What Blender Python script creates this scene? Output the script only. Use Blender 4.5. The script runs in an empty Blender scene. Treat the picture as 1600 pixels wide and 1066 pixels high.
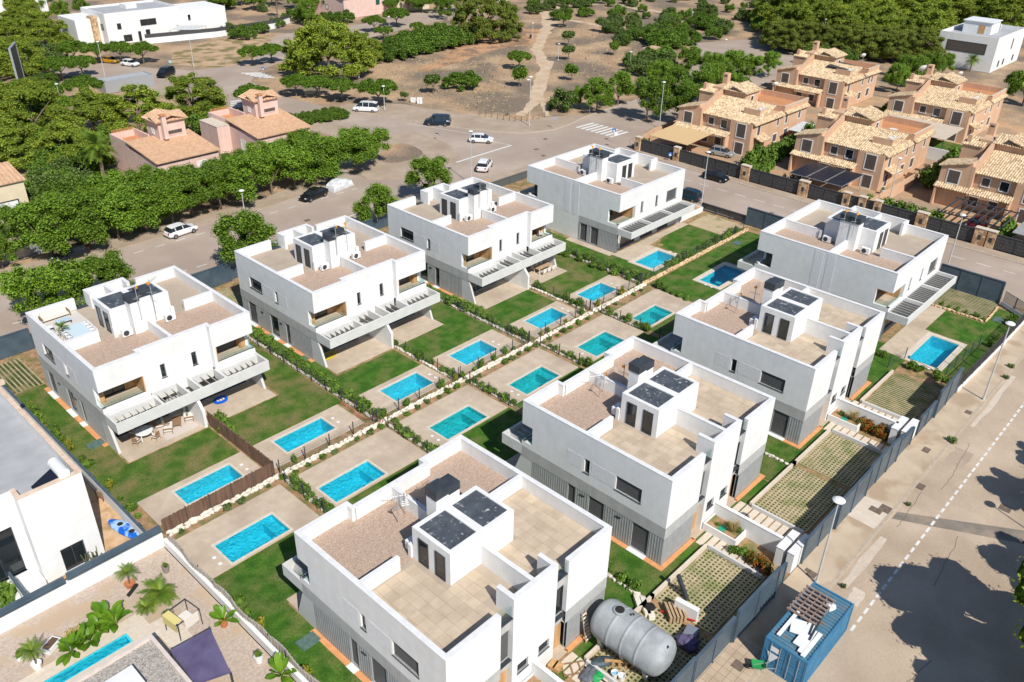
import bpy, math, random
from mathutils import Vector, Matrix
random.seed(7)
R=math.radians
S=bpy.context.scene
# ---------------------------------------------------------------- camera
CM=((0.6867547938698568,0.3535543016297927,-0.63511196563743),(-0.7266279720129772,0.35733397744479356,-0.5867914611271978),(0.019484439562851855,0.8644719685233023,0.502303267212516))
CO=(-20.6735368,-82.9513584,48.0214752); CF=1326.89969
cd=bpy.data.cameras.new('camera'); cam=bpy.data.objects.new('camera',cd); S.collection.objects.link(cam)
mw=Matrix([list(CM[i])+[CO[i]] for i in range(3)]+[[0,0,0,1]]); cam.matrix_world=mw
cd.sensor_width=36; cd.lens=CF*36/1600; cd.clip_start=1; cd.clip_end=3000
S.camera=cam
# ---------------------------------------------------------------- world, sun, exposure
w=bpy.data.worlds.new('World'); S.world=w; w.use_nodes=True
nt=w.node_tree; bg=nt.nodes['Background']; sky=nt.nodes.new('ShaderNodeTexSky'); sky.sky_type='NISHITA'; sky.sun_disc=False
SUN_EL=44.5; SD=Vector((-0.34,-0.94,0)).normalized()
sky.sun_elevation=R(SUN_EL); sky.sun_rotation=math.atan2(SD.x,SD.y); sky.dust_density=0.3; sky.ozone_density=4.0; sky.altitude=50
nt.links.new(sky.outputs[0],bg.inputs[0]); bg.inputs[1].default_value=0.085
sl=bpy.data.lights.new('sun','SUN'); sl.energy=4.6; sl.angle=R(0.5); sl.color=(1,0.95,0.86)
so=bpy.data.objects.new('sun',sl); S.collection.objects.link(so)
sv=Vector((SD.x*math.cos(R(SUN_EL)),SD.y*math.cos(R(SUN_EL)),math.sin(R(SUN_EL))))
so.rotation_euler=sv.to_track_quat('Z','Y').to_euler()
S.view_settings.view_transform='Standard'; S.view_settings.look='None'; S.view_settings.gamma=1; S.view_settings.use_curve_mapping=False
S.view_settings.exposure=0.24
S.render.engine='CYCLES'
# ---------------------------------------------------------------- helpers
col=S.collection
def at(px,py,z=0.0):
    """a point of the place, surveyed off the photograph (1600 px wide) at height z"""
    a=((px-800)/CF,-(py-533)/CF,-1.0)
    d=[sum(CM[i][k]*a[k] for k in range(3)) for i in range(3)]
    t=(z-CO[2])/d[2]
    return (CO[0]+t*d[0],CO[1]+t*d[1])
def tag(o,label=None,cat=None,group=None,kind=None):
    if label: o['label']=label
    if cat: o['category']=cat
    if group: o['group']=group
    if kind: o['kind']=kind
    return o
def empty(name,loc=(0,0,0),rz=0.0,label=None,cat=None,group=None):
    o=bpy.data.objects.new(name,None); col.objects.link(o); o.location=(loc[0],loc[1],loc[2] if len(loc)>2 else 0); o.rotation_euler=(0,0,rz)
    o.empty_display_size=.3
    return tag(o,label,cat,group)
def copy_tree(o,parent=None):
    c=o.copy(); col.objects.link(c)
    if parent is not None: c.parent=parent
    for ch in list(o.children): copy_tree(ch,c)
    return c
def inst(mesh,name,loc,rz=0,sc=1,parent=None,label=None,cat=None,group=None,kind=None,rot=None):
    o=bpy.data.objects.new(name,mesh); col.objects.link(o); o.location=(loc[0],loc[1],loc[2] if len(loc)>2 else 0)
    o.rotation_euler=rot if rot else (0,0,rz)
    o.scale=(sc,sc,sc) if not isinstance(sc,(tuple,list)) else sc
    if parent: o.parent=parent
    return tag(o,label,cat,group,kind)
class MB:
    def __init__(s): s.v=[];s.f=[];s.m=[]
    def add(s,vs,fs,m=0):
        b=len(s.v); s.v+=[tuple(p) for p in vs]; s.f+=[tuple(b+i for i in f) for f in fs]; s.m+=[m]*len(fs)
    def box(s,x0,x1,y0,y1,z0,z1,m=0):
        if x0>x1:x0,x1=x1,x0
        if y0>y1:y0,y1=y1,y0
        s.add([(x0,y0,z0),(x1,y0,z0),(x1,y1,z0),(x0,y1,z0),(x0,y0,z1),(x1,y0,z1),(x1,y1,z1),(x0,y1,z1)],
              [(3,2,1,0),(4,5,6,7),(0,1,5,4),(1,2,6,5),(2,3,7,6),(3,0,4,7)],m)
    def obox(s,c,h,M,m=0):
        vs=[]
        for z in(-1,1):
            for x,y in((-1,-1),(1,-1),(1,1),(-1,1)): vs.append(Vector(c)+M@Vector((x*h[0],y*h[1],z*h[2])))
        s.add(vs,[(3,2,1,0),(4,5,6,7),(0,1,5,4),(1,2,6,5),(2,3,7,6),(3,0,4,7)],m)
    def bar(s,p,q,w,h,m=0):
        p=Vector(p);q=Vector(q);d=q-p;L=d.length
        if L<1e-6:return
        x=d/L; up=Vector((0,0,1)) if abs(x.z)<.95 else Vector((0,1,0)); y=up.cross(x).normalized(); z=x.cross(y)
        M=Matrix((x,y,z)).transposed(); s.obox((p+q)/2,(L/2,w/2,h/2),M,m)
    def prism(s,pts,z0,z1,m=0,bottom=True):
        a=sum(pts[i][0]*pts[(i+1)%len(pts)][1]-pts[(i+1)%len(pts)][0]*pts[i][1] for i in range(len(pts)))
        if a<0: pts=pts[::-1]
        n=len(pts); fs=[tuple(range(n,2*n))]
        if bottom: fs.append(tuple(range(n-1,-1,-1)))
        fs+=[(i,(i+1)%n,n+(i+1)%n,n+i) for i in range(n)]
        s.add([(p[0],p[1],z0) for p in pts]+[(p[0],p[1],z1) for p in pts],fs,m)
    def sheet(s,pts,z,m=0):
        a=sum(pts[i][0]*pts[(i+1)%len(pts)][1]-pts[(i+1)%len(pts)][0]*pts[i][1] for i in range(len(pts)))
        if a<0: pts=pts[::-1]
        s.add([(p[0],p[1],z) for p in pts],[tuple(range(len(pts)))],m)
    def tube(s,p,q,r0,r1=None,n=8,m=0,caps=True):
        r1=r0 if r1 is None else r1
        p=Vector(p);q=Vector(q);d=(q-p).normalized(); up=Vector((0,0,1)) if abs(d.z)<.9 else Vector((1,0,0))
        x=up.cross(d).normalized(); y=d.cross(x); vs=[]
        for c,r in((p,r0),(q,r1)):
            for i in range(n):
                a=2*math.pi*i/n; vs.append(c+x*(r*math.cos(a))+y*(r*math.sin(a)))
        fs=[(i,(i+1)%n,n+(i+1)%n,n+i) for i in range(n)]
        if caps: fs+=[tuple(range(n-1,-1,-1)),tuple(range(n,2*n))]
        s.add(vs,fs,m)
    def lathe(s,prof,c=(0,0),n=12,m=0):
        vs=[];
        for r,z in prof:
            for i in range(n):
                a=2*math.pi*i/n; vs.append((c[0]+r*math.cos(a),c[1]+r*math.sin(a),z))
        fs=[]
        for k in range(len(prof)-1):
            for i in range(n): fs.append((k*n+i,k*n+(i+1)%n,(k+1)*n+(i+1)%n,(k+1)*n+i))
        fs.append(tuple(range(n-1,-1,-1))); fs.append(tuple(range((len(prof)-1)*n,len(prof)*n)))
        s.add(vs,fs,m)
    def ball(s,c,r,n=8,k=5,m=0,jit=0.0):
        vs=[];rx,ry,rz=(r,r,r) if not isinstance(r,(tuple,list)) else r
        for j in range(k+1):
            t=math.pi*j/k
            for i in range(n):
                a=2*math.pi*i/n; u=1+random.uniform(-jit,jit)
                vs.append((c[0]+rx*u*math.sin(t)*math.cos(a),c[1]+ry*u*math.sin(t)*math.sin(a),c[2]+rz*u*math.cos(t)))
        fs=[]
        for j in range(k):
            for i in range(n): fs.append((j*n+i,(j+1)*n+i,(j+1)*n+(i+1)%n,j*n+(i+1)%n))
        s.add(vs,fs,m)
    def wall(s,p0,p1,z0,z1,holes=(),t=.35,m=0,mi=None,ends=True,top=True):
        """wall from p0 to p1, outer face on the right-hand side, thickness t inward; holes (s0,s1,za,zb) are real openings"""
        mi=m if mi is None else mi
        p0=Vector((p0[0],p0[1]));p1=Vector((p1[0],p1[1]));L=(p1-p0).length;d=(p1-p0)/L;n=Vector((d.y,-d.x))
        ss=sorted({0.0,L}|{min(max(h[0],0),L) for h in holes}|{min(max(h[1],0),L) for h in holes})
        zz=sorted({z0,z1}|{min(max(h[2],z0),z1) for h in holes}|{min(max(h[3],z0),z1) for h in holes})
        def solid(i,j):
            if i<0 or j<0 or i>=len(ss)-1 or j>=len(zz)-1:return None
            a=(ss[i]+ss[i+1])/2;b=(zz[j]+zz[j+1])/2
            return not any(h[0]<a<h[1] and h[2]<b<h[3] for h in holes)
        def P(a,o,z):
            q=p0+d*a-n*(t*o); return (q.x,q.y,z)
        for i in range(len(ss)-1):
            for j in range(len(zz)-1):
                if not solid(i,j):continue
                a,b=ss[i],ss[i+1];c,e=zz[j],zz[j+1]
                s.add([P(a,0,c),P(b,0,c),P(b,0,e),P(a,0,e)],[(0,1,2,3)],m)
                s.add([P(b,1,c),P(a,1,c),P(a,1,e),P(b,1,e)],[(0,1,2,3)],mi)
                for (ni,nj,q) in((i-1,j,((a,0,c),(a,0,e),(a,1,e),(a,1,c))),(i+1,j,((b,0,e),(b,0,c),(b,1,c),(b,1,e))),(i,j-1,((a,0,c),(a,1,c),(b,1,c),(b,0,c))),(i,j+1,((a,0,e),(b,0,e),(b,1,e),(a,1,e)))):
                    k=solid(ni,nj)
                    if k is True:continue
                    if k is None and not ends and nj==j: continue
                    if k is None and not top and nj>j: continue
                    s.add([P(*x) for x in q],[(0,1,2,3)],m)
    def mesh(s,name,mats):
        me=bpy.data.meshes.new(name); me.from_pydata(s.v,[],s.f)
        for x in (mats if isinstance(mats,(list,tuple)) else [mats]): me.materials.append(x)
        if max(s.m,default=0)>0: me.polygons.foreach_set('material_index',s.m)
        me.update(); return me
    def build(s,name,mats,parent=None,smooth=False,loc=(0,0,0),rz=0,**kw):
        me=s.mesh(name,mats)
        if smooth: me.polygons.foreach_set('use_smooth',[True]*len(me.polygons))
        o=bpy.data.objects.new(name,me); col.objects.link(o); o.location=loc; o.rotation_euler=(0,0,rz)
        if parent: o.parent=parent
        return tag(o,**kw)
def struct(name,mb,mats,**kw): return mb.build(name,mats,kind='structure',**kw)
# ---------------------------------------------------------------- materials
MATS={}
def mat(name,c1,c2=None,scale=3.0,rough=.8,bump=0.0,bscale=None,spec=.3,metal=0,coord='world',detail=6,c3=None,s3=.05,w3=.5,trans=0,lo=.35,hi=.65,tex='noise',rand=0.0,stretch=None,sw=.06,grit=0.0,gs=11.0,streak=0.0):
    m=bpy.data.materials.new(name); m.use_nodes=True; n=m.node_tree.nodes; l=m.node_tree.links; b=n['Principled BSDF']
    b.inputs['Roughness'].default_value=rough; b.inputs['Specular IOR Level'].default_value=spec; b.inputs['Metallic'].default_value=metal
    if coord=='world': g=n.new('ShaderNodeNewGeometry'); co=g.outputs['Position']
    else: g=n.new('ShaderNodeTexCoord'); co=g.outputs['Object']
    if stretch:
        mp=n.new('ShaderNodeMapping'); mp.inputs['Scale'].default_value=stretch; l.new(co,mp.inputs[0]); co=mp.outputs[0]
    out=None
    def noise(sc,det=detail):
        t=n.new('ShaderNodeTexNoise'); t.inputs['Scale'].default_value=sc; t.inputs['Detail'].default_value=det; l.new(co,t.inputs['Vector']); return t.outputs['Fac']
    def ramp(src,a,b_,ca,cb):
        r=n.new('ShaderNodeValToRGB'); r.color_ramp.elements[0].position=a; r.color_ramp.elements[1].position=b_
        r.color_ramp.elements[0].color=ca; r.color_ramp.elements[1].color=cb; l.new(src,r.inputs[0]); return r.outputs[0]
    C=lambda c:(c[0],c[1],c[2],1)
    if c2:
        if tex=='voronoi':
            t=n.new('ShaderNodeTexVoronoi'); t.inputs['Scale'].default_value=scale; l.new(co,t.inputs['Vector']); sep=n.new('ShaderNodeSeparateColor'); l.new(t.outputs['Color'],sep.inputs[0]); src=sep.outputs[0]
        else: src=noise(scale)
        out=ramp(src,lo,hi,C(c1),C(c2))
    if c3:
        f=ramp(noise(s3,4),w3-sw,w3+sw,(0,0,0,1),(1,1,1,1))
        mx=n.new('ShaderNodeMixRGB'); l.new(f,mx.inputs[0])
        if out: l.new(out,mx.inputs[1])
        else: mx.inputs[1].default_value=C(c1)
        mx.inputs[2].default_value=C(c3); out=mx.outputs[0]
    def modulate(fac,lo_,hi_):
        nonlocal out
        mr=n.new('ShaderNodeMapRange'); mr.inputs[1].default_value=.3; mr.inputs[2].default_value=.7; mr.inputs[3].default_value=lo_; mr.inputs[4].default_value=hi_; l.new(fac,mr.inputs[0])
        h=n.new('ShaderNodeHueSaturation'); l.new(mr.outputs[0],h.inputs['Value'])
        if out: l.new(out,h.inputs['Color'])
        else: h.inputs['Color'].default_value=C(c1)
        out=h.outputs[0]
    if grit: modulate(noise(gs,3),1-grit,1+grit)
    if streak:
        mp=n.new('ShaderNodeMapping'); mp.inputs['Scale'].default_value=(1.6,1.6,.10); l.new(g.outputs[0] if coord=='world' else co,mp.inputs[0]) if 0 else l.new(co,mp.inputs[0])
        t=n.new('ShaderNodeTexNoise'); t.inputs['Scale'].default_value=1.4; t.inputs['Detail'].default_value=5; l.new(mp.outputs[0],t.inputs['Vector']); modulate(t.outputs['Fac'],1-streak,1.0)
    if rand:
        oi=n.new('ShaderNodeObjectInfo'); mr=n.new('ShaderNodeMapRange'); mr.inputs[3].default_value=1-rand; mr.inputs[4].default_value=1+rand; l.new(oi.outputs['Random'],mr.inputs[0])
        mx=n.new('ShaderNodeHueSaturation'); l.new(mr.outputs[0],mx.inputs['Value'])
        if out: l.new(out,mx.inputs['Color'])
        else: mx.inputs['Color'].default_value=C(c1)
        out=mx.outputs[0]
    if out: l.new(out,b.inputs['Base Color'])
    else: b.inputs['Base Color'].default_value=C(c1)
    if bump:
        bp=n.new('ShaderNodeBump'); bp.inputs['Strength'].default_value=min(1,bump); bp.inputs['Distance'].default_value=.05; l.new(noise(bscale or scale*4),bp.inputs['Height']); l.new(bp.outputs[0],b.inputs['Normal'])
    if trans:
        tr=n.new('ShaderNodeBsdfTranslucent'); ms=n.new('ShaderNodeMixShader'); ms.inputs[0].default_value=trans
        if out: l.new(out,tr.inputs[0])
        else: tr.inputs[0].default_value=C(c1)
        l.new(b.outputs[0],ms.inputs[1]); l.new(tr.outputs[0],ms.inputs[2]); l.new(ms.outputs[0],n['Material Output'].inputs[0])
    MATS[name]=m; return m
white=mat('white_render',(.72,.72,.715),(.77,.77,.765),1.2,.85,.15,30,c3=(.68,.68,.67),s3=.45,w3=.66,sw=.12,streak=.05)
cap=mat('parapet_cap',(.66,.66,.665),(.74,.74,.745),2,.6)
band=mat('grey_render_band',(.42,.42,.415),(.47,.47,.46),1.5,.85,.1,30,streak=.10)
clad=mat('ribbed_grey_cladding',(.29,.30,.31),(.33,.34,.35),2,.55)
wood=mat('larch_panel',(.42,.24,.105),(.58,.35,.17),3,.6,stretch=(1,1,.15))
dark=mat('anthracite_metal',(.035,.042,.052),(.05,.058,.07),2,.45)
fenceblue=mat('slate_blue_metal',(.055,.085,.115),(.08,.115,.15),.8,.42,spec=.5)
glass=mat('dark_window_glass',(.012,.018,.022),None,rough=.06,spec=.8)
shut=mat('roller_shutter',(.085,.085,.09),(.12,.12,.125),.5,.55,stretch=(1,1,60))
def clear_glass(name,c,a=.82):
    m=bpy.data.materials.new(name); m.use_nodes=True; n=m.node_tree.nodes; l=m.node_tree.links; n.remove(n['Principled BSDF'])
    t=n.new('ShaderNodeBsdfTransparent'); t.inputs[0].default_value=(*c,1); g=n.new('ShaderNodeBsdfGlossy'); g.inputs['Roughness'].default_value=.03; x=n.new('ShaderNodeMixShader'); x.inputs[0].default_value=1-a
    l.new(t.outputs[0],x.inputs[1]); l.new(g.outputs[0],x.inputs[2]); l.new(x.outputs[0],n['Material Output'].inputs[0]); return m
rail=clear_glass('railing_glass',(.90,.96,.955),.93)
gravelroof=mat('roof_gravel',(.32,.225,.17),(.52,.40,.32),17,.95,.5,9,tex='voronoi',lo=.0,hi=1.0,c3=(.30,.225,.18),s3=.28,w3=.72)
terr=mat('terrace_slab',(.38,.31,.245),(.45,.375,.30),.7,.85,.1,8,c3=(.41,.34,.27),s3=.3)
tile=mat('terrace_tile',(.46,.37,.275),(.54,.44,.335),1.2,.8,.1,12,rand=.09)
joint=mat('tile_joint',(.22,.17,.12))
bitumen=mat('bitumen_roof',(.055,.065,.08),(.085,.10,.12),1.3,.6,.2,8,c3=(.42,.42,.42),s3=3.2,w3=.66)
deck=mat('pool_deck_stone',(.47,.385,.295),(.55,.455,.355),1.1,.85,.1,10,c3=(.40,.32,.245),s3=.25,w3=.60,sw=.12,grit=.06)
coping=mat('pale_coping_stone',(.56,.49,.40),(.64,.56,.47),3,.8)
lawn=mat('lawn_grass',(.030,.095,.006),(.062,.155,.012),.9,.95,.9,14,c3=(.15,.145,.05),s3=.45,w3=.60,sw=.16,grit=.28,gs=6)
lawnd=mat('dry_lawn_grass',(.045,.105,.010),(.088,.150,.02),.8,.95,.9,14,c3=(.19,.155,.065),s3=.4,w3=.57,sw=.14,grit=.28,gs=6)
soil=mat('garden_soil',(.30,.17,.09),(.42,.27,.16),2,.95,.5,10,c3=(.17,.16,.06),s3=.9,w3=.52,sw=.1,grit=.2)
terraedge=mat('terracotta_edge',(.60,.27,.11),(.68,.34,.15),2,.85)
asphalt=mat('worn_asphalt',(.385,.31,.255),(.44,.36,.30),.25,.9,.25,25,c3=(.34,.27,.22),s3=.09,w3=.52,sw=.15,grit=.08)
concrete=mat('sunbleached_road',(.45,.355,.265),(.53,.425,.325),.22,.9,.3,20,c3=(.36,.28,.205),s3=.16,w3=.55,sw=.16,grit=.09)
paving=mat('pavement_slabs',(.37,.29,.22),(.43,.345,.265),.5,.9,.2,14,c3=(.33,.25,.18),s3=.2,w3=.58,sw=.15,grit=.1)
kerb=mat('kerb_stone',(.40,.33,.26),(.48,.41,.33),1.5,.85)
paint=mat('road_paint',(.74,.74,.72),(.62,.60,.57),2,.7)
limestone=mat('white_limestone',(.62,.57,.48),(.74,.70,.62),3,.9,.6,8,rand=.12)
orangestone=mat('ochre_limestone',(.58,.40,.22),(.70,.52,.33),2,.9,.5,8,rand=.12)
gridc=mat('turf_grid_concrete',(.37,.32,.19),(.47,.39,.25),3,.9,c3=(.24,.25,.11),s3=.6,w3=.56,sw=.1,grit=.15)
gridg=mat('turf_grid_fill',(.045,.07,.015),(.09,.10,.035),1.5,.95,c3=(.20,.16,.085),s3=.5,w3=.55)
reed=mat('reed_screen',(.11,.065,.045),(.19,.115,.08),4,.9,.3,40,stretch=(1,1,.1))
grass_dry=mat('dry_park_soil',(.38,.25,.15),(.47,.33,.21),.16,.95,.6,2.2,c3=(.20,.155,.115),s3=.075,w3=.50,sw=.09,detail=9,grit=.25,gs=2.5)
path=mat('trodden_path',(.48,.35,.235),(.58,.45,.32),.35,.95,.3,5,grit=.12,gs=3)
leafA=mat('broad_leaf',(.075,.165,.012),(.27,.42,.035),1.9,.5,trans=.28,rand=.22,spec=.35,lo=.3,hi=.7)
leafB=mat('pine_needles',(.17,.24,.02),(.42,.50,.05),.6,.65,trans=.22,rand=.18,lo=.3,hi=.7)
leafBd=mat('dark_pine_needles',(.13,.165,.025),(.27,.29,.045),.6,.65,trans=.2,rand=.15,lo=.3,hi=.7)
leafC=mat('ficus_leaf',(.09,.19,.010),(.20,.33,.025),1.3,.5,trans=.22,rand=.15,lo=.3,hi=.7)
leafD=mat('shrub_leaf',(.06,.14,.016),(.19,.30,.035),2.2,.6,trans=.22,rand=.25,lo=.3,hi=.7)
leafG=mat('grey_green_leaf',(.09,.14,.04),(.19,.25,.08),2.2,.6,trans=.2,rand=.25,lo=.3,hi=.7)
leafR=mat('russet_leaf',(.35,.09,.012),(.12,.13,.02),2.5,.6,trans=.2,lo=.4,hi=.6)
leafY=mat('yellow_green_leaf',(.22,.25,.02),(.32,.28,.04),2,.6,trans=.25)
straw=mat('straw_grass',(.50,.38,.15),(.38,.31,.12),3,.9)
bark=mat('grey_brown_bark',(.14,.10,.075),(.22,.17,.13),4,.95,.5,12)
palm_l=mat('palm_frond',(.09,.17,.015),(.20,.28,.03),1.4,.5,trans=.2)
corep=mat('shaded_inner_pine_foliage',(.06,.09,.015),None,rough=1,spec=0)  # darker than the needles: shade inside the crown painted as colour
core=mat('shaded_inner_foliage',(.03,.055,.008),None,rough=1,spec=0)  # dark core colour paints the shade in the gaps between leaves
pool_tile=mat('pool_mosaic_shimmer',(.03,.50,.65),(.06,.62,.76),5,.5,tex='voronoi',lo=0,hi=1)  # mosaic whose uneven cell tones also paint the water's shimmer
pool_tile2=mat('green_pool_mosaic_shimmer',(.03,.44,.48),(.05,.54,.57),5,.5,tex='voronoi',lo=0,hi=1)  # same painted shimmer in the cells of the green mosaic
def water_mat(name,c):
    m=bpy.data.materials.new(name); m.use_nodes=True; n=m.node_tree.nodes; l=m.node_tree.links; n.remove(n['Principled BSDF'])
    t=n.new('ShaderNodeBsdfTransparent'); t.inputs[0].default_value=(*c,1); g=n.new('ShaderNodeBsdfGlossy'); g.inputs['Roughness'].default_value=.06
    f=n.new('ShaderNodeFresnel'); f.inputs[0].default_value=1.33; x=n.new('ShaderNodeMixShader'); ge=n.new('ShaderNodeNewGeometry')
    ns=n.new('ShaderNodeTexNoise'); ns.inputs['Scale'].default_value=2.6; ns.inputs['Detail'].default_value=3; ns.inputs['Distortion'].default_value=1.2; l.new(ge.outputs['Position'],ns.inputs['Vector'])
    bp=n.new('ShaderNodeBump'); bp.inputs['Strength'].default_value=.5; bp.inputs['Distance'].default_value=.08; l.new(ns.outputs['Fac'],bp.inputs['Height']); l.new(bp.outputs[0],g.inputs['Normal']); l.new(bp.outputs[0],f.inputs['Normal'])
    l.new(f.outputs[0],x.inputs[0]); l.new(t.outputs[0],x.inputs[1]); l.new(g.outputs[0],x.inputs[2]); l.new(x.outputs[0],n['Material Output'].inputs[0]); return m
water=water_mat('pool_water',(.68,.97,.99))
ochre=mat('ochre_render',(.60,.375,.24),(.66,.43,.29),.8,.9,.15,20,c3=(.58,.38,.25),s3=.35,w3=.5,sw=.15,streak=.12)
pinkr=mat('pink_render',(.66,.47,.41),(.71,.52,.46),.8,.9,.15,20,streak=.1)
creamr=mat('cream_render',(.62,.53,.37),(.68,.59,.43),.8,.9,.15,20)
rtile=mat('straw_roof_tile',(.38,.265,.16),(.68,.54,.36),3.4,.85,tex='voronoi',lo=.05,hi=.8)
rtile2=mat('tan_roof_tile',(.50,.31,.19),(.60,.40,.26),3.0,.85,tex='voronoi',lo=.1,hi=.9)
wframe=mat('white_window_frame',(.72,.71,.68))
shutb=mat('dark_louvre_shutter',(.075,.06,.055),(.12,.10,.09),3,.7,stretch=(8,8,.3))
rubble=mat('rubble_stone',(.34,.20,.11),(.62,.45,.28),2.2,.9,.7,5,tex='voronoi',lo=.1,hi=.9)
gategrey=mat('charcoal_gate',(.05,.05,.052),(.075,.075,.078),3,.6)
metal=mat('galvanised_steel',(.42,.44,.46),None,rough=.4,metal=.4)
steel=mat('lamp_post_steel',(.50,.51,.50),None,rough=.5)
plastic_w=mat('white_plastic',(.75,.76,.76),None,rough=.4)
tankm=mat('grey_fibreglass',(.33,.355,.375),(.39,.41,.43),1.5,.6,.25,5,c3=(.28,.30,.31),s3=.9,sw=.12,grit=.08)
contb=mat('container_blue',(.035,.16,.30),(.06,.21,.36),1.2,.5,c3=(.16,.11,.08),s3=1.5,w3=.70)
contt=mat('container_roof_blue',(.07,.17,.25),(.10,.21,.29),1.2,.6,c3=(.20,.15,.12),s3=1.2,w3=.62)
purple=mat('purple_canvas',(.085,.070,.145),(.115,.10,.19),1,.9)
canvas=mat('beige_canvas',(.60,.42,.22),None,rough=.9)
canvasg=mat('pale_grey_canvas',(.45,.47,.48),(.55,.57,.58),2,.9)
n1roof=mat('pale_grey_terrace',(.34,.35,.37),(.40,.41,.43),.7,.85,.1,6)
stonegr=mat('roof_pebbles',(.22,.20,.18),(.50,.46,.42),13,.95,.6,9,tex='voronoi',lo=0,hi=1)
sand=mat('sandy_yard',(.52,.33,.18),(.64,.44,.27),.9,.95,.5,6,c3=(.40,.26,.14),s3=.6,w3=.6)
gravely=mat('yard_gravel',(.40,.32,.26),(.52,.43,.36),5,.95,.4,12,c3=(.46,.35,.25),s3=.4,w3=.55)
terra=mat('terracotta',(.45,.17,.07),None,rough=.8)
blackr=mat('black_rubber',(.02,.02,.02),None,rough=.8)
red=mat('red_paint',(.45,.02,.02),None,rough=.5)
green_p=mat('green_plastic',(.02,.28,.08),None,rough=.5)
teal_p=mat('teal_plastic',(.02,.30,.18),None,rough=.5)
orange_p=mat('orange_plastic',(.75,.30,.02),None,rough=.5)
blue_p=mat('blue_plastic',(.01,.12,.55),(.35,.55,.8),1.2,.4,coord='object',lo=.45,hi=.55)
solar=mat('solar_cells',(.012,.016,.03),None,rough=.4,spec=.25)
mesh_g=mat('wire_mesh',(.10,.11,.11),None,rough=.6)
yelfab=mat('yellow_cloth',(.65,.55,.22),None)
pallet=mat('pallet_wood',(.36,.25,.15),(.48,.35,.22),3,.9)
fabric_w=mat('cream_cushion',(.68,.64,.58),None,rough=.95)
rattan=mat('brown_rattan',(.26,.16,.09),None,rough=.8)
# ================================================================ GROUND AND ROADS
LA,LB=15.3,14.81
POS={'V1':(0,0),'V2':(21.88,-1.0),'V3':(43.21,-1.75),'V4':(67.6,-3.65),'W1':(.72,-43.85),'W2':(22.95,-44.05),'W3':(44.93,-44.35),'W4':(70.18,-39.65)}
def minus(x0,x1,y0,y1,holes,cut=0):
    xs=sorted({x0,x1}|{v for h in holes for v in h[:2] if x0<v<x1}); ys=sorted({y0,y1}|{v for h in holes for v in h[2:] if y0<v<y1}); out=[]
    for i in range(len(xs)-1):
        for j in range(len(ys)-1):
            cx=(xs[i]+xs[i+1])/2;cy=(ys[j]+ys[j+1])/2
            if not any(h[0]<cx<h[1] and h[2]<cy<h[3] for h in holes): out.append([(xs[i],ys[j]),(xs[i+1],ys[j]),(xs[i+1],ys[j+1]),(xs[i],ys[j+1])])
    return out
b=MB()
for q in minus(-400,900,-300,900,[(-3.2,88.7,-66.4,8.9),(-14.6,-8.6,-36.9,-35.7)]): b.sheet(q,-.10)
struct('ground',b,grass_dry)
RZ=-.05
b=MB(); b.sheet([(-60,13.5),(50,13.5),(62,12.6),(92.4,13.0),(92.4,-69.4),(92.4,-150),(105,-150),(105.1,-30),(105.6,-6),(106.2,1.3),(107.6,6.5),(112,10),(118,11.5),(150,13.5),(178,15.5),(224,12),(228,30),(219,48),(203,54),(178,41),(150,29.5),(135,27.2),(118.4,26.1),(112,24.6),(106.6,24.3),(100.5,26.4),(96.1,31.9),(91.4,42.4),(87.5,55),(84,66),(82,82),(84,98),(91,106),(112,116),(150,124),(150,132),(112,125),(89,115),(80,117),(73.5,126),(67,144),(63,175),(53,175),(55,140),(57.4,113),(65.5,95),(70,80),(75,64),(79.9,45),(62.4,35.2),(57,29.2),(44,27.3),(-60,29.5)],RZ)
struct('asphalt_road',b,asphalt)
b=MB(); b.sheet([(-60,-69.4),(92.39,-69.4),(92.39,-140),(-60,-140)],RZ); struct('concrete_road',b,concrete)
def ribbon(pts,w,z0,z1,name,m,side=1):
    """a kerb-high strip of width w to the given side of a line"""
    b=MB(); P=[Vector(p) for p in pts]; off=[]
    for i in range(len(P)):
        d=(P[min(i+1,len(P)-1)]-P[max(i-1,0)]).normalized(); off.append(P[i]+Vector((-d.y,d.x))*w*side)
    for i in range(len(P)-1): b.prism([tuple(P[i]),tuple(P[i+1]),tuple(off[i+1]),tuple(off[i])],z0,z1)
    return struct(name,b,m)
# street islands and pavements
isl=[(62.4,35.2),(79.9,45),(84.2,43.4),(85.3,40),(84.9,34),(84,30),(81.5,25.6),(78.3,23.6),(72,23.2),(66.9,23.4),(64,24.4),(62,27.2)]
b=MB(); b.prism(isl,-.1,.06); struct('traffic_island',b,paving)
b=MB(); c=Vector((74.5,34)); b.sheet([tuple(c+(Vector(p)-c)*.42) for p in isl],.064); struct('island_soil',b,grass_dry)
parkk=[(84,66),(87.5,55),(91.4,42.4),(96.1,31.9),(100.5,26.4),(106.6,24.3),(112,24.6),(118.4,26.1),(135,27.2)]
ribbon(parkk,.3,-.1,.06,'park_kerb',kerb,1)
inn=[(88.5,67),(92.5,63),(96.6,59.5),(98.3,53.5),(103.2,39),(107,32.3),(112.5,31),(118.7,27.6)]
b=MB(); b.prism([(84.3,66)]+[(x+.3,y+.1) for x,y in parkk[1:8]]+inn[::-1],-.1,.05); struct('park_pavement',b,paving)
ribbon([(105,-75),(105.1,-30),(105.6,-6),(106.2,1.3),(107.6,6.5),(112,10)],.25,-.1,.06,'east_kerb',kerb,-1)
b=MB(); b.prism([(105.25,-75),(105.35,-30),(105.85,-6),(106.45,1.2),(107.9,6.2),(112,9.7),(118,11.2),(118,9.6),(109.4,4),(108,-1),(107.6,-6),(107.3,-20),(107.3,-75)],-.1,.05); struct('east_pavement',b,paving)
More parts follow.
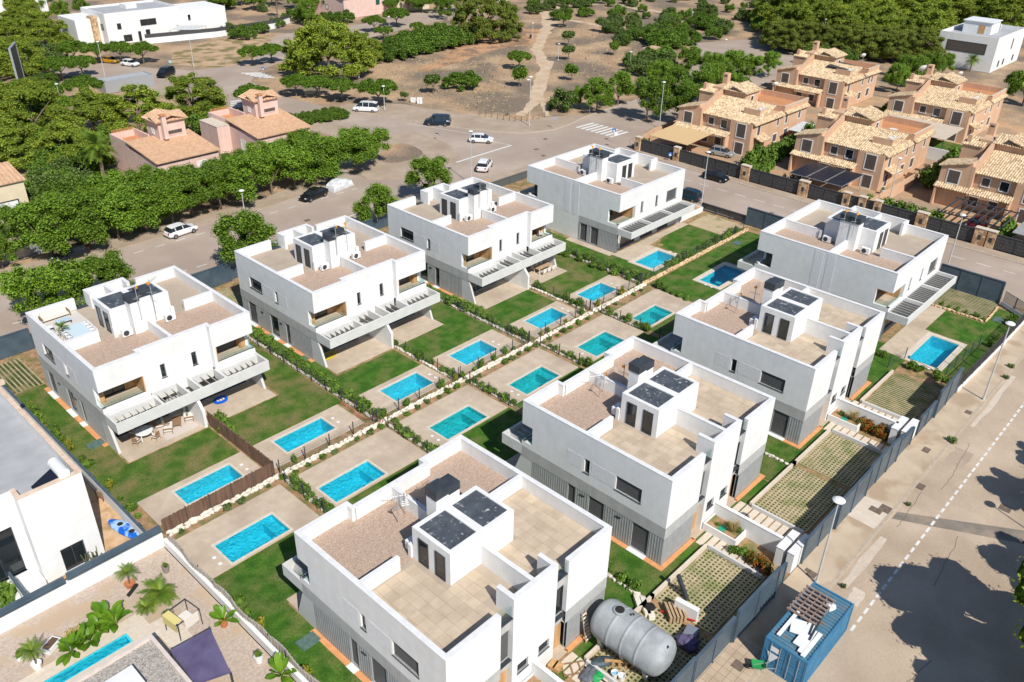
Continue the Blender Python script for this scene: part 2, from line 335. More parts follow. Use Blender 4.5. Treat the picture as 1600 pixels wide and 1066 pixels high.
# near side of the cross street and round the corner
b=MB(); b.prism([(92.4,13),(92.4,-66.3),(90.4,-66.3),(90.4,8.9),(84,9),(56,9),(56,13)],-.1,.05); struct('corner_pavement',b,paving)
b=MB(); b.prism([(-60,13.5),(50,13.5),(56,13),(56,9),(-60,9)],-.1,.05); struct('north_pavement',b,paving)
b=MB(); b.prism([(-60,29.5),(44,27.3),(57,29.2),(62.4,35.2),(79.9,45),(75,64),(72,72),(69,68),(72,50),(58,41),(54,33),(44,30.6),(-60,33)],-.1,.05); struct('west_pavement',b,paving)
b=MB(); b.box(-60,90.4,-69.3,-66.56,-.1,.045); b.prism([(90.4,-66.56),(92.4,-66.3),(92.4,-69.3),(90.4,-69.3)],-.1,.045); struct('south_pavement',b,mat('pale_pavement',(.47,.37,.27),(.54,.44,.33),.5,.9,.2,14,c3=(.40,.30,.21),s3=.35,w3=.56))
b=MB(); x=-20.0
while x<92: b.box(x,x+1.0,-69.42,-69.2,-.1,.055); x+=1.03
struct('south_kerb',b,kerb)
# slab joints of the pavement by the gates: real slabs, each picked out
sl_me=None
b=MB(); b.box(0,.58,0,.58,0,.03); sl_me=b.mesh('paving_slab',mat('gate_paving_slab',(.43,.33,.235),(.50,.39,.29),1,.9,rand=.07))
sroot=empty('gate_forecourt',(0,0,.03)); tag(sroot,kind='structure')
for i in range(13):
    for j in range(4): inst(sl_me,'paving_slab',(13.2+i*.61,-69.15+j*.61,.018),parent=sroot)
# ------- road markings (each line one structure, each dash a child)
def marks(name,quads):
    r=empty(name,(0,0,0)); tag(r,kind='structure')
    for q in quads:
        b=MB(); b.sheet(q,RZ+.005); b.build('painted_stripe',paint,r)
def dash_line(name,p,q,L,gap,w=.14,rng=None):
    p=Vector(p);q=Vector(q);d=(q-p).normalized();n=Vector((-d.y,d.x))*w/2;s=0;T=(q-p).length;qs=[]
    while s<T:
        a=p+d*s;e=p+d*min(s+L,T); qs.append([tuple(a-n),tuple(e-n),tuple(e+n),tuple(a+n)]); s+=L+gap
    marks(name,qs)
dash_line('centre_line',(27.35,-72.3),(75,-72.35),.72,.38,.2)
dash_line('lane_line',(30,-83.5),(60,-81.5),1.6,1.0,.2)
dash_line('parking_lane_line',(-6,16.2),(38,14.9),1.5,1.3,.14)
dash_line('far_parking_line',(6,25.2),(58,24.6),1.4,1.6,.14)
dash_line('cross_street_line',(100.5,-6),(101.1,-62),1.9,1.5,.14)
dash_line('main_road_line',(93,32),(88,48),9,.1,.12)
marks('stop_line',[[(78.6,22.9),(93,23.1),(93,23.5),(78.6,23.3)]])
marks('give_way_line',[[(93,23.3),(91.5,30),(91.35,30),(92.85,23.3)]])
marks('zebra_crossing',[[(110.9+0,13.5+i*1.22),(116.1,13.3+i*1.22),(116.1,13.95+i*1.22),(110.9,14.15+i*1.22)] for i in range(8)])
marks('far_zebra_crossing',[[at(377+i*7,113.5+i*1.7),at(409+i*5,113+i*1.7),at(409+i*5,114.6+i*1.7),at(377+i*7,115+i*1.7)] for i in range(5)])
marks('side_zebra_crossing',[[at(360,158+i*3),at(376,156+i*3),at(376,157.5+i*3),at(360,159.6+i*3)] for i in range(4)])
marks('parking_bay_line',[[(38,14.9),(52,15.8),(52,16),(38,15.1)],[(-4,23),(6,25.1),(6,25.3),(-4,23.2)]])
mat_crack=mat('crack_filler',(.13,.11,.09),None)
# asphalt patch, manholes and drains
b=MB(); b.sheet([(41.2,-69.6),(42.4,-69.6),(47.5,-78),(51,-84),(49.6,-84.6),(45.8,-78.5)],RZ+.004); struct('asphalt_repair',b,mat('dark_repair',(.19,.165,.14),(.24,.205,.17),.8,.9,c3=(.30,.24,.19),s3=.5,w3=.6))
b=MB(); b.sheet([(38.8,-69.1),(42.6,-69.15),(42.3,-66.7),(38.9,-66.7)],.05); struct('cement_patch',b,mat('pale_cement',(.56,.48,.40),(.62,.55,.47),1,.9))
def cover(px,py,w,h,lab,z=-.04,m=None):
    p=at(px,py); b=MB(); b.box(-w/2,w/2,-h/2,h/2,-.01,.012); b.box(-w/2+.06,w/2-.06,-h/2+.06,h/2-.06,.012,.02)
    b.build('utility_cover',m or mat_cover,loc=(p[0],p[1],z),label=lab,cat='utility cover',group='covers and drains in the street')
mat_cover=mat('rusty_cover',(.13,.10,.08),(.19,.14,.11),3,.8)
for a in [(1383,796,1.0,.9,'rusty rectangular cover in the tiled pavement beside the third gate',.05),(1447,704,.9,.6,'black street drain near the kerb, beside the upper lamp post',.05),(1439,760,.9,.6,'double drain cover in the pale road edge, lower of the pair',-.04),(1513,645,.7,.6,'small cover in the pavement by the far lamp post',.05),(1268,898,.7,.7,'dark cover at the foot of the near lamp post',.05),(1262,892,.4,.4,'round cover next to the near lamp post foot',.05),
          (1153,1041,.9,.9,'grey cover on the slabs left of the blue container',.06),(1571,794,.9,.9,'round rusty manhole in the middle of the road right of the dashed line',-.04),(1368,798,.7,1.0,'double black drain grate in the pale cement patch',.056)]: cover(*a)
for a in [(838,233,'dark drain in the junction in front of the zebra crossing'),(849,243,'drain in the junction above the top white villa roof'),(852,217,'small drain near the park kerb, left of the tall lamp'),(480,344,'dark drain on the street behind the second villa'),(678,216,'dark manhole beside the traffic island, left of the white hatchback'),(1205,333,'drain on the cross street next to the dashed line')]: cover(a[0],a[1],.9,.7,a[2])
for i,(x0,x1,y0,y1,c) in enumerate([(31,38.5,-70.4,-69.75,(.52,.44,.36)),(52.5,55.5,-71.6,-69.9,(.38,.30,.23)),(60,73,-70.2,-69.7,(.54,.46,.38)),(44.5,46.2,-80.6,-78.4,(.41,.325,.25)),(29.8,31.6,-71.6,-70.7,(.55,.47,.39)),(63,66.5,-76.5,-74.4,(.40,.32,.25)),(12,19,-74,-72.9,(.51,.42,.33))]):
    b=MB(); rr=random.Random(i); P=[(x0+(x1-x0)*t/6,y0+rr.uniform(-.12,.12)) for t in range(7)]+[(x1-(x1-x0)*t/6,y1+rr.uniform(-.15,.15)) for t in range(7)]; b.sheet(P,RZ+.004); struct('road_patch',b,mat('road_patch_%d'%i,c,tuple(v*1.1 for v in c),1.1,.9,grit=.12))
for i,(x,y,a,L_) in enumerate([(36,-75,.1,7),(48,-71.2,.02,9),(57,-77,.3,8),(70,-72.9,.02,12),(20,-76,-.2,9),(40.5,-70.3,.0,6)]):
    b=MB(); rr=random.Random(50+i); p=Vector((x,y)); 
    for k in range(int(L_/.5)):
        q=p+Vector((math.cos(a),math.sin(a)))*.5+Vector((0,rr.uniform(-.10,.10))); b.sheet([(p.x,p.y-.02),(q.x,q.y-.02),(q.x,q.y+.02),(p.x,p.y+.02)],RZ+.006); p=q
    struct('road_crack',b,mat_crack)
# dirt lot and park paths
rp=random.Random(17)
def trail(name,pts,w0,w1,z):
    P=[Vector(p) for p in pts]; Lx=[];Rx=[]
    for i in range(len(P)-1):
        for k in range(5):
            t=k/5; c=P[i].lerp(P[i+1],t); d=(P[i+1]-P[i]).normalized(); nn=Vector((-d.y,d.x)); u=(i+t)/(len(P)-1); w_=(w0+(w1-w0)*u)/2
            Lx.append(tuple(c+nn*w_*rp.uniform(.6,1.35)));Rx.append(tuple(c-nn*w_*rp.uniform(.6,1.35)))
    b=MB()
    for i in range(len(Lx)-1): b.sheet([Lx[i],Lx[i+1],Rx[i+1],Rx[i]],z)
    struct(name,b,path)
trail('park_path',[at(*q) for q in[(812,180),(826,170),(838,152),(839,132),(850,106),(846,92),(838,78),(846,58),(858,40),(850,18),(838,2)]],1.8,4.0,-.085)
trail('side_path',[at(*q) for q in[(856,181),(850,165),(845,150),(850,128),(856,108),(862,92)]],1.2,1.8,-.082)
trail('upper_path',[at(*q) for q in[(850,40),(880,30),(920,36),(960,46),(1010,40)]],3,2,-.079)
trail('upper_path',[at(*q) for q in[(846,16),(890,8),(950,4),(1000,14),(1060,22),(1120,30)]],4,3,-.076)
b=MB(); b.sheet([(150,86),(172,84),(185,98),(178,112),(160,104),(135,88),(120,82),(122,79),(138,82)],-.090); struct('bare_earth',b,mat('bare_red_earth',(.42,.23,.12),(.52,.31,.18),.3,.95,.4,4,c3=(.26,.165,.11),s3=.2,w3=.52))
b=MB(); b.sheet([at(350,60),at(420,55),at(470,95),at(380,108),at(265,100),at(270,82)],-.092); struct('vacant_lot',b,mat('vacant_earth',(.42,.28,.17),(.52,.37,.24),.35,.95,.4,4,c3=(.20,.17,.07),s3=.25,w3=.52))
b=MB(); b.sheet([(112,116.2),(150,124.2),(200,134),(200,150),(150,140),(120,142),(100,122),(96,112)],-.06); struct('upper_street',b,asphalt)
b=MB(); b.sheet([at(1100,85),at(1185,60),at(1225,72),at(1225,100),at(1120,110)],-.08); struct('turning_circle',b,paving)
# ---------------- lots
POOLS=[('V1L',.75,6.35,-23.95,-26.7),('V1R',10.6,16.3,-23.8,-26.6),('V2L',22.9,28.2,-24.1,-27.3),('V2R',32.6,37.8,-24,-27.2),('V3L',44.2,49.4,-24.5,-27.5),('V3R',53.9,59.1,-24.4,-27.5),('V4',66.95,72.9,-23.7,-27.1),
 ('W1L',-.2,5.4,-32.2,-35.3),('W1R',9.6,15.3,-32.25,-35.3),('W2L',22.2,27.8,-32.4,-35.5),('W2R',33.0,38.5,-32.6,-35.6),('W3L',43.95,49.4,-32.7,-35.95),('W3R',53.8,58.95,-33.0,-36.05),('W4A',68.5,75.4,-32.9,-36.2),('W4B',68.25,75.8,-60.1,-63.6)]
PB={p[0]:p[1:] for p in POOLS}
def sheetobj(name,polys,z,m,parent=None):
    b=MB()
    for p in polys:
        if len(p)==4 and p[0][1]==p[1][1] and p[1][0]==p[2][0]:
            for q in minus(min(p[0][0],p[1][0]),max(p[0][0],p[1][0]),min(p[0][1],p[2][1]),max(p[0][1],p[2][1]),[(k[1]-.05,k[2]+.05,k[4]-.05,k[3]+.05) for k in POOLS]): b.sheet(q,z)
        else: b.sheet(p,z)
    return struct(name,b,m)
def rc(x0,x1,y0,y1): return [(x0,y0),(x1,y0),(x1,y1),(x0,y1)]
LW=[('lawn',lawn)]
sheetobj('front_lawn',[rc(-3.1,.0,.6,-14.5),rc(-3.1,-.05,-14.5,-23.3),rc(-.05,7.8,-17.8,-23.3)],.0,lawnd)
sheetobj('garden_lawn',[rc(8.2,15.6,-17.8,-23.3),rc(15.6,19.3,0,-23.3)],.0,lawnd)
sheetobj('garden_lawn',[rc(20,21.85,0,-23.5),rc(21.85,29.4,-19,-23.5)],.0,lawn)
sheetobj('garden_lawn',[rc(30.3,37.2,-18.6,-23.4),rc(37.2,40.7,0,-23.4)],.0,lawn)
sheetobj('garden_lawn',[rc(41.2,43.2,-1,-24.1),rc(43.2,50.8,-19.4,-24.1)],.0,lawn)
sheetobj('garden_lawn',[rc(51.9,58.6,-18.9,-24),rc(58.6,62.3,-1,-24)],.0,lawnd)
sheetobj('side_lawn',[rc(62.7,66.9,0,-28.2),rc(66.9,88,-27.6,-28.4),rc(73.9,83.8,-23.4,-27.6),[(75,-23.4),(83.8,-23.4),(83.8,-21.6),(77.5,-21.6),(75,-22.5)]],.0,lawn)
sheetobj('rear_lawn',[rc(-2.3,-.3,-35.5,-66),rc(-.3,8.2,-35.5,-41.5),rc(-.3,.7,-41.5,-60)],.0,lawn)
for a in [(8.8,19.4),(20.4,30.3),(31,41.2),(42.2,52.4),(53.2,62.6)]: sheetobj('rear_lawn',[rc(a[0],a[1],-35.5,-41.4)],.0,lawn)
sheetobj('rear_lawn',[rc(62.9,69.9,-29.2,-57),rc(69.9,88,-29.2,-36)],.0,lawn)
for a in [(16.05,22.9),(38.3,44.9),(60.3,68)]: sheetobj('side_lawn',[rc(a[0],a[1],-41.5,-60.3)],.0,lawn)
for a in [(.7,7.2),(9.6,16),(22.9,29.2),(31.9,38.2),(44.9,51.2),(54,60.2)]: sheetobj('side_lawn',[rc(a[0],a[1],-59.2,-60.3)],.0,lawn)
sheetobj('corner_lawn',[[(76.6,-59.2),(83.2,-59.2),(83.2,-63.7),(88.6,-63.7),(88.6,-66.3),(68,-66.3),(68,-64),(76.6,-64)],rc(68,70.1,-57,-59)],.0,lawn)
# patios and decks (raised slabs), each a structure
def slab(name,polys,z1,m=deck):
    b=MB()
    for p in polys: b.prism(p,-.06,z1)
    return struct(name,b,m)
b=MB()
for q in minus(-3.3,88.8,-66.5,9,[(p[1],p[2],p[4],p[3]) for p in POOLS]+[(-3.3,-2.45,-66.5,-29.6)]): b.sheet(q,-.012)
b.sheet([(88.8,9),(90.4,9),(90.4,-58),(88.8,-66.5)],-.012)
struct('garden_earth',b,soil)
def deck_round(name,x0,x1,y0,y1,pk,extra=()):
    """deck slab with the pool opening left free"""
    a,c,t,u=PB[pk]; a-=.0;c+=.0
    polys=[]
    if a>x0: polys.append(rc(x0,a-.003,y0,y1))
    if c<x1: polys.append(rc(c+.003,x1,y0,y1))
    if t<y0: polys.append(rc(max(a,x0),min(c,x1),y0,t+.003))
    if u>y1: polys.append(rc(max(a,x0),min(c,x1),u-.003,y1))
    slab(name,polys+list(extra),.05)
deck_round('pool_deck',-1.9,7.9,-23.3,-27.2,'V1L'); deck_round('pool_deck',8.7,18.6,-23.3,-27.6,'V1R')
deck_round('pool_deck',20.3,29.6,-23.5,-27.9,'V2L'); deck_round('pool_deck',31.0,40.3,-23.4,-28.0,'V2R')
deck_round('pool_deck',42.4,51.0,-24.05,-28.2,'V3L'); deck_round('pool_deck',52.7,61.8,-24.0,-28.2,'V3R')
deck_round('pool_deck',66.9,73.4,-21.9,-27.55,'V4',[[(66.9,-20.4),(83.8,-20.4),(83.8,-21.55),(77.4,-21.55),(74.9,-21.89),(66.9,-21.89)],rc(66.3,67.5,-12.5,-20.35)])
deck_round('pool_deck',-2.4,7.8,-29.7,-35.45,'W1L'); deck_round('pool_deck',9.1,19.6,-29.75,-35.45,'W1R')
deck_round('pool_deck',20.5,30.2,-29.85,-35.6,'W2L'); deck_round('pool_deck',31.3,41.0,-30,-35.75,'W2R')
deck_round('pool_deck',42.4,52.4,-30.2,-36.1,'W3L'); deck_round('pool_deck',53,62.6,-30.6,-36.2,'W3R')
deck_round('pool_deck',68.1,76.2,-32.6,-36.5,'W4A'); deck_round('pool_deck',68.0,76.2,-59.7,-64.0,'W4B',[rc(68.1,83.3,-57.2,-59.15),rc(68.1,76.5,-59.15,-59.69)])
for k in('V1','V2','V3'):
    x,y=POS[k]; slab('patio',[rc(x+.1,x+7.6,y-13.3,y-17.65),rc(x+8.0,x+15.3,y-13.3,y-17.65)],.05)
for k in('W1','W2','W3'):
    x,y=POS[k]; slab('patio',[rc(x+.1,x+7.5,y+.1,y+2.7),rc(x+7.9,x+15.2,y+.1,y+2.7)],.05)
# terracotta edge round the houses
for k in('V1','V2','V3'):
    x,y=POS[k]; b=MB(); b.box(x-.45,x-.01,y-13.9,y-.3,-.06,.06); b.box(x+LA+.01,x+LA+.4,y-13.2,y-.3,-.06,.06); struct('terracotta_edging',b,terraedge)
for k in('W1','W2','W3'):
    x,y=POS[k]; y0=y-LB
    b=MB(); b.box(x-.45,x-.01,y0-.4,y-1,-.06,.06); b.box(x+LA+.01,x+LA+.4,y0-.4,y-1,-.06,.06); b.box(x-.0,x+4.4,y0-.4,y0-.01,-.06,.06); b.box(x+10.9,x+LA,y0-.4,y0-.01,-.06,.06); struct('terracotta_edging',b,terraedge)
# ---------------- turf-grid parking bays
def parking(x0,x1,y0,y1,step=.34,rows=False,lab=None):
    b=MB(); b.sheet(rc(x0,x1,y0,y1),.0); struct('parking_bay_fill',b,gridg)
    b=MB(); x=x0; w=.135
    while x<=x1: b.box(x-w/2,x+w/2,y0,y1,0,.05); x+=step
    if not rows:
        y=min(y0,y1)
        while y<=max(y0,y1): b.box(x0,x1,y-w/2,y+w/2,0,.047); y+=step
    b.build('turf_grid',gridc,kind='stuff')
parking(11.5,19.3,-60.5,-65.6); parking(20,27.4,-60.5,-65.3); parking(34.5,41.9,-60.5,-65.2); parking(42.6,49.3,-60.5,-65.3); parking(56.8,64.6,-60.6,-65.4,rows=True,step=.36); parking(1.2,8,-60.5,-65.4)
parking(83.6,92.3-2.2,-57.2,-63.2,rows=True,step=.42); parking(-3,0.0,.8,7.6,rows=True,step=.42); parking(15.6,24.3,.3,7.2); parking(-3,-.1,.8,-.0) if 0 else None
b=MB(); b.sheet(rc(84,89.6,-21.4,-27.9),.0); struct('gravel_bay',b,mat('sandy_gravel',(.42,.33,.20),(.50,.40,.27),1,.95,.4,8,c3=(.22,.23,.09),s3=.5,w3=.6))
# ================================================================ VILLAS
def win(par,p0,p1,z0,z1,kind='glass',depth=.16,sill=True,div=1,name='window',fr=.07):
    """window in an opening: p0->p1 along the wall seen from outside, outward = right-hand side"""
    p0=Vector((p0[0],p0[1]));p1=Vector((p1[0],p1[1]));L=(p1-p0).length;d=(p1-p0)/L;n=Vector((d.y,-d.x))
    def bx(m,a,b_,o0,o1,c,e,k=0):
        vs=[]
        for z in(c,e):
            for (s,o) in((a,o0),(b_,o0),(b_,o1),(a,o1)): q=p0+d*s+n*o; vs.append((q.x,q.y,z))
        m.add(vs,[(3,2,1,0),(4,5,6,7),(0,1,5,4),(1,2,6,5),(2,3,7,6),(3,0,4,7)],k)
    f=MB(); D=-depth
    bx(f,0,fr,D-.06,D,z0,z1);bx(f,L-fr,L,D-.06,D,z0,z1);bx(f,fr,L-fr,D-.06,D,z0,z0+fr);bx(f,fr,L-fr,D-.06,D,z1-fr,z1)
    for i in range(1,div): bx(f,L*i/div-fr/2,L*i/div+fr/2,D-.06,D+.002,z0+fr,z1-fr)
    o=f.build(name,dark if kind!='white' else wframe,par)
    if sill:
        q=MB(); bx(q,-.05,L+.05,D,.05,z0-.05,z0); q.build('sill',dark,o)
    for i in range(div):
        g=MB(); a=L*i/div+fr*.6;e=L*(i+1)/div-fr*.6
        zt=z0+(z1-z0)*(.5 if kind=='half' else 0)
        bx(g,a,e,D-.05,D-.03,z0+fr*.6,z1-fr*.6); g.build('pane',glass,o)
    if kind in('shutter','half'):
        g=MB(); zb=z0+.03 if kind=='shutter' else z0+(z1-z0)*.62; z=zb
        bx(g,.03,L-.03,D+.004,D+.02,zb,z1-.03)
        while z<z1-.1: bx(g,.035,L-.035,D+.02,D+.032,z+.015,z+.085); z+=.11
        g.build('shutter',shut,o)
    return o
def ribs(par,p0,p1,z0,z1,holes,m=clad,step=.24,name='cladding'):
    b=MB(); b.wall(p0,p1,z0,z1,holes,t=.25,ends=False)
    P0=Vector((p0[0],p0[1]));P1=Vector((p1[0],p1[1]));L=(P1-P0).length;d=(P1-P0)/L;n=Vector((d.y,-d.x));s=.1
    while s<L-.06:
        if not any(h[0]-.06<s<h[1]+.06 and h[2]<1.5<h[3] for h in holes):
            a=P0+d*s+n*.008; vs=[]
            for z in(z0+.004,z1-.004):
                for u,o in((-.045,-.008),(.045,-.008),(.03,.010),(-.03,.010)): q=a+d*u+n*o; vs.append((q.x,q.y,z))
            b.add(vs,[(3,2,1,0),(4,5,6,7),(0,1,5,4),(1,2,6,5),(2,3,7,6),(3,0,4,7)])
        s+=step
    o=b.build(name,m,par); o['kind']='stuff'; return o
def bxv(par,name,m,*bs):
    for (u0,u1,v0,v1,z0,z1) in bs: b=MB(); b.box(u0,u1,-v1,-v0,z0,z1); o=b.build(name,m,par)
    return o
def capring(par,rects):
    for (u0,u1,v0,v1,z) in rects: b=MB(); b.box(u0,u1,-v1,-v0,z,z+.035); b.build('parapet_coping',cap,par)
def tower(par,u0,u1,v0,v1,zt,split,doors,swap=False):
    b=MB(); b.box(u0,u1,-v1,-v0,7.3,zt-.14)
    b.build('stair_tower',white,par)
    t=MB(); e=.3
    def frame(a0,a1,c0,c1):
        t.box(a0,a1,-c0-e,-c0,zt-.14,zt);t.box(a0,a1,-c1,-c1+e,zt-.14,zt);t.box(a0,a0+e,-c1+e,-c0-e,zt-.14,zt);t.box(a1-e,a1,-c1+e,-c0-e,zt-.14,zt)
        q=MB(); q.box(a0+e,a1-e,-c1+e,-c0-e,zt-.14,zt-.07); q.build('tower_roof',bitumen,par)
    if swap: frame(u0,u1,v0,split-.003);frame(u0,u1,split+.003,v1)
    else: frame(u0,split-.003,v0,v1);frame(split+.003,u1,v0,v1)
    t.build('tower_rim',white,par)
    for (p,q) in doors:
        P=Vector(p);Q=Vector(q);d=(Q-P).normalized();n=Vector((d.y,-d.x))
        win(par,tuple(P+n*.05),tuple(Q+n*.05),7.35,9.45,depth=-.0,sill=False,name='terrace_door',fr=.09)
    # small lamp between doors
def ac(par,u,v,rz=0):
    o=empty('air_conditioner',(u,-v,7.3),rz); o.parent=par
    b=MB(); b.box(-.5,.5,-.2,.2,.08,.78); o2=b.build('casing',plastic_w,par,loc=(u,-v,7.3),rz=rz)
    bpy.data.objects.remove(o)
    g=MB(); g.tube((-.12,-.2,.43),(-.12,-.215,.43),.28,n=16); g.build('fan_grille',dark,o2)
    g=MB(); g.box(-.42,-.34,-.16,.16,0,.08);g.box(.34,.42,-.16,.16,0,.08); g.build('foot',dark,o2)
def blades(par,u0,u1,n,v0,v1,z0,z1,ax='v'):
    """louvre blades of a pergola bay, each its own part"""
    for i in range(n):
        c=u0+(u1-u0)*(i+.5)/n; b=MB()
        if ax=='v': b.add([(c-.16,-v0,z1),(c-.10,-v0,z1),(c+.13,-v0,z0),(c+.07,-v0,z0),(c-.16,-v1,z1),(c-.10,-v1,z1),(c+.13,-v1,z0),(c+.07,-v1,z0)],[(0,1,2,3),(7,6,5,4),(0,4,5,1),(1,5,6,2),(2,6,7,3),(3,7,4,0)])
        b.build('louvre_blade',blade_m,par)
blade_m=mat('grey_louvre',(.45,.45,.45),None,rough=.6)
def villa(name):
    r=empty(name)
    H1,H2,ZR=2.7,3.8,8.4
    # side walls (mirrored)
    sideh_up=[(2.45,4.9,4.8,6.15),(7.5,8.05,4.75,6.1),(13.65,14.9,4.35,6.1)]
    sideh_lo=[(1.4,2.95,.12,2.65),(5.8,7.35,.12,2.65),(8.8,9.55,.12,2.65)]
    mir=lambda hs,L:[(L-b_,L-a,c,e) for a,b_,c,e in hs]
    wl=MB();wl.wall((0,0),(0,-LB),H2,ZR,sideh_up,ends=False); wl.build('side_wall',white,r)
    wl=MB();wl.wall((LA,-LB),(LA,0),H2,ZR,mir(sideh_up,LB),ends=False); wl.build('side_wall',white,r)
    for p,q in(((0,0),(0,-LB)),((LA,-LB),(LA,0)),((LA,0),(LA-4.5,0)),((4.5,0),(0,0))): wl=MB();wl.wall(p,q,H1,H2-.002,t=.35,ends=False); wl.build('grey_band',band,r)
    ribs(r,(0.03,-.03),(0.03,-13.6),0,H1,[(a-.03,b_-.03,c,e) for a,b_,c,e in sideh_lo])
    ribs(r,(LA-.03,-13.6),(LA-.03,-.03),0,H1,mir([(a-.03,b_-.03,c,e) for a,b_,c,e in sideh_lo],13.57))
    for X,s in((0,1),(LA,-1)):
        b=MB()
        xa,xb=(X+.02*s,X+.27*s)
        b.add([(xa,-13.6,0),(xa,-15.9,0),(xa,-14.9,H1),(xa,-13.6,H1),(xb,-13.6,0),(xb,-15.9,0),(xb,-14.9,H1),(xb,-13.6,H1)],[(0,1,2,3),(7,6,5,4),(1,0,4,5),(2,1,5,6),(3,2,6,7)])
        b.build('wing_wall',mat_wing,r)
    for a,b_,c,e in sideh_up[:2]:
        win(r,(0,-a),(0,-b_),c,e,'half' if a<3 else 'glass'); win(r,(LA,-b_),(LA,-a),c,e,'shutter' if a<3 else 'glass')
    for a,b_,c,e in sideh_lo:
        k='shutter' if a<3 else 'glass'
        win(r,(0,-a),(0,-b_),c,e,k,name='garden_door',sill=False); win(r,(LA,-b_),(LA,-a),c,e,'shutter',name='garden_door',sill=False)
        bxv(r,'door_step',plastic_w,(-.5,0.0,a-.05,b_+.05,.06,.11),(LA,LA+.5,a-.05,b_+.05,.06,.11))
    for v in (4.3,8.0):
        for X in(-.06,LA): bxv(r,'wall_lamp',dark,(X,X+.06,v-.22,v+.22,2.25,2.36))
    # textured panel in relief beside the slot window
    for a,b_ in((4.98,7.3),(8.2,9.8)):
        for X in(-.012,LA): bxv(r,'relief_panel',panelm,(X,X+.012,a,b_,4.8,6.12))
    # garden front
    for u0,u1 in((0,4.35),(LA-4.35,LA)):
        for za,zb in((6.1,ZR),(H2,4.35)): b=MB(); b.wall((u0,-LB),(u1,-LB),za,zb,ends=False); b.build('bay_wall',white,r)
    bxv(r,'bay_return',white,(4.05,4.35,13.9,LB-.35,3.8,8.395),(LA-4.35,LA-4.05,13.9,LB-.35,3.8,8.395),(4.052,4.352,LB-.35,LB-.002,3.8,8.39),(LA-4.352,LA-4.052,LB-.35,LB-.002,3.8,8.39))
    b=MB(); ch=[(5.95-4.35,6.42-4.35,4.72,6.15),(9.05-4.35,9.55-4.35,4.72,6.15)]
    b.wall((4.352,-14.2),(LA-4.352,-14.2),2.75,ZR,ch,ends=False); b.build('front_wall',white,r)
    win(r,(5.95,-14.2),(6.42,-14.2),4.72,6.15);win(r,(9.05,-14.2),(9.55,-14.2),4.72,6.15)
    for m_,s in((0,1),(LA,-1)):
        X=lambda u:m_+s*u
        bxv(r,'balcony_floor',deck,(X(.3),X(4.0),12.6,LB-.36,4.0,4.12)); bxv(r,'balcony_soffit',white,(X(.3),X(4.0),12.6,LB-.36,6.1,6.22))
        bxv(r,'wood_lining',wood,(X(.36),X(.8),13.45,13.6,4.12,6.1)); bxv(r,'wood_lining',wood,(X(3.0),X(4.0),12.62,12.72,4.12,6.1)); bxv(r,'wood_lining',wood,(X(3.96),X(4.05),12.72,14.78,4.12,6.1))
        bxv(r,'wood_lining',wood,(X(.002),X(.36),13.56,13.649,4.352,6.1))
        bxv(r,'wood_lining',wood,(X(.8),X(.86),12.7,13.45,4.12,6.1))
        p,q=((.86,-12.7),(3.0,-12.7)) if s>0 else ((LA-3.0,-12.7),(LA-.86,-12.7))
        win(r,p,q,4.14,6.08,'half' if s>0 else 'shutter',name='balcony_door',sill=False,div=2,depth=.02)
        bxv(r,'railing',rail,(X(.1),X(3.95),LB-.2,LB-.18,4.35,5.05),(X(.1),X(.12),13.7,LB-.21,4.35,5.05))
        bxv(r,'railing_base',dark,(X(.05),X(3.95),LB-.24,LB-.14,4.352,4.40))
    # ground floor garden face behind the pergola
    b=MB(); gh=[(.9,6.1,.1,2.5),(LA-6.1-.0,LA-.9,.1,2.5)]; b.wall((.27,-13.6),(LA-.27,-13.6),0,2.74,[(h[0]-.27,h[1]-.27,h[2],h[3]) for h in gh]); b.build('garden_wall',band,r)
    for h in gh: win(r,(h[0],-13.6),(h[1],-13.6),.1,2.5,'glass',name='sliding_door',sill=False,div=3)
    bxv(r,'terrace_slab_edge',band,(.352,LA-.352,13.62,LB-.0,2.76,3.79)) if 0 else None
    # pergola
    bxv(r,'pergola_fascia',band_w,(0,LA,16.95,17.15,2.85,3.9),(0,.2,LB+.002,16.95,2.85,3.9),(LA-.2,LA,LB+.002,16.95,2.85,3.9))
    bxv(r,'pergola_beam',band_w,(4.35,4.6,LB+.0,16.95,2.9,3.88),(6.95,7.15,14.2,16.95,2.9,3.88),(LA-4.6,LA-4.35,LB,16.95,2.9,3.88),(LA-7.15,LA-6.95,14.2,16.95,2.9,3.88))
    bxv(r,'pergola_ledge',band_w,(.2,4.35,LB+.002,LB+.5,2.9,3.78),(LA-4.35,LA-.2,LB+.002,LB+.5,2.9,3.78),(4.6,6.95,14.202,14.5,2.9,3.78),(LA-6.95,LA-4.6,14.202,14.5,2.9,3.78))
    blades(r,.5,4.2,6,LB+.5,16.95,3.0,3.55); blades(r,LA-4.2,LA-.5,6,LB+.5,16.95,3.0,3.55)
    blades(r,4.75,6.9,3,14.5,16.95,3.0,3.55); blades(r,LA-6.9,LA-4.75,3,14.5,16.95,3.0,3.55)
    b=MB(); b.add([(LA/2-.14,-13.6,0),(LA/2-.14,-17.7,0),(LA/2-.14,-17.7,1.9),(LA/2-.14,-16.9,2.8),(LA/2-.14,-13.6,2.8),(LA/2+.14,-13.6,0),(LA/2+.14,-17.7,0),(LA/2+.14,-17.7,1.9),(LA/2+.14,-16.9,2.8),(LA/2+.14,-13.6,2.8)],[(4,3,2,1,0),(5,6,7,8,9),(0,1,6,5),(1,2,7,6),(2,3,8,7),(3,4,9,8)]); b.build('party_wall',white,r)
    # street front
    for u0,u1 in((0,4.5),(LA-4.5,LA)):
        b=MB(); b.wall((u1,0),(u0,0),H2,ZR,ends=False); b.build('street_wall',white,r)
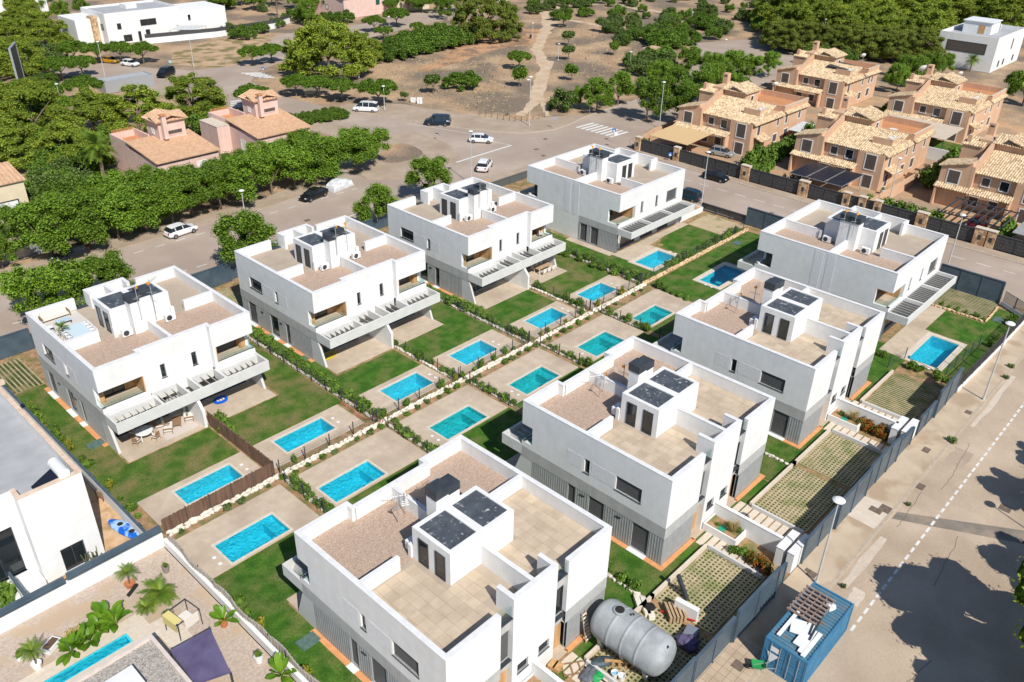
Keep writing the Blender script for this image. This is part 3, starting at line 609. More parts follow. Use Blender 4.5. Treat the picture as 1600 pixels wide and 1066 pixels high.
    bxv(r,'wall_end',white,(4.2,4.498,.002,.35,H2,ZR-.003),(LA-4.498,LA-4.2,.002,.35,H2,ZR-.003)) if 0 else None
    for u in(4.5,LA-4.5): b=MB(); b.add([(u,0,H2),(u,-.35,H2),(u,-.35,ZR),(u,0,ZR)],[(0,1,2,3)]); b.build('wall_end',white,r)
    ribs(r,(4.2,-.03),(0.03,-.03),0,H1,[]); ribs(r,(LA-.03,-.03),(LA-4.2,-.03),0,H1,[])
    b=MB(); b.wall((9.7,0),(5.6,0),0,8.9,[(9.7-9.2,9.7-8.15,1.8,2.65),(9.7-7.15,9.7-6.1,1.8,2.65)],t=.32); b.build('entrance_block',white,r)
    win(r,(9.2,0),(8.15,0),1.8,2.65);win(r,(7.15,0),(6.1,0),1.8,2.65)
    bxv(r,'entrance_fin',white,(5.6,5.92,.32,1.5,0,8.9),(9.38,9.7,.32,1.5,0,8.9))
    for u0,u1 in((4.5,5.6),(9.7,10.8)):
        bxv(r,'spandrel',band,(u0,u1,.35,.6,6.1,7.3)); bxv(r,'slot_lintel',band,(u0,u1,.36,.6,2.6,3.6))
        bxv(r,'slot_sill',dark,(u0,u1,.02,.6,7.3,7.36)) ; bxv(r,'slot_sill',dark,(u0,u1,.05,.36,3.5,3.56))
        bxv(r,'railing',rail,(u0+.02,u1-.02,.12,.14,7.36,8.3))
        win(r,(u1,-.38),(u0,-.38),3.6,6.1,'glass' if u0<5 else 'shutter',depth=.04,sill=False)
        bxv(r,'front_door',wood,(u0-.22 if u0<5 else u0,u1 if u0<5 else u1+.22,.5,.58,.05,2.6))
        bxv(r,'door_step',deck,(u0-.25,u1+.25,-.3,.5,.0,.06))
    # roof: floors, dividers, tower, chimney
    bxv(r,'terrace_floor',joint,(.35,LA-.35,.36,8.0,7.12,7.3) if 0 else (.35,4.5,.36,8.0,7.12,7.3),(4.5,LA-4.5,.61,4.7,7.12,7.3),(LA-4.5,LA-.35,.36,8.0,7.12,7.3)) if 0 else None
    bxv(r,'terrace_floor',terr,(.35,LA-.35,.61,8.15,7.12,7.3),(.35,4.5,.35,.61,7.12,7.3),(LA-4.5,LA-.35,.35,.61,7.12,7.3))
    bxv(r,'gravel_roof',gravelroof,(.35,LA-.35,8.15,13.85,7.1,7.285),(.35,4.05,13.85,LB-.35,7.1,7.285),(LA-4.05,LA-.35,13.85,LB-.35,7.1,7.285))
    bxv(r,'divider_wall',white,(.35,3.4,8.0,8.3,7.3,ZR-.005),(LA-3.4,LA-.35,8.0,8.3,7.3,ZR-.005))
    bxv(r,'divider_wall',white,(7.5,7.8,9.5,13.85,7.29,ZR-.005))
    bxv(r,'divider_wall',white,(7.5,7.8,.32,4.7,7.3,8.88))
    capring(r,[(-.02,.37,.37,LB-.37,ZR),(LA-.37,LA+.02,.37,LB-.37,ZR),(-.02,4.5,-.02,.37,ZR),(LA-4.5,LA+.02,-.02,.37,ZR),(-.02,4.37,LB-.37,LB+.02,ZR),(LA-4.37,LA+.02,LB-.37,LB+.02,ZR),(4.03,4.37,13.83,LB-.37,ZR),(LA-4.37,LA-4.03,13.83,LB-.37,ZR),(4.37,LA-4.37,13.83,14.22,ZR),(5.58,9.72,-.02,.34,8.9),(5.58,5.94,.34,1.52,8.9),(9.36,9.72,.34,1.52,8.9),(7.48,7.82,.34,4.7,8.885),(7.48,7.82,9.5,13.83,ZR),(.37,3.42,7.98,8.32,ZR),(LA-3.42,LA-.37,7.98,8.32,ZR)])
    tower(r,4.75,10.55,4.7,8.3,10.0,7.65,[((4.75,-5.15),(4.75,-6.1)),((4.75,-6.75),(4.75,-7.7)),((10.55,-6.1),(10.55,-5.15)),((10.55,-7.7),(10.55,-6.75))])
    bxv(r,'chimney',white,(7.3,8.4,8.302,9.3,7.3,10.8),(6.3,7.297,8.302,9.4,7.3,10.6))
    bxv(r,'chimney_cap',dark,(7.27,8.46,8.25,9.36,10.8,11.5),(6.24,7.265,8.3,9.46,10.6,11.25))
    bxv(r,'service_pier',white,(4.6,4.95,8.35,8.65,7.3,8.4),(LA-4.95,LA-4.6,8.35,8.65,7.3,8.4))
    ac(r,5.6,9.1);ac(r,9.9,9.1)
    bxv(r,'roof_drain',dark,(6.5,6.7,12.4,12.6,7.285,7.30))
    bxv(r,'ground_slab',deck,(.3,LA-.3,.6,13.3,-.05,.02)); 
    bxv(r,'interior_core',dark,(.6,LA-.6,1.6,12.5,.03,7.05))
    return r
mat_wing=mat('pale_grey_render',(.55,.55,.55),None,rough=.85)
band_w=mat('light_grey_fascia',(.56,.56,.55),(.62,.62,.61),1,.85,.1,30)
panelm=mat('relief_render',(.66,.67,.69),(.76,.76,.77),9,.85,.9,9,stretch=(1,1,2.5))
VL={'V1':'white semi-detached villa at far left, furnished roof terrace, beside the reed-fenced lawn','V2':'white semi-detached villa second from left in the back row, bare patios','V3':'white semi-detached villa third in the back row, wooden dining set on its patio',
 'W1':'large white semi-detached villa in the foreground, beside the grey storage tank','W2':'white semi-detached villa in the middle of the front row, behind the grey tank villa','W3':'white semi-detached villa third in the front row, orange hedge by its path'}
proto=villa('white_villa'); VO={}
for i,k in enumerate(['V1','V2','V3','W1','W2','W3']):
    o=proto if i==0 else copy_tree(proto); VO[k]=o; x,y=POS[k]
    if k[0]=='V': o.location=(x,y,0)
    else: o.location=(x+LA,y-LB,0); o.rotation_euler=(0,0,math.pi)
    tag(o,VL[k],'villa','white semi-detached villas')
# terrace tiles of the front row villas: laid one by one
tb=MB(); tb.box(0,.785,0,.785,0,.022); tme=tb.mesh('terrace_tile',tile)
for k in('W1','W2','W3'):
    for side in(0,1):
        for i in range(9):
            for j in range(9):
                u=.38+i*.80 if side==0 else LA-.38-.785-i*.80; v=.66+j*.80
                if v+.785>8.0 or (u+.785>4.72 and u<10.58 and v+.785>4.66) : continue
                if (u+.785>7.5 and u<7.8) or (v<1.5 and (5.6<u+.785 and u<5.92 or u+.785>9.38 and u<9.7)): continue
                inst(tme,'terrace_tile',(u,-v-.785,7.3+random.uniform(0,.008)),parent=VO[k])
def xvilla(name,flat=False):
    r=empty(name); A,B=15.4,16.8; H1,H2,ZR=2.7,3.65,8.4
    # west face (local x=0), white to the ground for the rear part
    b=MB(); b.wall((0,0),(0,-B),H2,ZR,[(-.1,2.1,4.15,6.0),(15.0,B+.1,4.15,6.0)],ends=False); b.wall((0,0),(0,-10),0,H2-.002,ends=False); b.build('side_wall',white,r)
    for a in(7.2,8.75):
        bxv(r,'relief_panel',panelm,(-.02,0,a,a+1.05,3.6,8.2))
    b=MB(); b.wall((0,-10.002),(0,-B),H1,H2-.003,ends=False); b.wall((0,-B),(A,-B),H1,H2-.003,ends=False); b.build('grey_band',band,r)
    dh=[(10.3,11.5,.12,2.6),(12.2,13.5,.12,2.6)]
    ribs(r,(.03,-10.03),(.03,-B+.03),0,H1,[(a-10.03,c-10.03,e,f) for a,c,e,f in dh])
    for a,c,e,f in dh: win(r,(0.03,-a),(.03,-c),e,f,'shutter',name='garden_door',sill=False)
    # south face
    sh=[(-.1,3.7,4.15,6.0),(5.0,5.5,4.7,6.2),(8.5,9.05,4.7,6.2),(11.2,13.7,4.6,6.15)]
    b=MB(); b.wall((0,-B),(A,-B),H2,ZR,sh,ends=False); b.build('front_wall',white,r)
    win(r,(5,-B),(5.5,-B),4.7,6.2);win(r,(8.5,-B),(9.05,-B),4.7,6.2);win(r,(11.2,-B),(13.7,-B),4.6,6.15,'shutter')
    gh=[(1.5,5,.1,2.4),(6.2,9.3,.1,2.4),(10.4,13.2,.1,2.4)]
    b=MB(); b.wall((.3,-B+.5),(A-.3,-B+.5),0,H1,[(h[0]-.3,h[1]-.3,h[2],h[3]) for h in gh]); b.build('garden_wall',mat_wing,r)
    for h in gh: win(r,(h[0],-B+.5),(h[1],-B+.5),h[2],h[3],'half',name='sliding_door',sill=False,div=2)
    b=MB(); b.wall((A,-B),(A,0),0,ZR,[(5.0,11.6,7.3,8.5)],ends=False); b.build('side_wall',white,r)
    b=MB(); b.wall((A,0),(0,0),0,ZR,[(A-2.1,A+.1,4.15,6.0)],ends=False); b.build('rear_wall',white,r)
    # balconies
    bxv(r,'balcony_floor',deck,(.35,3.7,13.4,B-.36,3.9,4.0)); bxv(r,'balcony_soffit',white,(.35,3.7,13.4,B-.36,6.0,6.12))
    bxv(r,'wood_lining',wood,(3.6,3.7,13.5,B-.36,4,6.0),(.36,.9,13.5,13.6,4,6.0),(.002,.36,14.9,14.998,4.15,6.0),(2.9,3.6,13.5,13.6,4,6))
    win(r,(.9,-13.55),(2.9,-13.55),4,6,'glass',name='balcony_door',sill=False,div=2,depth=0.02)
    bxv(r,'railing',rail,(.1,3.65,B-.2,B-.18,4.15,4.85),(.1,.12,15.05,B-.21,4.15,4.85))
    bxv(r,'balcony_floor',deck,(.35,4,.36,2.6,3.9,4.0)); bxv(r,'balcony_soffit',white,(.35,4,.36,2.6,6.0,6.12)); bxv(r,'balcony_back',dark,(.36,4,2.6,2.7,4,6))
    # pergolas
    bxv(r,'pergola_fascia',band_w,(0,A,B+2.1,B+2.3,2.8,3.7),(0,.2,B+.002,B+2.1,2.8,3.7),(A-.2,A,B+.002,B+2.1,2.8,3.7))
    bxv(r,'pergola_beam',band_w,(5,5.2,B+.002,B+2.1,2.85,3.68),(10.1,10.3,B+.002,B+2.1,2.85,3.68))
    for a,c,n in((.4,4.9,7),(5.4,10,9),(10.5,15,8)): blades(r,a,c,n,B+.002,B+2.1,3.0,3.55)
    bxv(r,'pergola_fascia',band_w,(0,6,-2.3,-2.1,2.8,3.7),(0,.2,-2.1,-.002,2.8,3.7),(5.8,6,-2.1,-.002,2.8,3.7)); blades(r,.4,5.6,7,-2.1,-.002,3.0,3.55)
    # roof
    bxv(r,'terrace_floor',terr,(5.9,A-.35,.35,B-.35,7.1,7.3)); bxv(r,'gravel_roof',gravelroof,(.35,5.7,.35,B-.35,7.1,7.285))
    bxv(r,'divider_wall',white,(5.65,5.95,.35,4.8,7.28,ZR-.005),(5.65,5.95,12.6,B-.35,7.28,ZR-.005),(.35,4.9,8.55,8.85,7.29,ZR-.005))
    bxv(r,'roof_box_wall',white,(13.8,A+.0,4.9,5.2,7.3,8.9),(13.8,A,11.6,11.9,7.3,8.9),(A-.3,A,5.2,11.6,7.31,8.9),(13.8,A-.3,8.3,8.55,7.3,8.88),(10.25,13.8,8.3,8.55,7.3,8.87))
    capring(r,[(-.02,.37,.37,B-.37,ZR),(-.02,A+.02,-.02,.37,ZR),(-.02,A+.02,B-.37,B+.02,ZR),(A-.37,A+.02,.37,4.9,ZR),(A-.37,A+.02,11.9,B-.37,ZR),(5.63,5.97,.37,4.82,ZR),(5.63,5.97,12.58,B-.37,ZR),(.37,4.9,8.53,8.87,ZR),(13.78,A+.02,4.88,5.2,8.9),(13.78,A+.02,11.6,11.92,8.9),(A-.32,A+.02,5.2,11.6,8.9)])
    tower(r,6.0,10.2,5.3,11.5,10.0,8.4,[((7.3,-11.5),(8.2,-11.5)),((8.7,-11.5),(9.6,-11.5))],swap=True)
    bxv(r,'chimney',white,(4.9,5.998,7.4,9.7,7.3,10.7),(6.0,6.2,7.4,9.7,10.0,10.7)); bxv(r,'chimney_cap',dark,(4.8,6.3,7.3,8.52,10.7,11.4),(4.8,6.3,8.58,9.8,10.7,11.4))
    ac(r,5.2,6.2,-R(90));ac(r,5.2,11.0,-R(90)); bxv(r,'service_pier',white,(5.5,5.85,4.95,5.2,7.3,8.4))
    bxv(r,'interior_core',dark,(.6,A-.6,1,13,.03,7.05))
    return r
x0=xvilla('white_villa'); x0.location=(*POS['V4'],0); tag(x0,'white detached villa at the top of the back row, near the zebra crossing','villa','white detached villas')
x1=copy_tree(x0); x1.location=(*POS['W4'],0); tag(x1,'white detached villa at right, beside the cross street and the lawn with a pool','villa','white detached villas')
# ---------------- antennas on the roofs
def antenna(x,y,z,h,lab,dirz=0,orange=True):
    r=empty('television_antenna',(x,y,z),dirz,lab,'antenna','roof antennas')
    b=MB(); b.tube((0,0,0),(0,0,h),.035,n=6); b.build('mast',metal,r)
    b=MB(); b.tube((-.1,0,h*.92),(1.25,0,h*.92),.018,n=5)
    for i in range(8): b.tube((.05+i*.16,-.28+.015*i,h*.92),(.05+i*.16,.28-.015*i,h*.92),.011,n=4)
    b.build('yagi_array',metal,r)
    b=MB()
    b.box(-.22,-.18,-.15,.15,h*.92-.13,h*.92+.13); b.build('reflector',orange_p if orange else metal,r)
    if h>1.8:
        b=MB(); b.tube((0,-.5,h*.62),(0,.5,h*.62),.015,n=5)
        for i in range(5): b.tube((-.25,-.4+i*.2,h*.62),(.25,-.4+i*.2,h*.62),.012,n=4)
        b.build('cross_array',metal,r)
def wl(k,u,v):
    x,y=POS[k]
    return (x+LA-u,y-LB+v) if k[0]=='W' and k!='W4' else (x+u,y-v)
for k,nm in(('W1','foreground villa by the tank'),('W2','middle villa of the front row'),('W3','third villa of the front row')):
    for u,v,h,t,d in((9.1,11.6,1.5,'short antenna nearest the parapet',.4),(8.2,11.9,1.9,'antenna next to the central divider',2.6),(6.6,11.0,2.6,'tall antenna behind the chimney',.2)):
        p=wl(k,u,v); antenna(*p,7.3,h,f'{t} on the {nm}',d,h>1.6)
for k,nm in(('V1','leftmost back-row villa'),('V2','second back-row villa'),('V3','third back-row villa')):
    for u,t in((7.0,'left'),(8.4,'right')):
        p=wl(k,u,9.72); antenna(*p,8.9,3.6,f'{t} of the two masts fixed to the chimney of the {nm}',2.2 if t=='left' else .6,True)
for k,nm in(('V4','detached villa by the zebra crossing'),('W4','detached villa by the cross street')):
    for v,t in((7.9,'rear'),(9.2,'front')): antenna(POS[k][0]+4.7,POS[k][1]-v,8.9,3.4,f'{t} mast on the chimney of the {nm}',1.0,True)
# ================================================================ POOLS
PLAB={'V1L':'turquoise pool in the leftmost garden, enclosed by the brown reed fence','V1R':'turquoise pool right of the reed fence, below the blue float on the patio','V2L':'rectangular pool left of the second back-row garden divider','V2R':'pool in the second back-row garden, under the tall dark lawn','V3L':'blue pool next to the bare patio of the third back-row villa','V3R':'blue pool in front of the wooden dining set','V4':'pool on the deck of the detached villa by the zebra crossing',
 'W1L':'large pool with step ledge at the bottom left, beside the purple shade garden','W1R':'large pool just behind the foreground villa roof','W2L':'greenish pool just above the roof antennas of the foreground villa','W2R':'green-blue pool behind the middle front-row villa','W3L':'deep green pool on the bare deck left of the third front-row villa','W3R':'small-looking pool partly hidden by a shrub, behind the third front-row roof','W4A':'pool half in deep shade behind the detached villa','W4B':'pool with pale coping on the lawn at far right'}
def pool(k,x0,x1,yt,yb):
    r=empty('swimming_pool',((x0+x1)/2,(yt+yb)/2,0),0,PLAB[k],'pool','swimming pools'); hx=(x1-x0)/2;hy=(yt-yb)/2
    W=k[0]=='W'; pt=pool_tile2 if (k in('W2L','W2R','W3L','W3R')) else pool_tile; D=-1.35
    b=MB(); t=.2
    b.box(-hx+.0,-hx+t,-hy,hy,D,-.03);b.box(hx-t,hx,-hy,hy,D,-.03);b.box(-hx+t,hx-t,-hy,-hy+t,D,-.03);b.box(-hx+t,hx-t,hy-t,hy,D,-.03);b.box(-hx,hx,-hy,hy,D-.1,D)
    b.build('basin',pt,r)
    if W and k!='W4B':
        b=MB(); b.box(hx-1.1,hx-t,-hy+t,hy-t,D,-.42); b.box(hx-1.9,hx-1.1,-hy+t,-hy+1.1,D,-.65); b.build('step_ledge',pt,r)
    elif k=='V4': pass
    else:
        b=MB(); b.box(-hx+t,-hx+.9,-hy+t,-hy+1.2,D,-.5); b.build('step_ledge',pt,r)
    c=.28; b=MB(); z0,z1=-.03,.075
    for i in range(int((2*hx)//.6)):
        pass
    b.box(-hx-.0,hx,-hy,-hy+c*.7,z0,z1);b.box(-hx,hx,hy-c*.7,hy,z0,z1);b.box(-hx,-hx+c*.7,-hy+c*.7,hy-c*.7,z0,z1);b.box(hx-c*.7,hx,-hy+c*.7,hy-c*.7,z0,z1)
    b.build('coping',coping,r)
    if k in('V4','W4B','W4A'):
        b=MB(); e=.42; b.box(-hx-e,hx+e,-hy-e,-hy-.003,.0,.085);b.box(-hx-e,hx+e,hy+.003,hy+e,.0,.085);b.box(-hx-e,-hx-.003,-hy,hy,.0,.085);b.box(hx+.003,hx+e,-hy,hy,.0,.085); b.build('coping_border',coping,r)
    n=26;b=MB(); a=.19
    b.add([(-hx+a,-hy+a,-.05),(hx-a,-hy+a,-.05),(hx-a,hy-a,-.05),(-hx+a,hy-a,-.05)],[(0,1,2,3)]); b.build('water_surface',water,r)
    for dx in(.7,1.5):
        b=MB(); b.lathe([(.14,.05),(.16,.056),(.12,.062)],n=12); b.build('skimmer_lid',plastic_w,r,loc=(hx+.55,(-hy+dx*1.1),.03) if not W else (-hx-.5,-hy+dx*1.1,.03))
for p in POOLS: pool(*p)
# ================================================================ BOUNDARY WALLS, WIRE FENCES, HEDGES
STN=[]
for i in range(6):
    random.seed(20+i); b=MB(); b.ball((0,0,.12),(.28+random.random()*.08,.17,.15),n=6,k=3,jit=.22); STN.append(b.mesh('stone',limestone))
STO=[]
for i in range(3):
    random.seed(40+i); b=MB(); b.ball((0,0,.12),(.30,.17,.14),n=6,k=3,jit=.2); STO.append(b.mesh('stone',orangestone))
random.seed(3)
def stone_wall(p,q,lab,rows=2,stones=None,cnt=None,parts=True,z=0):
    p=Vector(p);q=Vector(q);L=(q-p).length;d=(q-p)/L;n=Vector((-d.y,d.x)); r=empty('stone_border',(p.x,p.y,z),math.atan2(d.y,d.x),lab,'stone border','stone borders between the gardens')
    s=.2
    st=stones or STN
    while s<L-.1:
        for k in range(rows):
            inst(random.choice(st),'stone',(s+random.uniform(-.06,.06),(k-.5*(rows-1))*.3+random.uniform(-.05,.05),random.uniform(-.02,.03)+.0),rz=random.uniform(-.3,.3)+(math.pi if random.random()<.5 else 0),sc=random.uniform(.85,1.15),parent=r)
        s+=.52
    return r
def wire_fence(p,q,lab,h=1.25,step=2.6,z=.0):
    p=Vector(p);q=Vector(q);L=(q-p).length;d=(q-p)/L; r=empty('wire_fence',(p.x,p.y,z),math.atan2(d.y,d.x),lab,'wire fence','wire fences between the gardens'); n=max(1,round(L/step))
    for i in range(n+1):
        b=MB(); b.tube((L*i/n,0,0),(L*i/n,0,h+.22),.05,n=6); b.build('post',dark,r)
    b=MB()
    for k in range(5): b.tube((0,0,.12+k*(h-.15)/4),(L,0,.12+k*(h-.15)/4),.012,n=3,caps=False)
    s=0
    while s<L: b.tube((s,0,.05),(s,0,h),.006,n=3,caps=False); s+=.35
    b.build('mesh_panel',mesh_g,r)
# leafy builders -------------------------------------------------------
def leafmesh(name,clumps,nl,ls,mats,seed=0,flat=.0,corem=True,cr=.55,asp=.6):
    """clumps: (cx,cy,cz,rx,ry,rz). leaves fill each clump's shell; a rough core, coloured dark as crown shade, keeps it dense"""
    rnd=random.Random(seed); b=MB()
    if corem:
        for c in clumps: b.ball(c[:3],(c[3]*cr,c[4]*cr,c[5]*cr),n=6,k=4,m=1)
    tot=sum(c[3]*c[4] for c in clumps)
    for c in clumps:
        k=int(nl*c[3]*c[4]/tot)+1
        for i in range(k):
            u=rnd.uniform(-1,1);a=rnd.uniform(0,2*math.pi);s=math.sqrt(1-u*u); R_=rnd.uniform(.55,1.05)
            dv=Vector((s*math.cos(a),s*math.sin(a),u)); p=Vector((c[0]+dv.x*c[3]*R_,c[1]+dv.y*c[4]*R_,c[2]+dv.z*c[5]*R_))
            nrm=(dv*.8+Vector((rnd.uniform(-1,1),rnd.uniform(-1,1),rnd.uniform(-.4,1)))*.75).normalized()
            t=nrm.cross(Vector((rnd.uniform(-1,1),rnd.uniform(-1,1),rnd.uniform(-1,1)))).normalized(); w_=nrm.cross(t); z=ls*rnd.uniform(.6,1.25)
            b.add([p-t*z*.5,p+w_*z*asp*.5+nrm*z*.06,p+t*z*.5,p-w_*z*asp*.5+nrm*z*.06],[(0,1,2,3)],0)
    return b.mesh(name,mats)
def shrubmesh(seed,rx,ry,rz,m,nl=620,ls=.19,nc=9):
    rnd=random.Random(seed); cl=[]
    for i in range(nc): a=rnd.uniform(0,6.28);q=rnd.uniform(0,.55); cl.append((rx*q*math.cos(a),ry*q*math.sin(a),rz*(.35+.45*rnd.random()),rx*rnd.uniform(.4,.6),ry*rnd.uniform(.4,.6),rz*rnd.uniform(.35,.5)))
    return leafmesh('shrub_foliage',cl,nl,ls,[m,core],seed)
SH=[shrubmesh(1,.6,.6,.8,leafD),shrubmesh(2,.6,.55,.7,leafD),shrubmesh(3,.5,.6,.9,leafD)]
SHG=[shrubmesh(5,.45,.45,.42,leafG,300,.13),shrubmesh(6,.42,.45,.4,leafD,300,.12)]
SHY=[shrubmesh(7,.6,.5,.8,leafY,300,.2)]
def hedge_line(p,q,lab,dens=1.0,sc=(.7,1.2),lib=None,step=.8,wob=.22,hs=1.0):
    step*=1.3; sc=(sc[0]*1.32,sc[1]*1.32)
    """each bush of the hedge is a thing of its own; alike ones share the label of the line"""
    p=Vector(p);q=Vector(q);L=(q-p).length;d=(q-p)/L;n=Vector((-d.y,d.x)); s=random.uniform(0,step)
    while s<L:
        if random.random()<dens:
            c=p+d*s+n*random.uniform(-wob,wob); k=random.uniform(*sc)
            inst(random.choice(lib or SH),'shrub',(c.x,c.y,0),random.uniform(0,6.28),(k,k,k*hs*random.uniform(.8,1.2)),label=lab,cat='shrub',group=lab)
        s+=step*random.uniform(.8,1.2)
# reed fence (brown)
def reed_fence(pts,h,lab,m=reed,base=.0,name='reed_fence',wav=0.0,panel=2.2):
    r=empty(name,(pts[0][0],pts[0][1],0),0,lab,'screen fence'); o=Vector(pts[0])
    for i in range(len(pts)-1):
        p=Vector(pts[i])-o;q=Vector(pts[i+1])-o;L=(q-p).length;d=(q-p)/L;n=Vector((-d.y,d.x)); k=max(1,round(L/panel))
        for j in range(k):
            a=p+d*(L*j/k);e=p+d*(L*(j+1)/k); b=MB()
            m_=max(2,int((e-a).length/.09)); 
            for t in range(m_):
                c=a+(e-a)*((t+.5)/m_)+n*(.02*math.sin(t*1.7)+wav*math.sin((L*j/k+t*.09)*1.3)); hh=h*random.uniform(.96,1.02)+wav*.8*math.sin((L*j/k+t*.09)*.9)
                b.box(c.x-.05,c.x+.05,c.y-.02 if abs(d.x)>.5 else c.y-.05,c.y+.02 if abs(d.x)>.5 else c.y+.05,base,hh)
            b.build('reed_panel',m,r)
            b=MB(); b.tube((a.x,a.y,0),(a.x,a.y,h+.1),.04,n=6); b.build('post',dark,r)
reed_fence([(8.05,-17.5),(8.15,-28.35),(-2.1,-28.45)],1.55,'dark brown reed screen fence round the leftmost garden')
reed_fence([(-2.45,-30.2),(-2.5,-37),(-2.4,-44),(-2.2,-52)],1.25,'weathered grey cane screen leaning along the purple-shade garden',mat('grey_cane',(.30,.27,.24),(.40,.36,.32),5,.9,stretch=(1,1,.1)),name='cane_fence',wav=.10)
# central spine wall of white stones with hedges and a wire fence
for a,c,t in((-2,8.3,'left of the first divider'),(8.6,19.3,'behind the second lawn pool'),(19.7,30.4,'behind the third lawn pool'),(30.8,41.4,'behind the fourth lawn pool'),(41.8,51.8,'behind the fifth lawn pool'),(52.2,62.4,'behind the sixth lawn pool')):
    stone_wall((a,-28.75-(a*.004)),(c,-28.75-(c*.004)),f'line of white limestone blocks {t}')
stone_wall((62.6,-28.8),(88.5,-28.9),'ochre limestone edging between the two detached villas',rows=2,stones=STO)
for a,c,t in((8.7,19.4,'second'),(19.6,30.3,'third'),(30.6,41.1,'fourth'),(41.3,52,'fifth'),(52.2,62.4,'sixth'),(62.7,88,'last')):
    wire_fence((a,-28.35),(c,-28.4),f'wire fence above the stones behind the {t} back-row garden')
hedge_line((-2,-29.35),(62,-29.75),'small round grey-green bush in the planted strip along the front-row decks',.85,(.5,.9),SHG,1.05,.12)
hedge_line((9,-28.2),(62,-28.5),'straggly green climber on the wire fence above the white stones',.35,(.3,.62),SH+SHY,.8,.15,1.5)
hedge_line((62.8,-27.9),(87,-28.0),'leafy bush in the hedge between the two detached villas',.7,(.5,1.0),SH,.85,.2)
# dividers back row
DV=[(19.6,-.5,-28,'the first and second back-row villas'),(41.0,-2,-28.2,'the second and third back-row villas'),(62.5,-2,-28.3,'the third back-row villa and the detached villa')]
for x,ya,yb,t in DV:
    stone_wall((x,ya),(x,yb),f'white stone edging between {t}',rows=1); wire_fence((x-.25,ya),(x-.25,yb),f'wire fence between {t}')
    hedge_line((x+.45,ya),(x+.5,yb),f'leafy bush in the hedge between {t}',.95,(.6,1.1),SH,.72)
hedge_line((62.0,-5),(62.0,-27),'leafy climber on the fence left of the detached villa pool',.7,(.5,1.1),SH,.9)
for x,t in((29.9,'the second villa'),(51.5,'the third villa')):
    stone_wall((x,-17.9),(x,-28.2),f'white stone edging down the middle garden of {t}',rows=1); wire_fence((x,-17.9),(x,-28.2),f'wire fence down the middle garden of {t}'); hedge_line((x+.25,-17.9),(x+.3,-28),f'leafy bush along the middle fence of {t}',.75,(.5,1.0),SH,.85)
hedge_line((-2.75,-.5),(-2.6,-27),'low bright bush along the left boundary of the first garden',.6,(.45,.85),SH+SHY,.8,.15)
hedge_line((8.7,-17.8),(8.7,-21.5),'bushy green shrub on the reed fence by the lounge set',.95,(.8,1.2),SH,.7,.15)
# dividers front row (deck level)
for x,t in((8.5,'first'),(19.95,'second'),(30.75,'third'),(41.7,'fourth'),(52.7,'fifth')):
    stone_wall((x,-29.6),(x,-36),f'white stone edging between front-row decks, {t} from the left',rows=1); wire_fence((x-.2,-29.8),(x-.2,-41),f'wire fence between front-row decks, {t} from the left')
    hedge_line((x+.15,-30),(x+.15,-36.4),f'dark green bush between the front-row decks at the {t} divider',.9,(.45,.85),SH,.7,.12)
hedge_line((62.9,-30),(62.9,-36),'leafy bush by the shaded pool of the detached villa',.9,(.5,.9),SH,.8)
hedge_line((-1.9,-36),(-1.9,-55),'bright bush against the grey cane screen',.5,(.45,.8),SH+SHY,1.0,.15)
for x,t in((19.6,'the foreground and middle villas'),(41.9,'the middle and third villas')):
    stone_wall((x-.6,-44),(x-.3,-60.2),f'white stone edging in the side garden between {t}',rows=1); hedge_line((x,-50),(x+.1,-60),f'sparse bush in the side garden between {t}',.8,(.5,.95),SH,.9,.35)
hedge_line((66.6,-50),(66.4,-65.8),'dense leafy bush between the parking bay and the right-hand pool lawn',.95,(.7,1.1),SH,.75,.3)
hedge_line((77,-66),(88,-66),'bush at the foot of the right-hand boundary fence',.6,(.5,.9),SH,1.0,.15)
hedge_line((84.5,-57),(84.2,-63.5),'small bush in the ochre stone border of the far parking bay',.8,(.3,.6),SH,.8,.1)
wire_fence((64.9,-59.5),(68,-60.1),'wire fence at the corner of the right-hand pool lawn'); wire_fence((67.9,-64.6),(77,-65),'wire fence below the right-hand pool')
stone_wall((83.5,-57.2),(83.5,-63.6),'ochre stones edging the far parking bay',1,STO); stone_wall((83.6,-63.7),(89,-63.5),'ochre stones along the corner lawn',1,STO)
stone_wall((73.9,-21.2),(84,-21.2),'ochre stones between gravel bay and lawn of the upper detached villa',1,STO) if 0 else None
# ================================================================ STREET FENCES AND GATES
def panel_fence(name,p,q,h,lab,board=.5,m=fenceblue,z0=.05,cat='gate',kind='h',th=.07,toprail=True):
    """sheet-metal fence of boards; every board is a part"""
    p=Vector(p);q=Vector(q);L=(q-p).length;d=(q-p)/L; r=empty(name,(p.x,p.y,0),math.atan2(d.y,d.x),lab,cat)
    if kind=='h':
        n=max(1,round((h-z0)/board)); 
        for i in range(n):
            b=MB(); a=z0+(h-z0)*i/n; e=z0+(h-z0)*(i+1)/n-.02; b.box(0,L,-th/2,th/2,a,e); b.build('board',m,r)
    else:
        n=max(1,round(L/board))
        for i in range(n):
            b=MB(); b.box(L*i/n,L*(i+1)/n-.02,-th/2,th/2,z0,h); b.build('board',m,r)
    if toprail: b=MB(); b.box(0,L,-.11,.11,h,h+.09); b.build('top_rail',m,r)
    k=max(1,round(L/2.6))
    for i in range(k+1): b=MB(); b.box(L*i/k-.07,L*i/k+.07,-.1,.1,0,h); b.build('post',m,r)
    return r
panel_fence('sliding_gate',(8.8,-66.55),(15.4,-66.55),2.6,'slate-blue metal fence at the bottom edge beside the grey tank',.24,cat='fence')
panel_fence('sliding_gate',(15.5,-66.6),(20.3,-66.6),2.5,'slate-blue boarded fence between tank and container',.24,cat='fence')
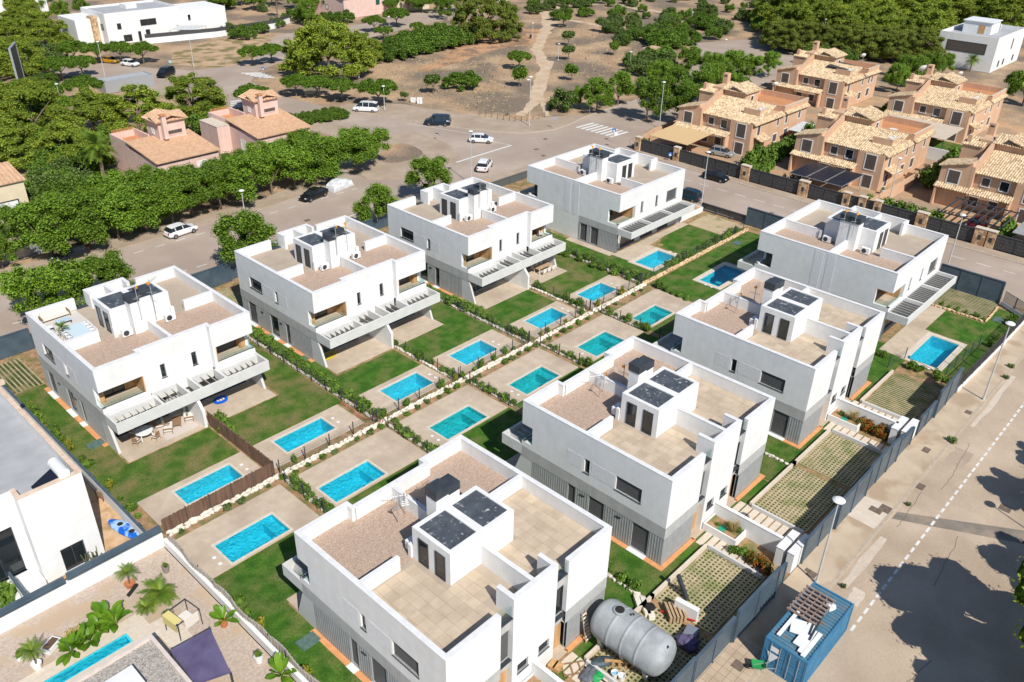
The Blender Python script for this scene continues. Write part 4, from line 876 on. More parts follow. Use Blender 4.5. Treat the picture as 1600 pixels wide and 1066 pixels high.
panel_fence('sliding_gate',(20.4,-66.75),(26.2,-66.75),3.1,'smooth slate-blue sliding gate behind the blue container',.75)
panel_fence('entrance_gate',(26.4,-66.5),(28.0,-66.5),2.1,'narrow slate-blue pedestrian gate beside the white gate pillars',.7)
panel_fence('metal_fence',(30.9,-66.6),(36.4,-66.6),2.5,'slate-blue boarded fence behind the near lamp post',.24,cat='fence')
panel_fence('sliding_gate',(36.5,-66.75),(42.3,-66.75),3.1,'slate-blue sliding gate beside the double drain patch',.75)
panel_fence('sliding_gate',(42.5,-66.6),(49.0,-66.7),3.0,'slate-blue sliding gate in the middle of the street fence',.75)
panel_fence('metal_fence',(49.2,-66.6),(52.6,-66.6),2.0,'short slate-blue fence before the third white wall',.24,cat='fence')
panel_fence('metal_fence',(54.6,-66.5),(58.6,-66.5),2.0,'slate-blue fence between the third white wall and the last gate',.24,cat='fence')
panel_fence('sliding_gate',(58.7,-66.65),(64.9,-66.55),3.1,'slate-blue sliding gate nearest the far lamp post',.75)
panel_fence('metal_fence',(-3.3,8.6),(1.9,8.5),2.5,'dark slate fence at the left edge behind the first villa',.24,fenceblue,cat='fence')
panel_fence('metal_fence',(18.6,8.4),(25.8,8.4),2.5,'dark slate fence between the first and second villas on the street',.24,cat='fence')
panel_fence('metal_fence',(40.5,7.4),(47.5,7.4),2.5,'dark slate fence between the second and third villas',.24,cat='fence')
panel_fence('metal_fence',(2.1,8.8),(18.4,8.8),1.6,'dark slate fence behind the leftmost villa',.3,cat='fence'); panel_fence('metal_fence',(26,8.8),(40.3,8.8),1.6,'dark slate fence behind the second villa',.3,cat='fence')
panel_fence('metal_fence',(48,8.8),(66,8.8),1.2,'dark slate fence behind the third villa',.3,cat='fence')
panel_fence('metal_fence',(66.2,8.9),(83,8.9),1.2,'low grey fence on the corner by the lamp post',.3,mesh_g,cat='fence')
panel_fence('sliding_gate',(90.1,-27.6),(90.1,-36.6),2.7,'dark slate gate on the cross street below the gravel bay',.75,cat='gate')
panel_fence('sliding_gate',(90.3,-19.8),(90.3,-27.3),1.2,'charcoal mesh fence on the cross street beside the raised planter',.3,gategrey,cat='fence',z0=.35)
panel_fence('metal_fence',(90.1,-36.8),(90.1,-50),2.0,'dark slate fence behind the right-hand detached villa',.3,cat='fence')
panel_fence('sliding_gate',(90.0,-55.6),(90.0,-63.2),2.9,'dark slate gate at the far parking bay by the street corner',.75)
def picket(p,q,h,lab,z0=.45):
    p=Vector(p);q=Vector(q);L=(q-p).length;d=(q-p)/L; r=empty('railing_fence',(p.x,p.y,0),math.atan2(d.y,d.x),lab,'fence')
    b=MB(); b.box(0,L,-.12,.12,0,z0); b.build('base_wall',white,r)
    k=max(1,round(L/2.3))
    for i in range(k):
        b=MB(); a=L*i/k+.06;e=L*(i+1)/k-.06
        b.box(a,e,-.02,.02,z0+.05,z0+.10);b.box(a,e,-.02,.02,h-.05,h)
        s=a
        while s<e: b.box(s,s+.04,-.02,.02,z0+.1,h-.05); s+=.14
        b.build('bar_panel',gategrey,r)
        b=MB(); b.box(L*i/k-.05,L*i/k+.05,-.05,.05,z0,h+.05); b.build('post',gategrey,r)
picket((65.1,-66.6),(78,-66.9),1.9,'dark bar railing on a white plinth, right of the last gate'); picket((78.2,-66.9),(87.5,-67.0),1.9,'dark bar railing by the right-hand pool lawn'); picket((87.7,-66.9),(90.0,-63.5),1.9,'dark bar railing curving round the street corner')
# white party walls, planters and paths in the front yards
def wbox(name,x0,x1,y0,y1,z0,z1,lab,cat='wall',m=white,c=True,parts=()):
    cx,cy=(x0+x1)/2,(y0+y1)/2; r=empty(name,(cx,cy,0),0,lab,cat)
    b=MB(); b.box(x0-cx,x1-cx,y0-cy,y1-cy,z0,z1); b.build('wall_body',m,r)
    if c: b=MB(); b.box(x0-cx-.03,x1-cx+.03,y0-cy-.03,y1-cy+.03,z1,z1+.05); b.build('coping',cap,r)
    return r
for k,t in(('W1','foreground'),('W2','middle'),('W3','third')):
    x,y=POS[k]; X=x+7.65; y0=y-LB
    wbox('garden_wall',X-.13,X+.13,y0-6.0,y0-.02,0,1.75,f'white party wall in front of the {t} front-row villa')
    wbox('gate_pillar',X-1.3,X+1.5,-66.5,-65.95,0,1.9,f'broad white gate block on the street at the {t} party wall'); wbox('gate_pillar',X-1.2,X+1.4,-65.6,-65.0,0,1.75,f'inner white block behind the street gate block of the {t} party wall')
    wbox('gate_pillar',X-2.7,X-1.6,-66.2,-65.4,0,1.3,f'low white block left of the {t} street gate') if 0 else None
    for s,(xa,xb) in((0,(X-3.7,X-.6)),(1,(X+.6,X+3.7))):
        # stepping path
        r=empty('stepping_path',((xa+xb)/2,y0,0)); tag(r,kind='structure')
        xc=(X-2.65) if s==0 else (X+2.65)
        for i in range(9):
            b=MB(); b.box(-.85,.85,-.27,.27,0,.05); b.build('stepping_slab',coping,r,loc=(xc-(xa+xb)/2,-.8-i*.68,0))
    # raised planter left of the wall
    if k!='W3' or 1:
        r=empty('raised_planter',(X-1.0,y0-1.6,0),0,f'white raised planter against the {t} party wall','planter')
        b=MB(); b.box(-.85,.85,-1.5,-1.35,0,.75);b.box(-.85,-.72,-1.35,1.5,0,.75);b.box(-.72,.85,1.4,1.5,0,.75); b.build('planter_wall',white,r)
        b=MB(); b.box(-.72,.85,-1.35,1.4,0,.6); b.build('soil',soil,r)
        for i in range(3): inst(random.choice(SHG+SH),'plant',(random.uniform(-.3,.5),-1+i*.8,.55),sc=.6,parent=r)
        b=MB(); b.box(-.5,.1,-.2,.4,.601,.62); b.build('geotextile_patch',teal_p,r)
    # kerb walls round the parking bays
    for xa,xb in((x-3.4,x+4.2),(x+11.2,x+19.2)):
        if k=='W1' and xa<0: xa=1.0
        wbox('low_wall',xa,xb,-60.42,-60.2,0,.4,f'low cream wall along the {"left" if xa<x else "right"} parking bay of the {t} villa',m=coping,c=False)
        e=xb+.1 if xa<x else xa-.1
        wbox('low_wall',e-.1,e+.1,-65.2,-60.5,0,.4,f'low white kerb wall beside the path, {"left" if xa<x else "right"} bay of the {t} villa',m=mat_wing,c=False)
RS=[shrubmesh(11,.7,.7,1.0,leafR,520,.2),shrubmesh(12,.7,.6,.9,leafR,520,.2)]
for k,x in(('W3',53.0),('W2',29.2)):
    for i in range(6):
        inst(random.choice(RS) if k=='W3' or i>2 else random.choice(SH),'shrub',(x-1.0+random.uniform(-.3,.4),-62.2-i*.6,0),random.uniform(0,6),random.uniform(.9,1.25),label='orange and russet bush in the row by the third white party wall' if k=='W3' else 'reddish green bush beside the middle party wall',cat='shrub',group='russet bushes '+k)
b=MB()
for i in range(160):
    a=random.uniform(0,6.28);t=random.uniform(.1,.55); p=Vector((0,0,0));q=Vector((math.cos(a)*t,math.sin(a)*t,random.uniform(.7,1.3))); b.bar(p,q,.025,.01)
gme=b.mesh('ornamental_grass',straw)
for X,y in((29.6,-61.2),(51.6,-61.4)): inst(gme,'ornamental_grass',(X,y,.5),label='pale feathery grass tuft in the white planter of the '+('middle villa' if X<40 else 'third villa'),cat='plant')
# raised planter of the upper detached villa
r=empty('raised_planter',(86.8,-17.5,0),0,'large white raised planter with low brown and green plants','planter')
b=MB(); b.box(-3.2,3.0,-2.8,-2.6,0,.8);b.box(-3.2,-3.0,-2.6,2.6,0,.8);b.box(2.8,3.0,-2.6,2.6,0,.8);b.box(-3.2,3.0,2.6,2.8,0,.8); b.build('planter_wall',white,r)
b=MB(); b.box(-3,2.8,-2.6,2.6,0,.68); b.build('soil',sand,r)
for i in range(26): inst(random.choice(SHG+RS[:1]),'plant',(random.uniform(-2.7,2.5),random.uniform(-2.3,2.3),.6),random.uniform(0,6),random.uniform(.35,.6),parent=r)
# lawn inspection covers
for (px,py,t) in((150,694,'beside the leftmost villa'),(472,562,'beside the second villa'),(482,1002,'beside the foreground villa'),(1152,380,'on the lawn below the upper detached villa'),(1560,500,'on the corner lawn at right')):
    p=at(px,py); b=MB(); b.box(-.75,.75,-.55,.55,0,.05); b.box(-.7,.7,-.5,.5,.05,.07); b.build('inspection_cover',mat('green_cover%d'%px,(.07,.13,.11),(.11,.17,.15),3,.7),loc=(*p,0.0),label='green-grey square inspection cover in the grass '+t,cat='cover')
# ================================================================ NEIGHBOURING BUILDINGS
def tile_roof(par,P,U,V,m=rtile,sp=.36,name='roof_tiles'):
    """clay barrel tiles: ridges run up the slope, each course a real step"""
    P=Vector(P);U=Vector(U);V=Vector(V);n=U.cross(V).normalized(); n=n if n.z>0 else -n; lu=U.length;lv=V.length;u=U/lu;v=V/lv;b=MB()
    b.add([P-n*.12,P+U-n*.12,P+U+V-n*.12,P+V-n*.12,P,P+U,P+U+V,P+V],[(0,3,2,1),(4,5,6,7),(0,1,5,4),(1,2,6,5),(2,3,7,6),(3,0,4,7)])
    k=max(1,int(lu/sp));c=max(1,int(lv/.55))
    for i in range(k):
        s0=lu*i/k;w=lu/k*.56
        for j in range(c):
            a=lv*j/c;e=lv*(j+1)/c;h0=.13;h1=.09; dx=random.uniform(-.02,.02)
            q=[P+u*(s0+dx)+v*a,P+u*(s0+w*.5+dx)+v*a+n*h0,P+u*(s0+w+dx)+v*a,P+u*(s0+w+dx)+v*e,P+u*(s0+w*.5+dx)+v*e+n*h1,P+u*(s0+dx)+v*e]
            b.add(q,[(0,1,4,5),(1,2,3,4),(0,2,1)])
    o=b.build(name,m,par); o['kind']='stuff'; return o
def fwin(par,axis,c,a,z,w,h,sgn=-1,m=None,fr=wframe,nm='window',slats=True):
    """framed shuttered window on a wall plane: axis 'x' wall at x=c (position a along y), axis 'y' wall at y=c"""
    def bb(mb,a0,a1,z0,z1,o0,o1):
        lo,hi=sorted((c+sgn*o0,c+sgn*o1))
        if axis=='x': mb.box(lo,hi,a0,a1,z0,z1)
        else: mb.box(a0,a1,lo,hi,z0,z1)
    b=MB(); t=.16; bb(b,a-w/2-t,a-w/2,z-t,z+h+t,.0,.06);bb(b,a+w/2,a+w/2+t,z-t,z+h+t,.0,.06);bb(b,a-w/2,a+w/2,z-t,z,.0,.08);bb(b,a-w/2,a+w/2,z+h,z+h+t,.0,.06)
    o=b.build(nm,fr,par)
    b=MB(); mm=m or shutb; k=2 if w>1 else 1
    for i in range(k): b=MB(); bb(b,a-w/2+w*i/k+.01,a-w/2+w*(i+1)/k-.01,z,z+h,.002,.035); b.build('shutter' if mm is shutb else 'pane',mm,o)
    return o
def ochre_house(x,y,L,D,lab,var=0,wall=None):
    r=empty('terraced_house',(x,y,0),0,lab,'house','ochre tile-roofed houses'); W_=wall or ochre
    def bx(nm,m,*bs):
        b=MB()
        for q in bs: b.box(*q)
        return b.build(nm,m,r)
    bx('wall',W_,(0,D,-L,0,0,5.95)); 
    # projecting left bay with sloping roof
    b=MB(); b.add([(-1,-4.4,0),(-1,0.02,0),(3,0.02,0),(3,-4.4,0),(-1,-4.4,7.4),(-1,0.02,6.2),(3,0.02,6.2),(3,-4.4,7.4)],[(0,1,2,3),(7,6,5,4),(1,0,4,5),(2,1,5,6),(3,2,6,7),(0,3,7,4)]); b.build('bay_wall',W_,r)
    b=MB(); b.add([(-1.02,-4.9,3),(-1.02,-4.4,3),(6,-4.4,3),(6,-4.9,3),(-1.02,-4.9,6.9),(-1.02,-4.4,6.9),(6,-4.4,9.3),(6,-4.9,9.3)],[(0,1,2,3),(7,6,5,4),(1,0,4,5),(2,1,5,6),(3,2,6,7),(0,3,7,4)]); b.build('gable_fin',W_,r)
    tile_roof(r,(-1.3,.4,6.15),(4.3,0,0),(0,-4.7,1.3))
    tile_roof(r,(-.6,-L-.5,5.95),(0,L-4.4,0),(6.8,0,2.3))
    bx('wall_bay_right',W_,(-.7,0,-L,-L+4.4,0,5.85))
    # tower and upper walls
    bx('upper_wall',W_,(6.2,11,-9.6,-2.5,5.9,9.4),(4.6,9,-3.8,-.6,5.9,8.6))
    tile_roof(r,(5.7,-10.1,9.3),(0,5.6,0),(2.9,0,1.0)); tile_roof(r,(5.7,-10.1,9.3),(5.8,0,0),(0,3.4,1.0)); tile_roof(r,(4.4,-3.6,8.6),(0,3.2,0),(3.5,0,.7))
    bx('chimney',W_,(9.5,10.6,-3.4,-2.4,9.3,11.3)); bx('chimney',W_,(5.2,5.8,-1.5,-.9,8.5,9.9)); bx('chimney_opening',dark,(9.49,10.61,-3.2,-2.6,10.7,11.0))
    # roof terraces with parapets
    bx('parapet',W_,(11,D,-L,-L+.25,5.9,7.1),(11,11.25,-L+.25,-9.6,5.9,7.1),(D-.25,D,-L+.25,-5,5.9,7.1),(11.25,D-.25,-5.25,-5,5.9,7.1))
    bx('terrace_floor',mat_oterr,(11.25,D-.25,-L+.25,-5.25,5.95,6.02))
    bx('parapet',W_,(2.0,6.2,-L+.3,-L+.6,5.9,7.9),(2.0,2.25,-L+.6,-L+3.6,5.9,7.9)); bx('box_terrace_floor',coping,(2.25,6.2,-L+.6,-L+3.6,7.1,7.2))
    bx('parapet_coping',coping,(1.95,6.25,-L+.25,-L+.65,7.9,7.96)); bx('parapet_coping',coping,(10.95,D+.05,-L-.05,-L+.3,7.1,7.16))
    for i in range(2): 
        o=bx('air_conditioner',plastic_w,(3.0+i*1.5,4.0+i*1.5,-L+1.0,-L+1.4,7.2,7.9))
    # side eave, lean-to, canopy
    tile_roof(r,(-.6,-L-.65,5.75),(D*.55,0,0),(0,1.0,.55)); tile_roof(r,(D*.55+.1,-L-.65,5.75),(D*.45,0,0),(0,.8,.5))
    tile_roof(r,(-2.1,-11.2,3.0),(0,11.4,0),(1.5,0,.65)); tile_roof(r,(.5,-L-1.7,2.9),(3.8,0,0),(0,1.75,.6))
    bx('lean_to_wall',W_,(-2.0,-1.0,-.3,0,0,3.0)); bx('lean_to_wall',W_,(-2.0,-.0,-11.1,-10.8,0,3.0))
    # windows
    fwin(r,'x',-1.0,-2.1,3.7,1.7,2.0); fwin(r,'x',0,-6.6,4.1,1.1,1.25); fwin(r,'x',0,-9.3,4.0,1.2,1.4,m=glass); fwin(r,'x',-.7,-13.3,3.2,1.7,2.4)
    fwin(r,'x',0,-5.6,.7,1.3,1.3); fwin(r,'x',0,-8.5,.7,1.3,1.3); fwin(r,'x',-.7,-13.3,.1,1.6,2.1,nm='door')
    fwin(r,'y',-L,1.9,3.5,1.0,1.8); fwin(r,'y',-L,9.0,4.0,.7,1.4); fwin(r,'y',-L,12.3,3.8,.8,1.6); fwin(r,'y',-L,2.2,.1,1.2,2.1,nm='door'); fwin(r,'y',-L,8.6,1.0,1.4,1.4); fwin(r,'y',-L,12.8,1.0,1.4,1.6); fwin(r,'y',-L,D-3,3.8,.8,1.3)
    fwin(r,'y',-9.6,8.6,6.2,.9,2.2,m=glass,nm='terrace_door'); fwin(r,'x',6.2,-7.4,7.2,.5,.8,m=glass) if var else None
    return r
mat_oterr=mat('orange_terrace',(.50,.22,.10),(.56,.27,.13),1,.85)
ochre_house(119.9,4.2,15.4,20.5,'ochre tile-roofed house nearest the zebra crossing, orange awning in front')
ochre_house(119.7,-20.0,15.4,20,'ochre house in the middle, dark solar panels on its carport')
o5=ochre_house(121.6,-43.8,15.4,20,'ochre house at the right edge of the photo, striped pergola in front')
ochre_house(163.6,7.2,15.6,17,'ochre house behind the first, with a grey roof tent on its terrace',1)
ochre_house(158.6,-20.3,15.6,20,'ochre house in the back row near the white cube house, satellite dish on top',1)
tile_m=None
def barrier(pts,h,lab,m,name='garden_wall',cat='wall',th=.25,z0=0):
    r=empty(name,(pts[0][0],pts[0][1],0),0,lab,cat); o=Vector(pts[0])
    for i in range(len(pts)-1):
        a=Vector(pts[i])-o;e=Vector(pts[i+1])-o; b=MB(); b.bar((a.x,a.y,(h+z0)/2),(e.x,e.y,(h+z0)/2),th,h-z0); b.build('wall_length',m,r)
    return r
# front boundary of the ochre houses: rubble pillars and charcoal gates
pl=[at(1019,232)[1],at(1066,248)[1],at(1166,280)[1],at(1262,302)[1],at(1328,320)[1],at(1352,327)[1],at(1376,333)[1],at(1444,352)[1],at(1530,380)[1],-56.5,-63,-66]
pl[0]=5.0
GX=107.7
for i,y in enumerate(pl):
    r=empty('stone_pillar',(GX,y,0),0,'rubble stone gate pillar in the boundary of the ochre houses','pillar','rubble stone gate pillars')
    b=MB(); w_=.55 if i not in(2,3,7,8) else .8; b.box(-.4,.4,-w_,w_,0,2.5); b.build('masonry',rubble,r)
    b=MB(); b.box(-.46,.46,-w_-.06,w_+.06,2.5,2.6); b.build('coping',coping,r)
    b=MB(); b.box(-.43,-.4,-.22,.22,.9,1.6); b.build('meter_box',dark,r)
GL=['charcoal gate right beside the zebra crossing corner','charcoal gate below the beige awning','charcoal gate between silver car and white-flowering shrub','wide charcoal gate left of the solar carport','wide charcoal gate directly below the solar panels','narrow charcoal gate between two stone pillars near the urn plants','charcoal pedestrian gate behind the white detached villa roof','charcoal gate beside the green shrub between pillars','wide charcoal gate in front of the dark red car','charcoal gate right of the dark red car','charcoal gate at the right edge of the photo']
for i in range(len(pl)-1):
    a,c=pl[i]-.6,pl[i+1]+.6
    if a-c<1: continue
    o=panel_fence('driveway_gate',(GX,a),(GX,c),2.15,GL[i],.62,gategrey,z0=.08,kind='v')
    for z in(.6,1.1,1.6): b=MB(); b.box(0,a-c,-.06,.06,z,z+.04); b.build('rail',gategrey,o)
# garden walls and hedges between ochre houses
barrier([(108,6),(118,8.6),(160,9.5)],1.4,'curved ochre garden wall by the zebra crossing',ochre)
barrier([(108,-13.5),(120,-13.6),(142,-13.7)],1.0,'low ochre wall between the first two ochre houses',ochre); barrier([(108.2,-38.3),(142,-38.6)],2.0,'dark-topped ochre wall right of the solar carport',ochre)
barrier([(143,-15),(143,-38)],2.2,'white garden wall behind the blue garden pool of the ochre houses',white)
hedge_line((112,-15.2),(136,-15.6),'tall bright hedge bush beside the solar-panel house',1,(2.0,2.6),SH,1.2,.4,1.2)
hedge_line((126,-40.5),(142,-41),'dark tall bush in the alley right of the solar-panel house',1,(2.0,3.0),SH,1.3,.5,1.3)
hedge_line((109.5,-20.5),(109.8,-16),'white-flowering shrub above the charcoal gates',1,(1.8,2.4),SH,1.3,.3); hedge_line((110.2,-40.6),(109.4,-44.3),'green shrub between the stone pillars at right',1,(1.6,2.2),SH,1.2,.3)
hedge_line((112,-18),(117,-17.5),'grey-green olive shrub near the motorbikes',1,(1.5,2),SHG,1.3,.4,1.6); hedge_line((109.5,-37),(113,-36.7),'green shrub at the end of the solar carport',1,(1.2,1.6),SH,1.0,.3)
# awning, carports, sails, pergolas
def canopy(name,lab,pts,posts,m,cat,th=.08):
    c=Vector((sum(p[0] for p in pts)/len(pts),sum(p[1] for p in pts)/len(pts),0)); r=empty(name,c,0,lab,cat)
    b=MB(); n=len(pts); vs=[(p[0]-c.x,p[1]-c.y,p[2]) for p in pts]+[(p[0]-c.x,p[1]-c.y,p[2]-th) for p in pts]
    b.add(vs,[tuple(range(n)),tuple(range(2*n-1,n-1,-1))]+[(i,(i+1)%n,n+(i+1)%n,n+i) for i in range(n)]); b.build('sheet',m,r)
    for p in posts: b=MB(); b.tube((p[0]-c.x,p[1]-c.y,0),(p[0]-c.x,p[1]-c.y,p[2]),.06,n=6); b.build('post',dark,r)
    return r
canopy('awning','beige awning over the driveway of the first ochre house',[(109,3.8,2.9),(109,-4.5,2.9),(117,-4.5,3.3),(117,3.8,3.3)],[(109.1,3.6,2.9),(109.1,-4.4,2.9)],canvas,'awning')
canopy('shade_sail','crumpled pale sail beside the first ochre house',[(130,-13,3.4),(133,-16.8,2.5),(139.5,-14.9,2.6),(138,-12.0,3.2)],[(133,-16.8,2.5),(139.5,-14.9,2.6)],canvasg,'shade sail')
canopy('pergola_awning','cream awning behind the solar-panel house',[(146,-22,3.2),(146,-36,3.2),(156,-36,3.4),(156,-22,3.4)],[(146.2,-22.2,3.2),(146.2,-35.8,3.2)],mat('cream_awning',(.50,.42,.33),(.58,.50,.40),2,.9,stretch=(1,.2,1)),'awning')
canopy('roof_tent','dark grey tent on the terrace of the back ochre house',[(167,-2,8.0),(167,-8,7.6),(173,-8,7.6),(173,-2,8.0)],[(167.1,-2.1,8),(167.1,-7.9,7.6)],gategrey,'tent')
sc_=empty('solar_carport',(112.8,-28.9,0),0,'carport roofed with black solar panels in front of the middle ochre house','carport')
for i in range(3):
    b=MB(); b.box(-4.0,4.0,-4.6+i*3.1,-1.7+i*3.1,2.75,2.83); o=b.build('frame',metal,sc_)
    for j in range(4): b=MB(); b.box(-3.95+j*2,-2.05+j*2,-4.55+i*3.1,-1.75+i*3.1,2.832,2.86); b.build('solar_panel',solar,o)
for p in((-3.9,-4.5),(-3.9,4.4),(3.9,-4.5),(3.9,4.4)): b=MB(); b.tube((p[0],p[1],0),(p[0],p[1],2.75),.07,n=6); b.build('post',metal,sc_)
pg=empty('pergola',(113.6,-52.5,0),0,'pergola of dark slats in front of the right-edge ochre house','pergola')
for i in range(9): b=MB(); b.box(-4,4,-4.5+i*1.05,-4.3+i*1.05,2.7,2.85); b.build('slat',dark,pg)
b=MB(); b.box(-4,-3.85,-4.6,4.6,2.55,2.7);b.box(3.85,4,-4.6,4.6,2.55,2.7); b.build('beam',dark,pg)
canopy('carport','grey flat carport roof at the right edge, among the ochre houses',[(109,-58.5,2.6),(109,-66,2.6),(116,-66,2.8),(116,-58.5,2.8)],[(109.2,-58.7,2.6),(109.2,-65.8,2.6)],mat('grey_carport_roof',(.26,.26,.26),(.34,.34,.34),2,.8),'carport')
# ochre patios and small garden pool
b=MB(); b.sheet([(108,6),(118,8.4),(160,9.3),(182,-8),(182,-62),(108,-62)],-.03); struct('ochre_courtyards',b,mat('ochre_paving',(.44,.27,.15),(.52,.34,.2),.4,.9,.2,9,c3=(.34,.25,.17),s3=.2,w3=.5))
b=MB(); b.box(-4.8,4.8,-2.5,2.5,-.0,.12); r=empty('garden_pool',(148.2,-27.5,0),0,'narrow blue garden pool behind the solar-panel house','pool'); b.build('coping',coping,r)
b=MB(); b.box(-4.2,4.2,-1.9,1.9,.12,.125); b.build('water_surface',mat('far_pool_water',(.02,.12,.2),None,rough=.05,spec=.6),r)
b=MB(); b.sheet(rc(143.3,157,-37,-16),-.02); struct('artificial_turf',b,lawn)
# satellite dishes
def dish(x,y,z,lab,s=.6,rz=2.4):
    r=empty('satellite_dish',(x,y,z),rz,lab,'satellite dish'); b=MB(); b.tube((0,0,0),(0,0,.8),.05,n=6); b.build('mast',metal,r)
    b=MB(); n=12; pr=[(0.02,0),(s*.5,.05),(s*.85,.17),(s,.26)]; b.lathe(pr,n=n); o=b.build('reflector',plastic_w,r,loc=(0,0,.9)); o.rotation_euler=(R(55),0,0)
dish(168,-22,9.4,'large white satellite dish on the back ochre house',.9); dish(176,-27,8,'small dish behind the back ochre house',.6); dish(171,-8,9.4,'satellite dish on the ochre house with the tent',.6); dish(134,-7,9.0,'satellite dish on the first ochre house',.5)
# ---- white cube house top right
def simple_house(name,lab,cat,x0,x1,y0,y1,h,wall,par=.0,roofm=n1roof,wins=(),extra=(),rz=0):
    cx,cy=(x0+x1)/2,(y0+y1)/2; r=empty(name,(cx,cy,0),rz,lab,cat); ax,ay=(x1-x0)/2,(y1-y0)/2
    b=MB(); [b.wall(p,q,0,h,t=.3,ends=False) for p,q in(((-ax,ay),(-ax,-ay)),((-ax,-ay),(ax,-ay)),((ax,-ay),(ax,ay)),((ax,ay),(-ax,ay)))]; b.build('wall',wall,r)
    b=MB(); b.box(-ax+.3,ax-.3,-ay+.3,ay-.3,h-par-.3,h-par); b.build('roof_floor',roofm,r)
    for (axis,side,a,z,w_,hh,m_) in wins:
        c={'x':-ax if side<0 else ax,'y':-ay if side<0 else ay}[axis]; fwin(r,axis,c,a,z,w_,hh,sgn=side,m=m_,fr=dark)
    for (nm,m_,q) in extra: b=MB(); b.box(*q); b.build(nm,m_,r)
    return r
r=simple_house('cube_house','white cube house with a long brown window at the top right','house',228,251,-19,-4.5,8.6,white,.9,n1roof,[('x',-1,0,4.3,9.5,2.3,shutb),('y',-1,2,4.5,.5,2.3,glass),('y',-1,-6,1.0,.8,1.2,glass),('y',-1,-2,1,.8,1.2,glass),('y',-1,6,1,.8,1.2,glass)],
 [('stair_block',white,(-3,4,-2.5,4.5,7.6,10.6)),('terrace_door',wood,(-3.06,-3,-1,.6,7.8,9.9)),('stair_roof',plastic_w,(-3.3,4.3,-2.8,4.8,10.6,10.8))])
for i,(px,py) in enumerate([(1556,47),(1563,45)]):
    p=at(px,py,8.2); r2=empty('person',(p[0],p[1],7.7),0,('first' if i==0 else 'second')+' of two tiny people standing on the roof of the white cube house, dark clothes','person','people on the cube house roof')
    b=MB(); b.lathe([(.10,0),(.13,.45),(.19,.85),(.17,1.05),(.23,1.4),(.10,1.5),(.07,1.55),(.11,1.65),(.10,1.75),(.03,1.8)],n=8); b.build('body',dark if i==0 else plastic_w,r2)
# ---- pink houses
def pink_house(x,y,lab,var):
    r=empty('pink_house',(x,y,0),R(0),lab,'house','pink tile-roofed houses')
    def bx(nm,m,*bs):
        b=MB()
        for q in bs: b.box(*q)
        return b.build(nm,m,r)
    bx('wall',pinkr,(0,10.5,-10,6,0,4.6)); 
    bx('parapet',pinkr,(0,4,5.7,6,4.6,5.7),(0,.3,-.5,5.7,4.6,5.7),(4,4.3,.5,6,4.6,5.9)); bx('terrace_floor',mat_oterr,(.3,4,0,5.7,4.6,4.68))
    for i in range(14): b=MB(); b.tube((.45+i*.27,5.85,5.7),(.45+i*.27,5.85,6.2),.07,n=5); b.build('baluster',mat_oterr,r)
    tile_roof(r,(-.25,-10.5,4.55),(11.0,0,0),(0,10.2,1.3),rtile2,.45)
    bx('tower',pinkr,(4.6,9.2,-2.6,1.6,4.6,8.6))
    for (P,U,V) in(((4.1,-3.1,8.5),(5.6,0,0),(0,2.6,.9)),((4.1,2.1,8.5),(0,-5.2,0),(2.8,0,.9)),((9.7,-3.1,8.5),(0,5.2,0),(-2.8,0,.9))): tile_roof(r,P,U,V,rtile2,.6)
    bx('chimney',pinkr,(5.0,5.7,-3.6,-2.9,5.8,9.6)); bx('chimney_top',mat_oterr,(4.85,5.85,-3.75,-2.75,9.6,9.8))
    fwin(r,'y',-10,2.6,1.2,1.5,2.0,m=plastic_w); fwin(r,'y',-10,7.4,1.2,1.5,2.0,m=plastic_w); fwin(r,'y',-2.6,7,6.2,3,.6,m=shutb,fr=pinkr); fwin(r,'x',4.6,-.5,6.3,.6,.9,m=plastic_w)
    fwin(r,'x',0,-5,1.3,1.2,1.6,m=plastic_w,fr=plastic_w) if var else None
    if var: bx('lean_to',pinkr,(-2.4,0,-1,5,0,4.9)); bx('parapet_coping',coping,(-2.45,0,-1.05,5.05,4.9,4.96))
    return r
pink_house(35.0,54.5,'pink house with balustraded terrace and satellite dish, left of the pair',0); pink_house(53.5,55.5,'pink house nearer the street junction, right of the pair',1)
dish(41.5,57.6,5.6,'big white satellite dish on the left pink house',.8)
# ---- cream house at the left edge
r=simple_house('cream_house','cream house with terracotta roof at the left edge','house',7.8,16.6,47.5,58,5.6,creamr,0,rtile2,[('y',-1,1.8,.3,2.4,2.6,plastic_w),('y',-1,-3.2,3.6,.5,.5,shutb)])
tile_roof(r,(-4.7,-5.6,5.6),(9.4,0,0),(0,5.8,1.3),rtile2,.6)
simple_house('cream_annex','small cream annex left of the cream house','house',2,7.5,40,47,3.4,creamr,0,rtile2)
# ---- big white villa top left
r=simple_house('modern_villa','long white modern villa at the top left, solar panels on its roof','villa',78,99,157.5,172,8.0,white,.5,n1roof,[('y',-1,-7,3.9,.8,1.2,glass),('y',-1,1.2,4.1,4.2,1.3,glass),('y',-1,-5.2,.6,2,1.4,glass),('y',-1,-1.8,.3,.5,2.2,glass),('y',-1,.6,.3,.9,2.4,glass),('x',-1,-4,3.8,3,1.2,glass)],
 [('wing',white,(10.5,26,-5,7,0,6.2)),('wing_window',glass,(14,14.8,-5.06,-5,3.4,5.0)),('lower_wing',white,(9,20,-9,-5,0,3.4)),('stone_strip',rubble,(-13,-11.5,-5,-2,0,7.2)),('left_wing',white,(-17,-10.5,-4,7,0,6.6)),('stair_block',white,(-1,2,0,4,6.3,8.4))])
for i in range(3): b=MB(); b.box(-9.5+i*2.6,-7.2+i*2.6,2,5.5,6.5,6.6); b.build('solar_panel',solar,r)
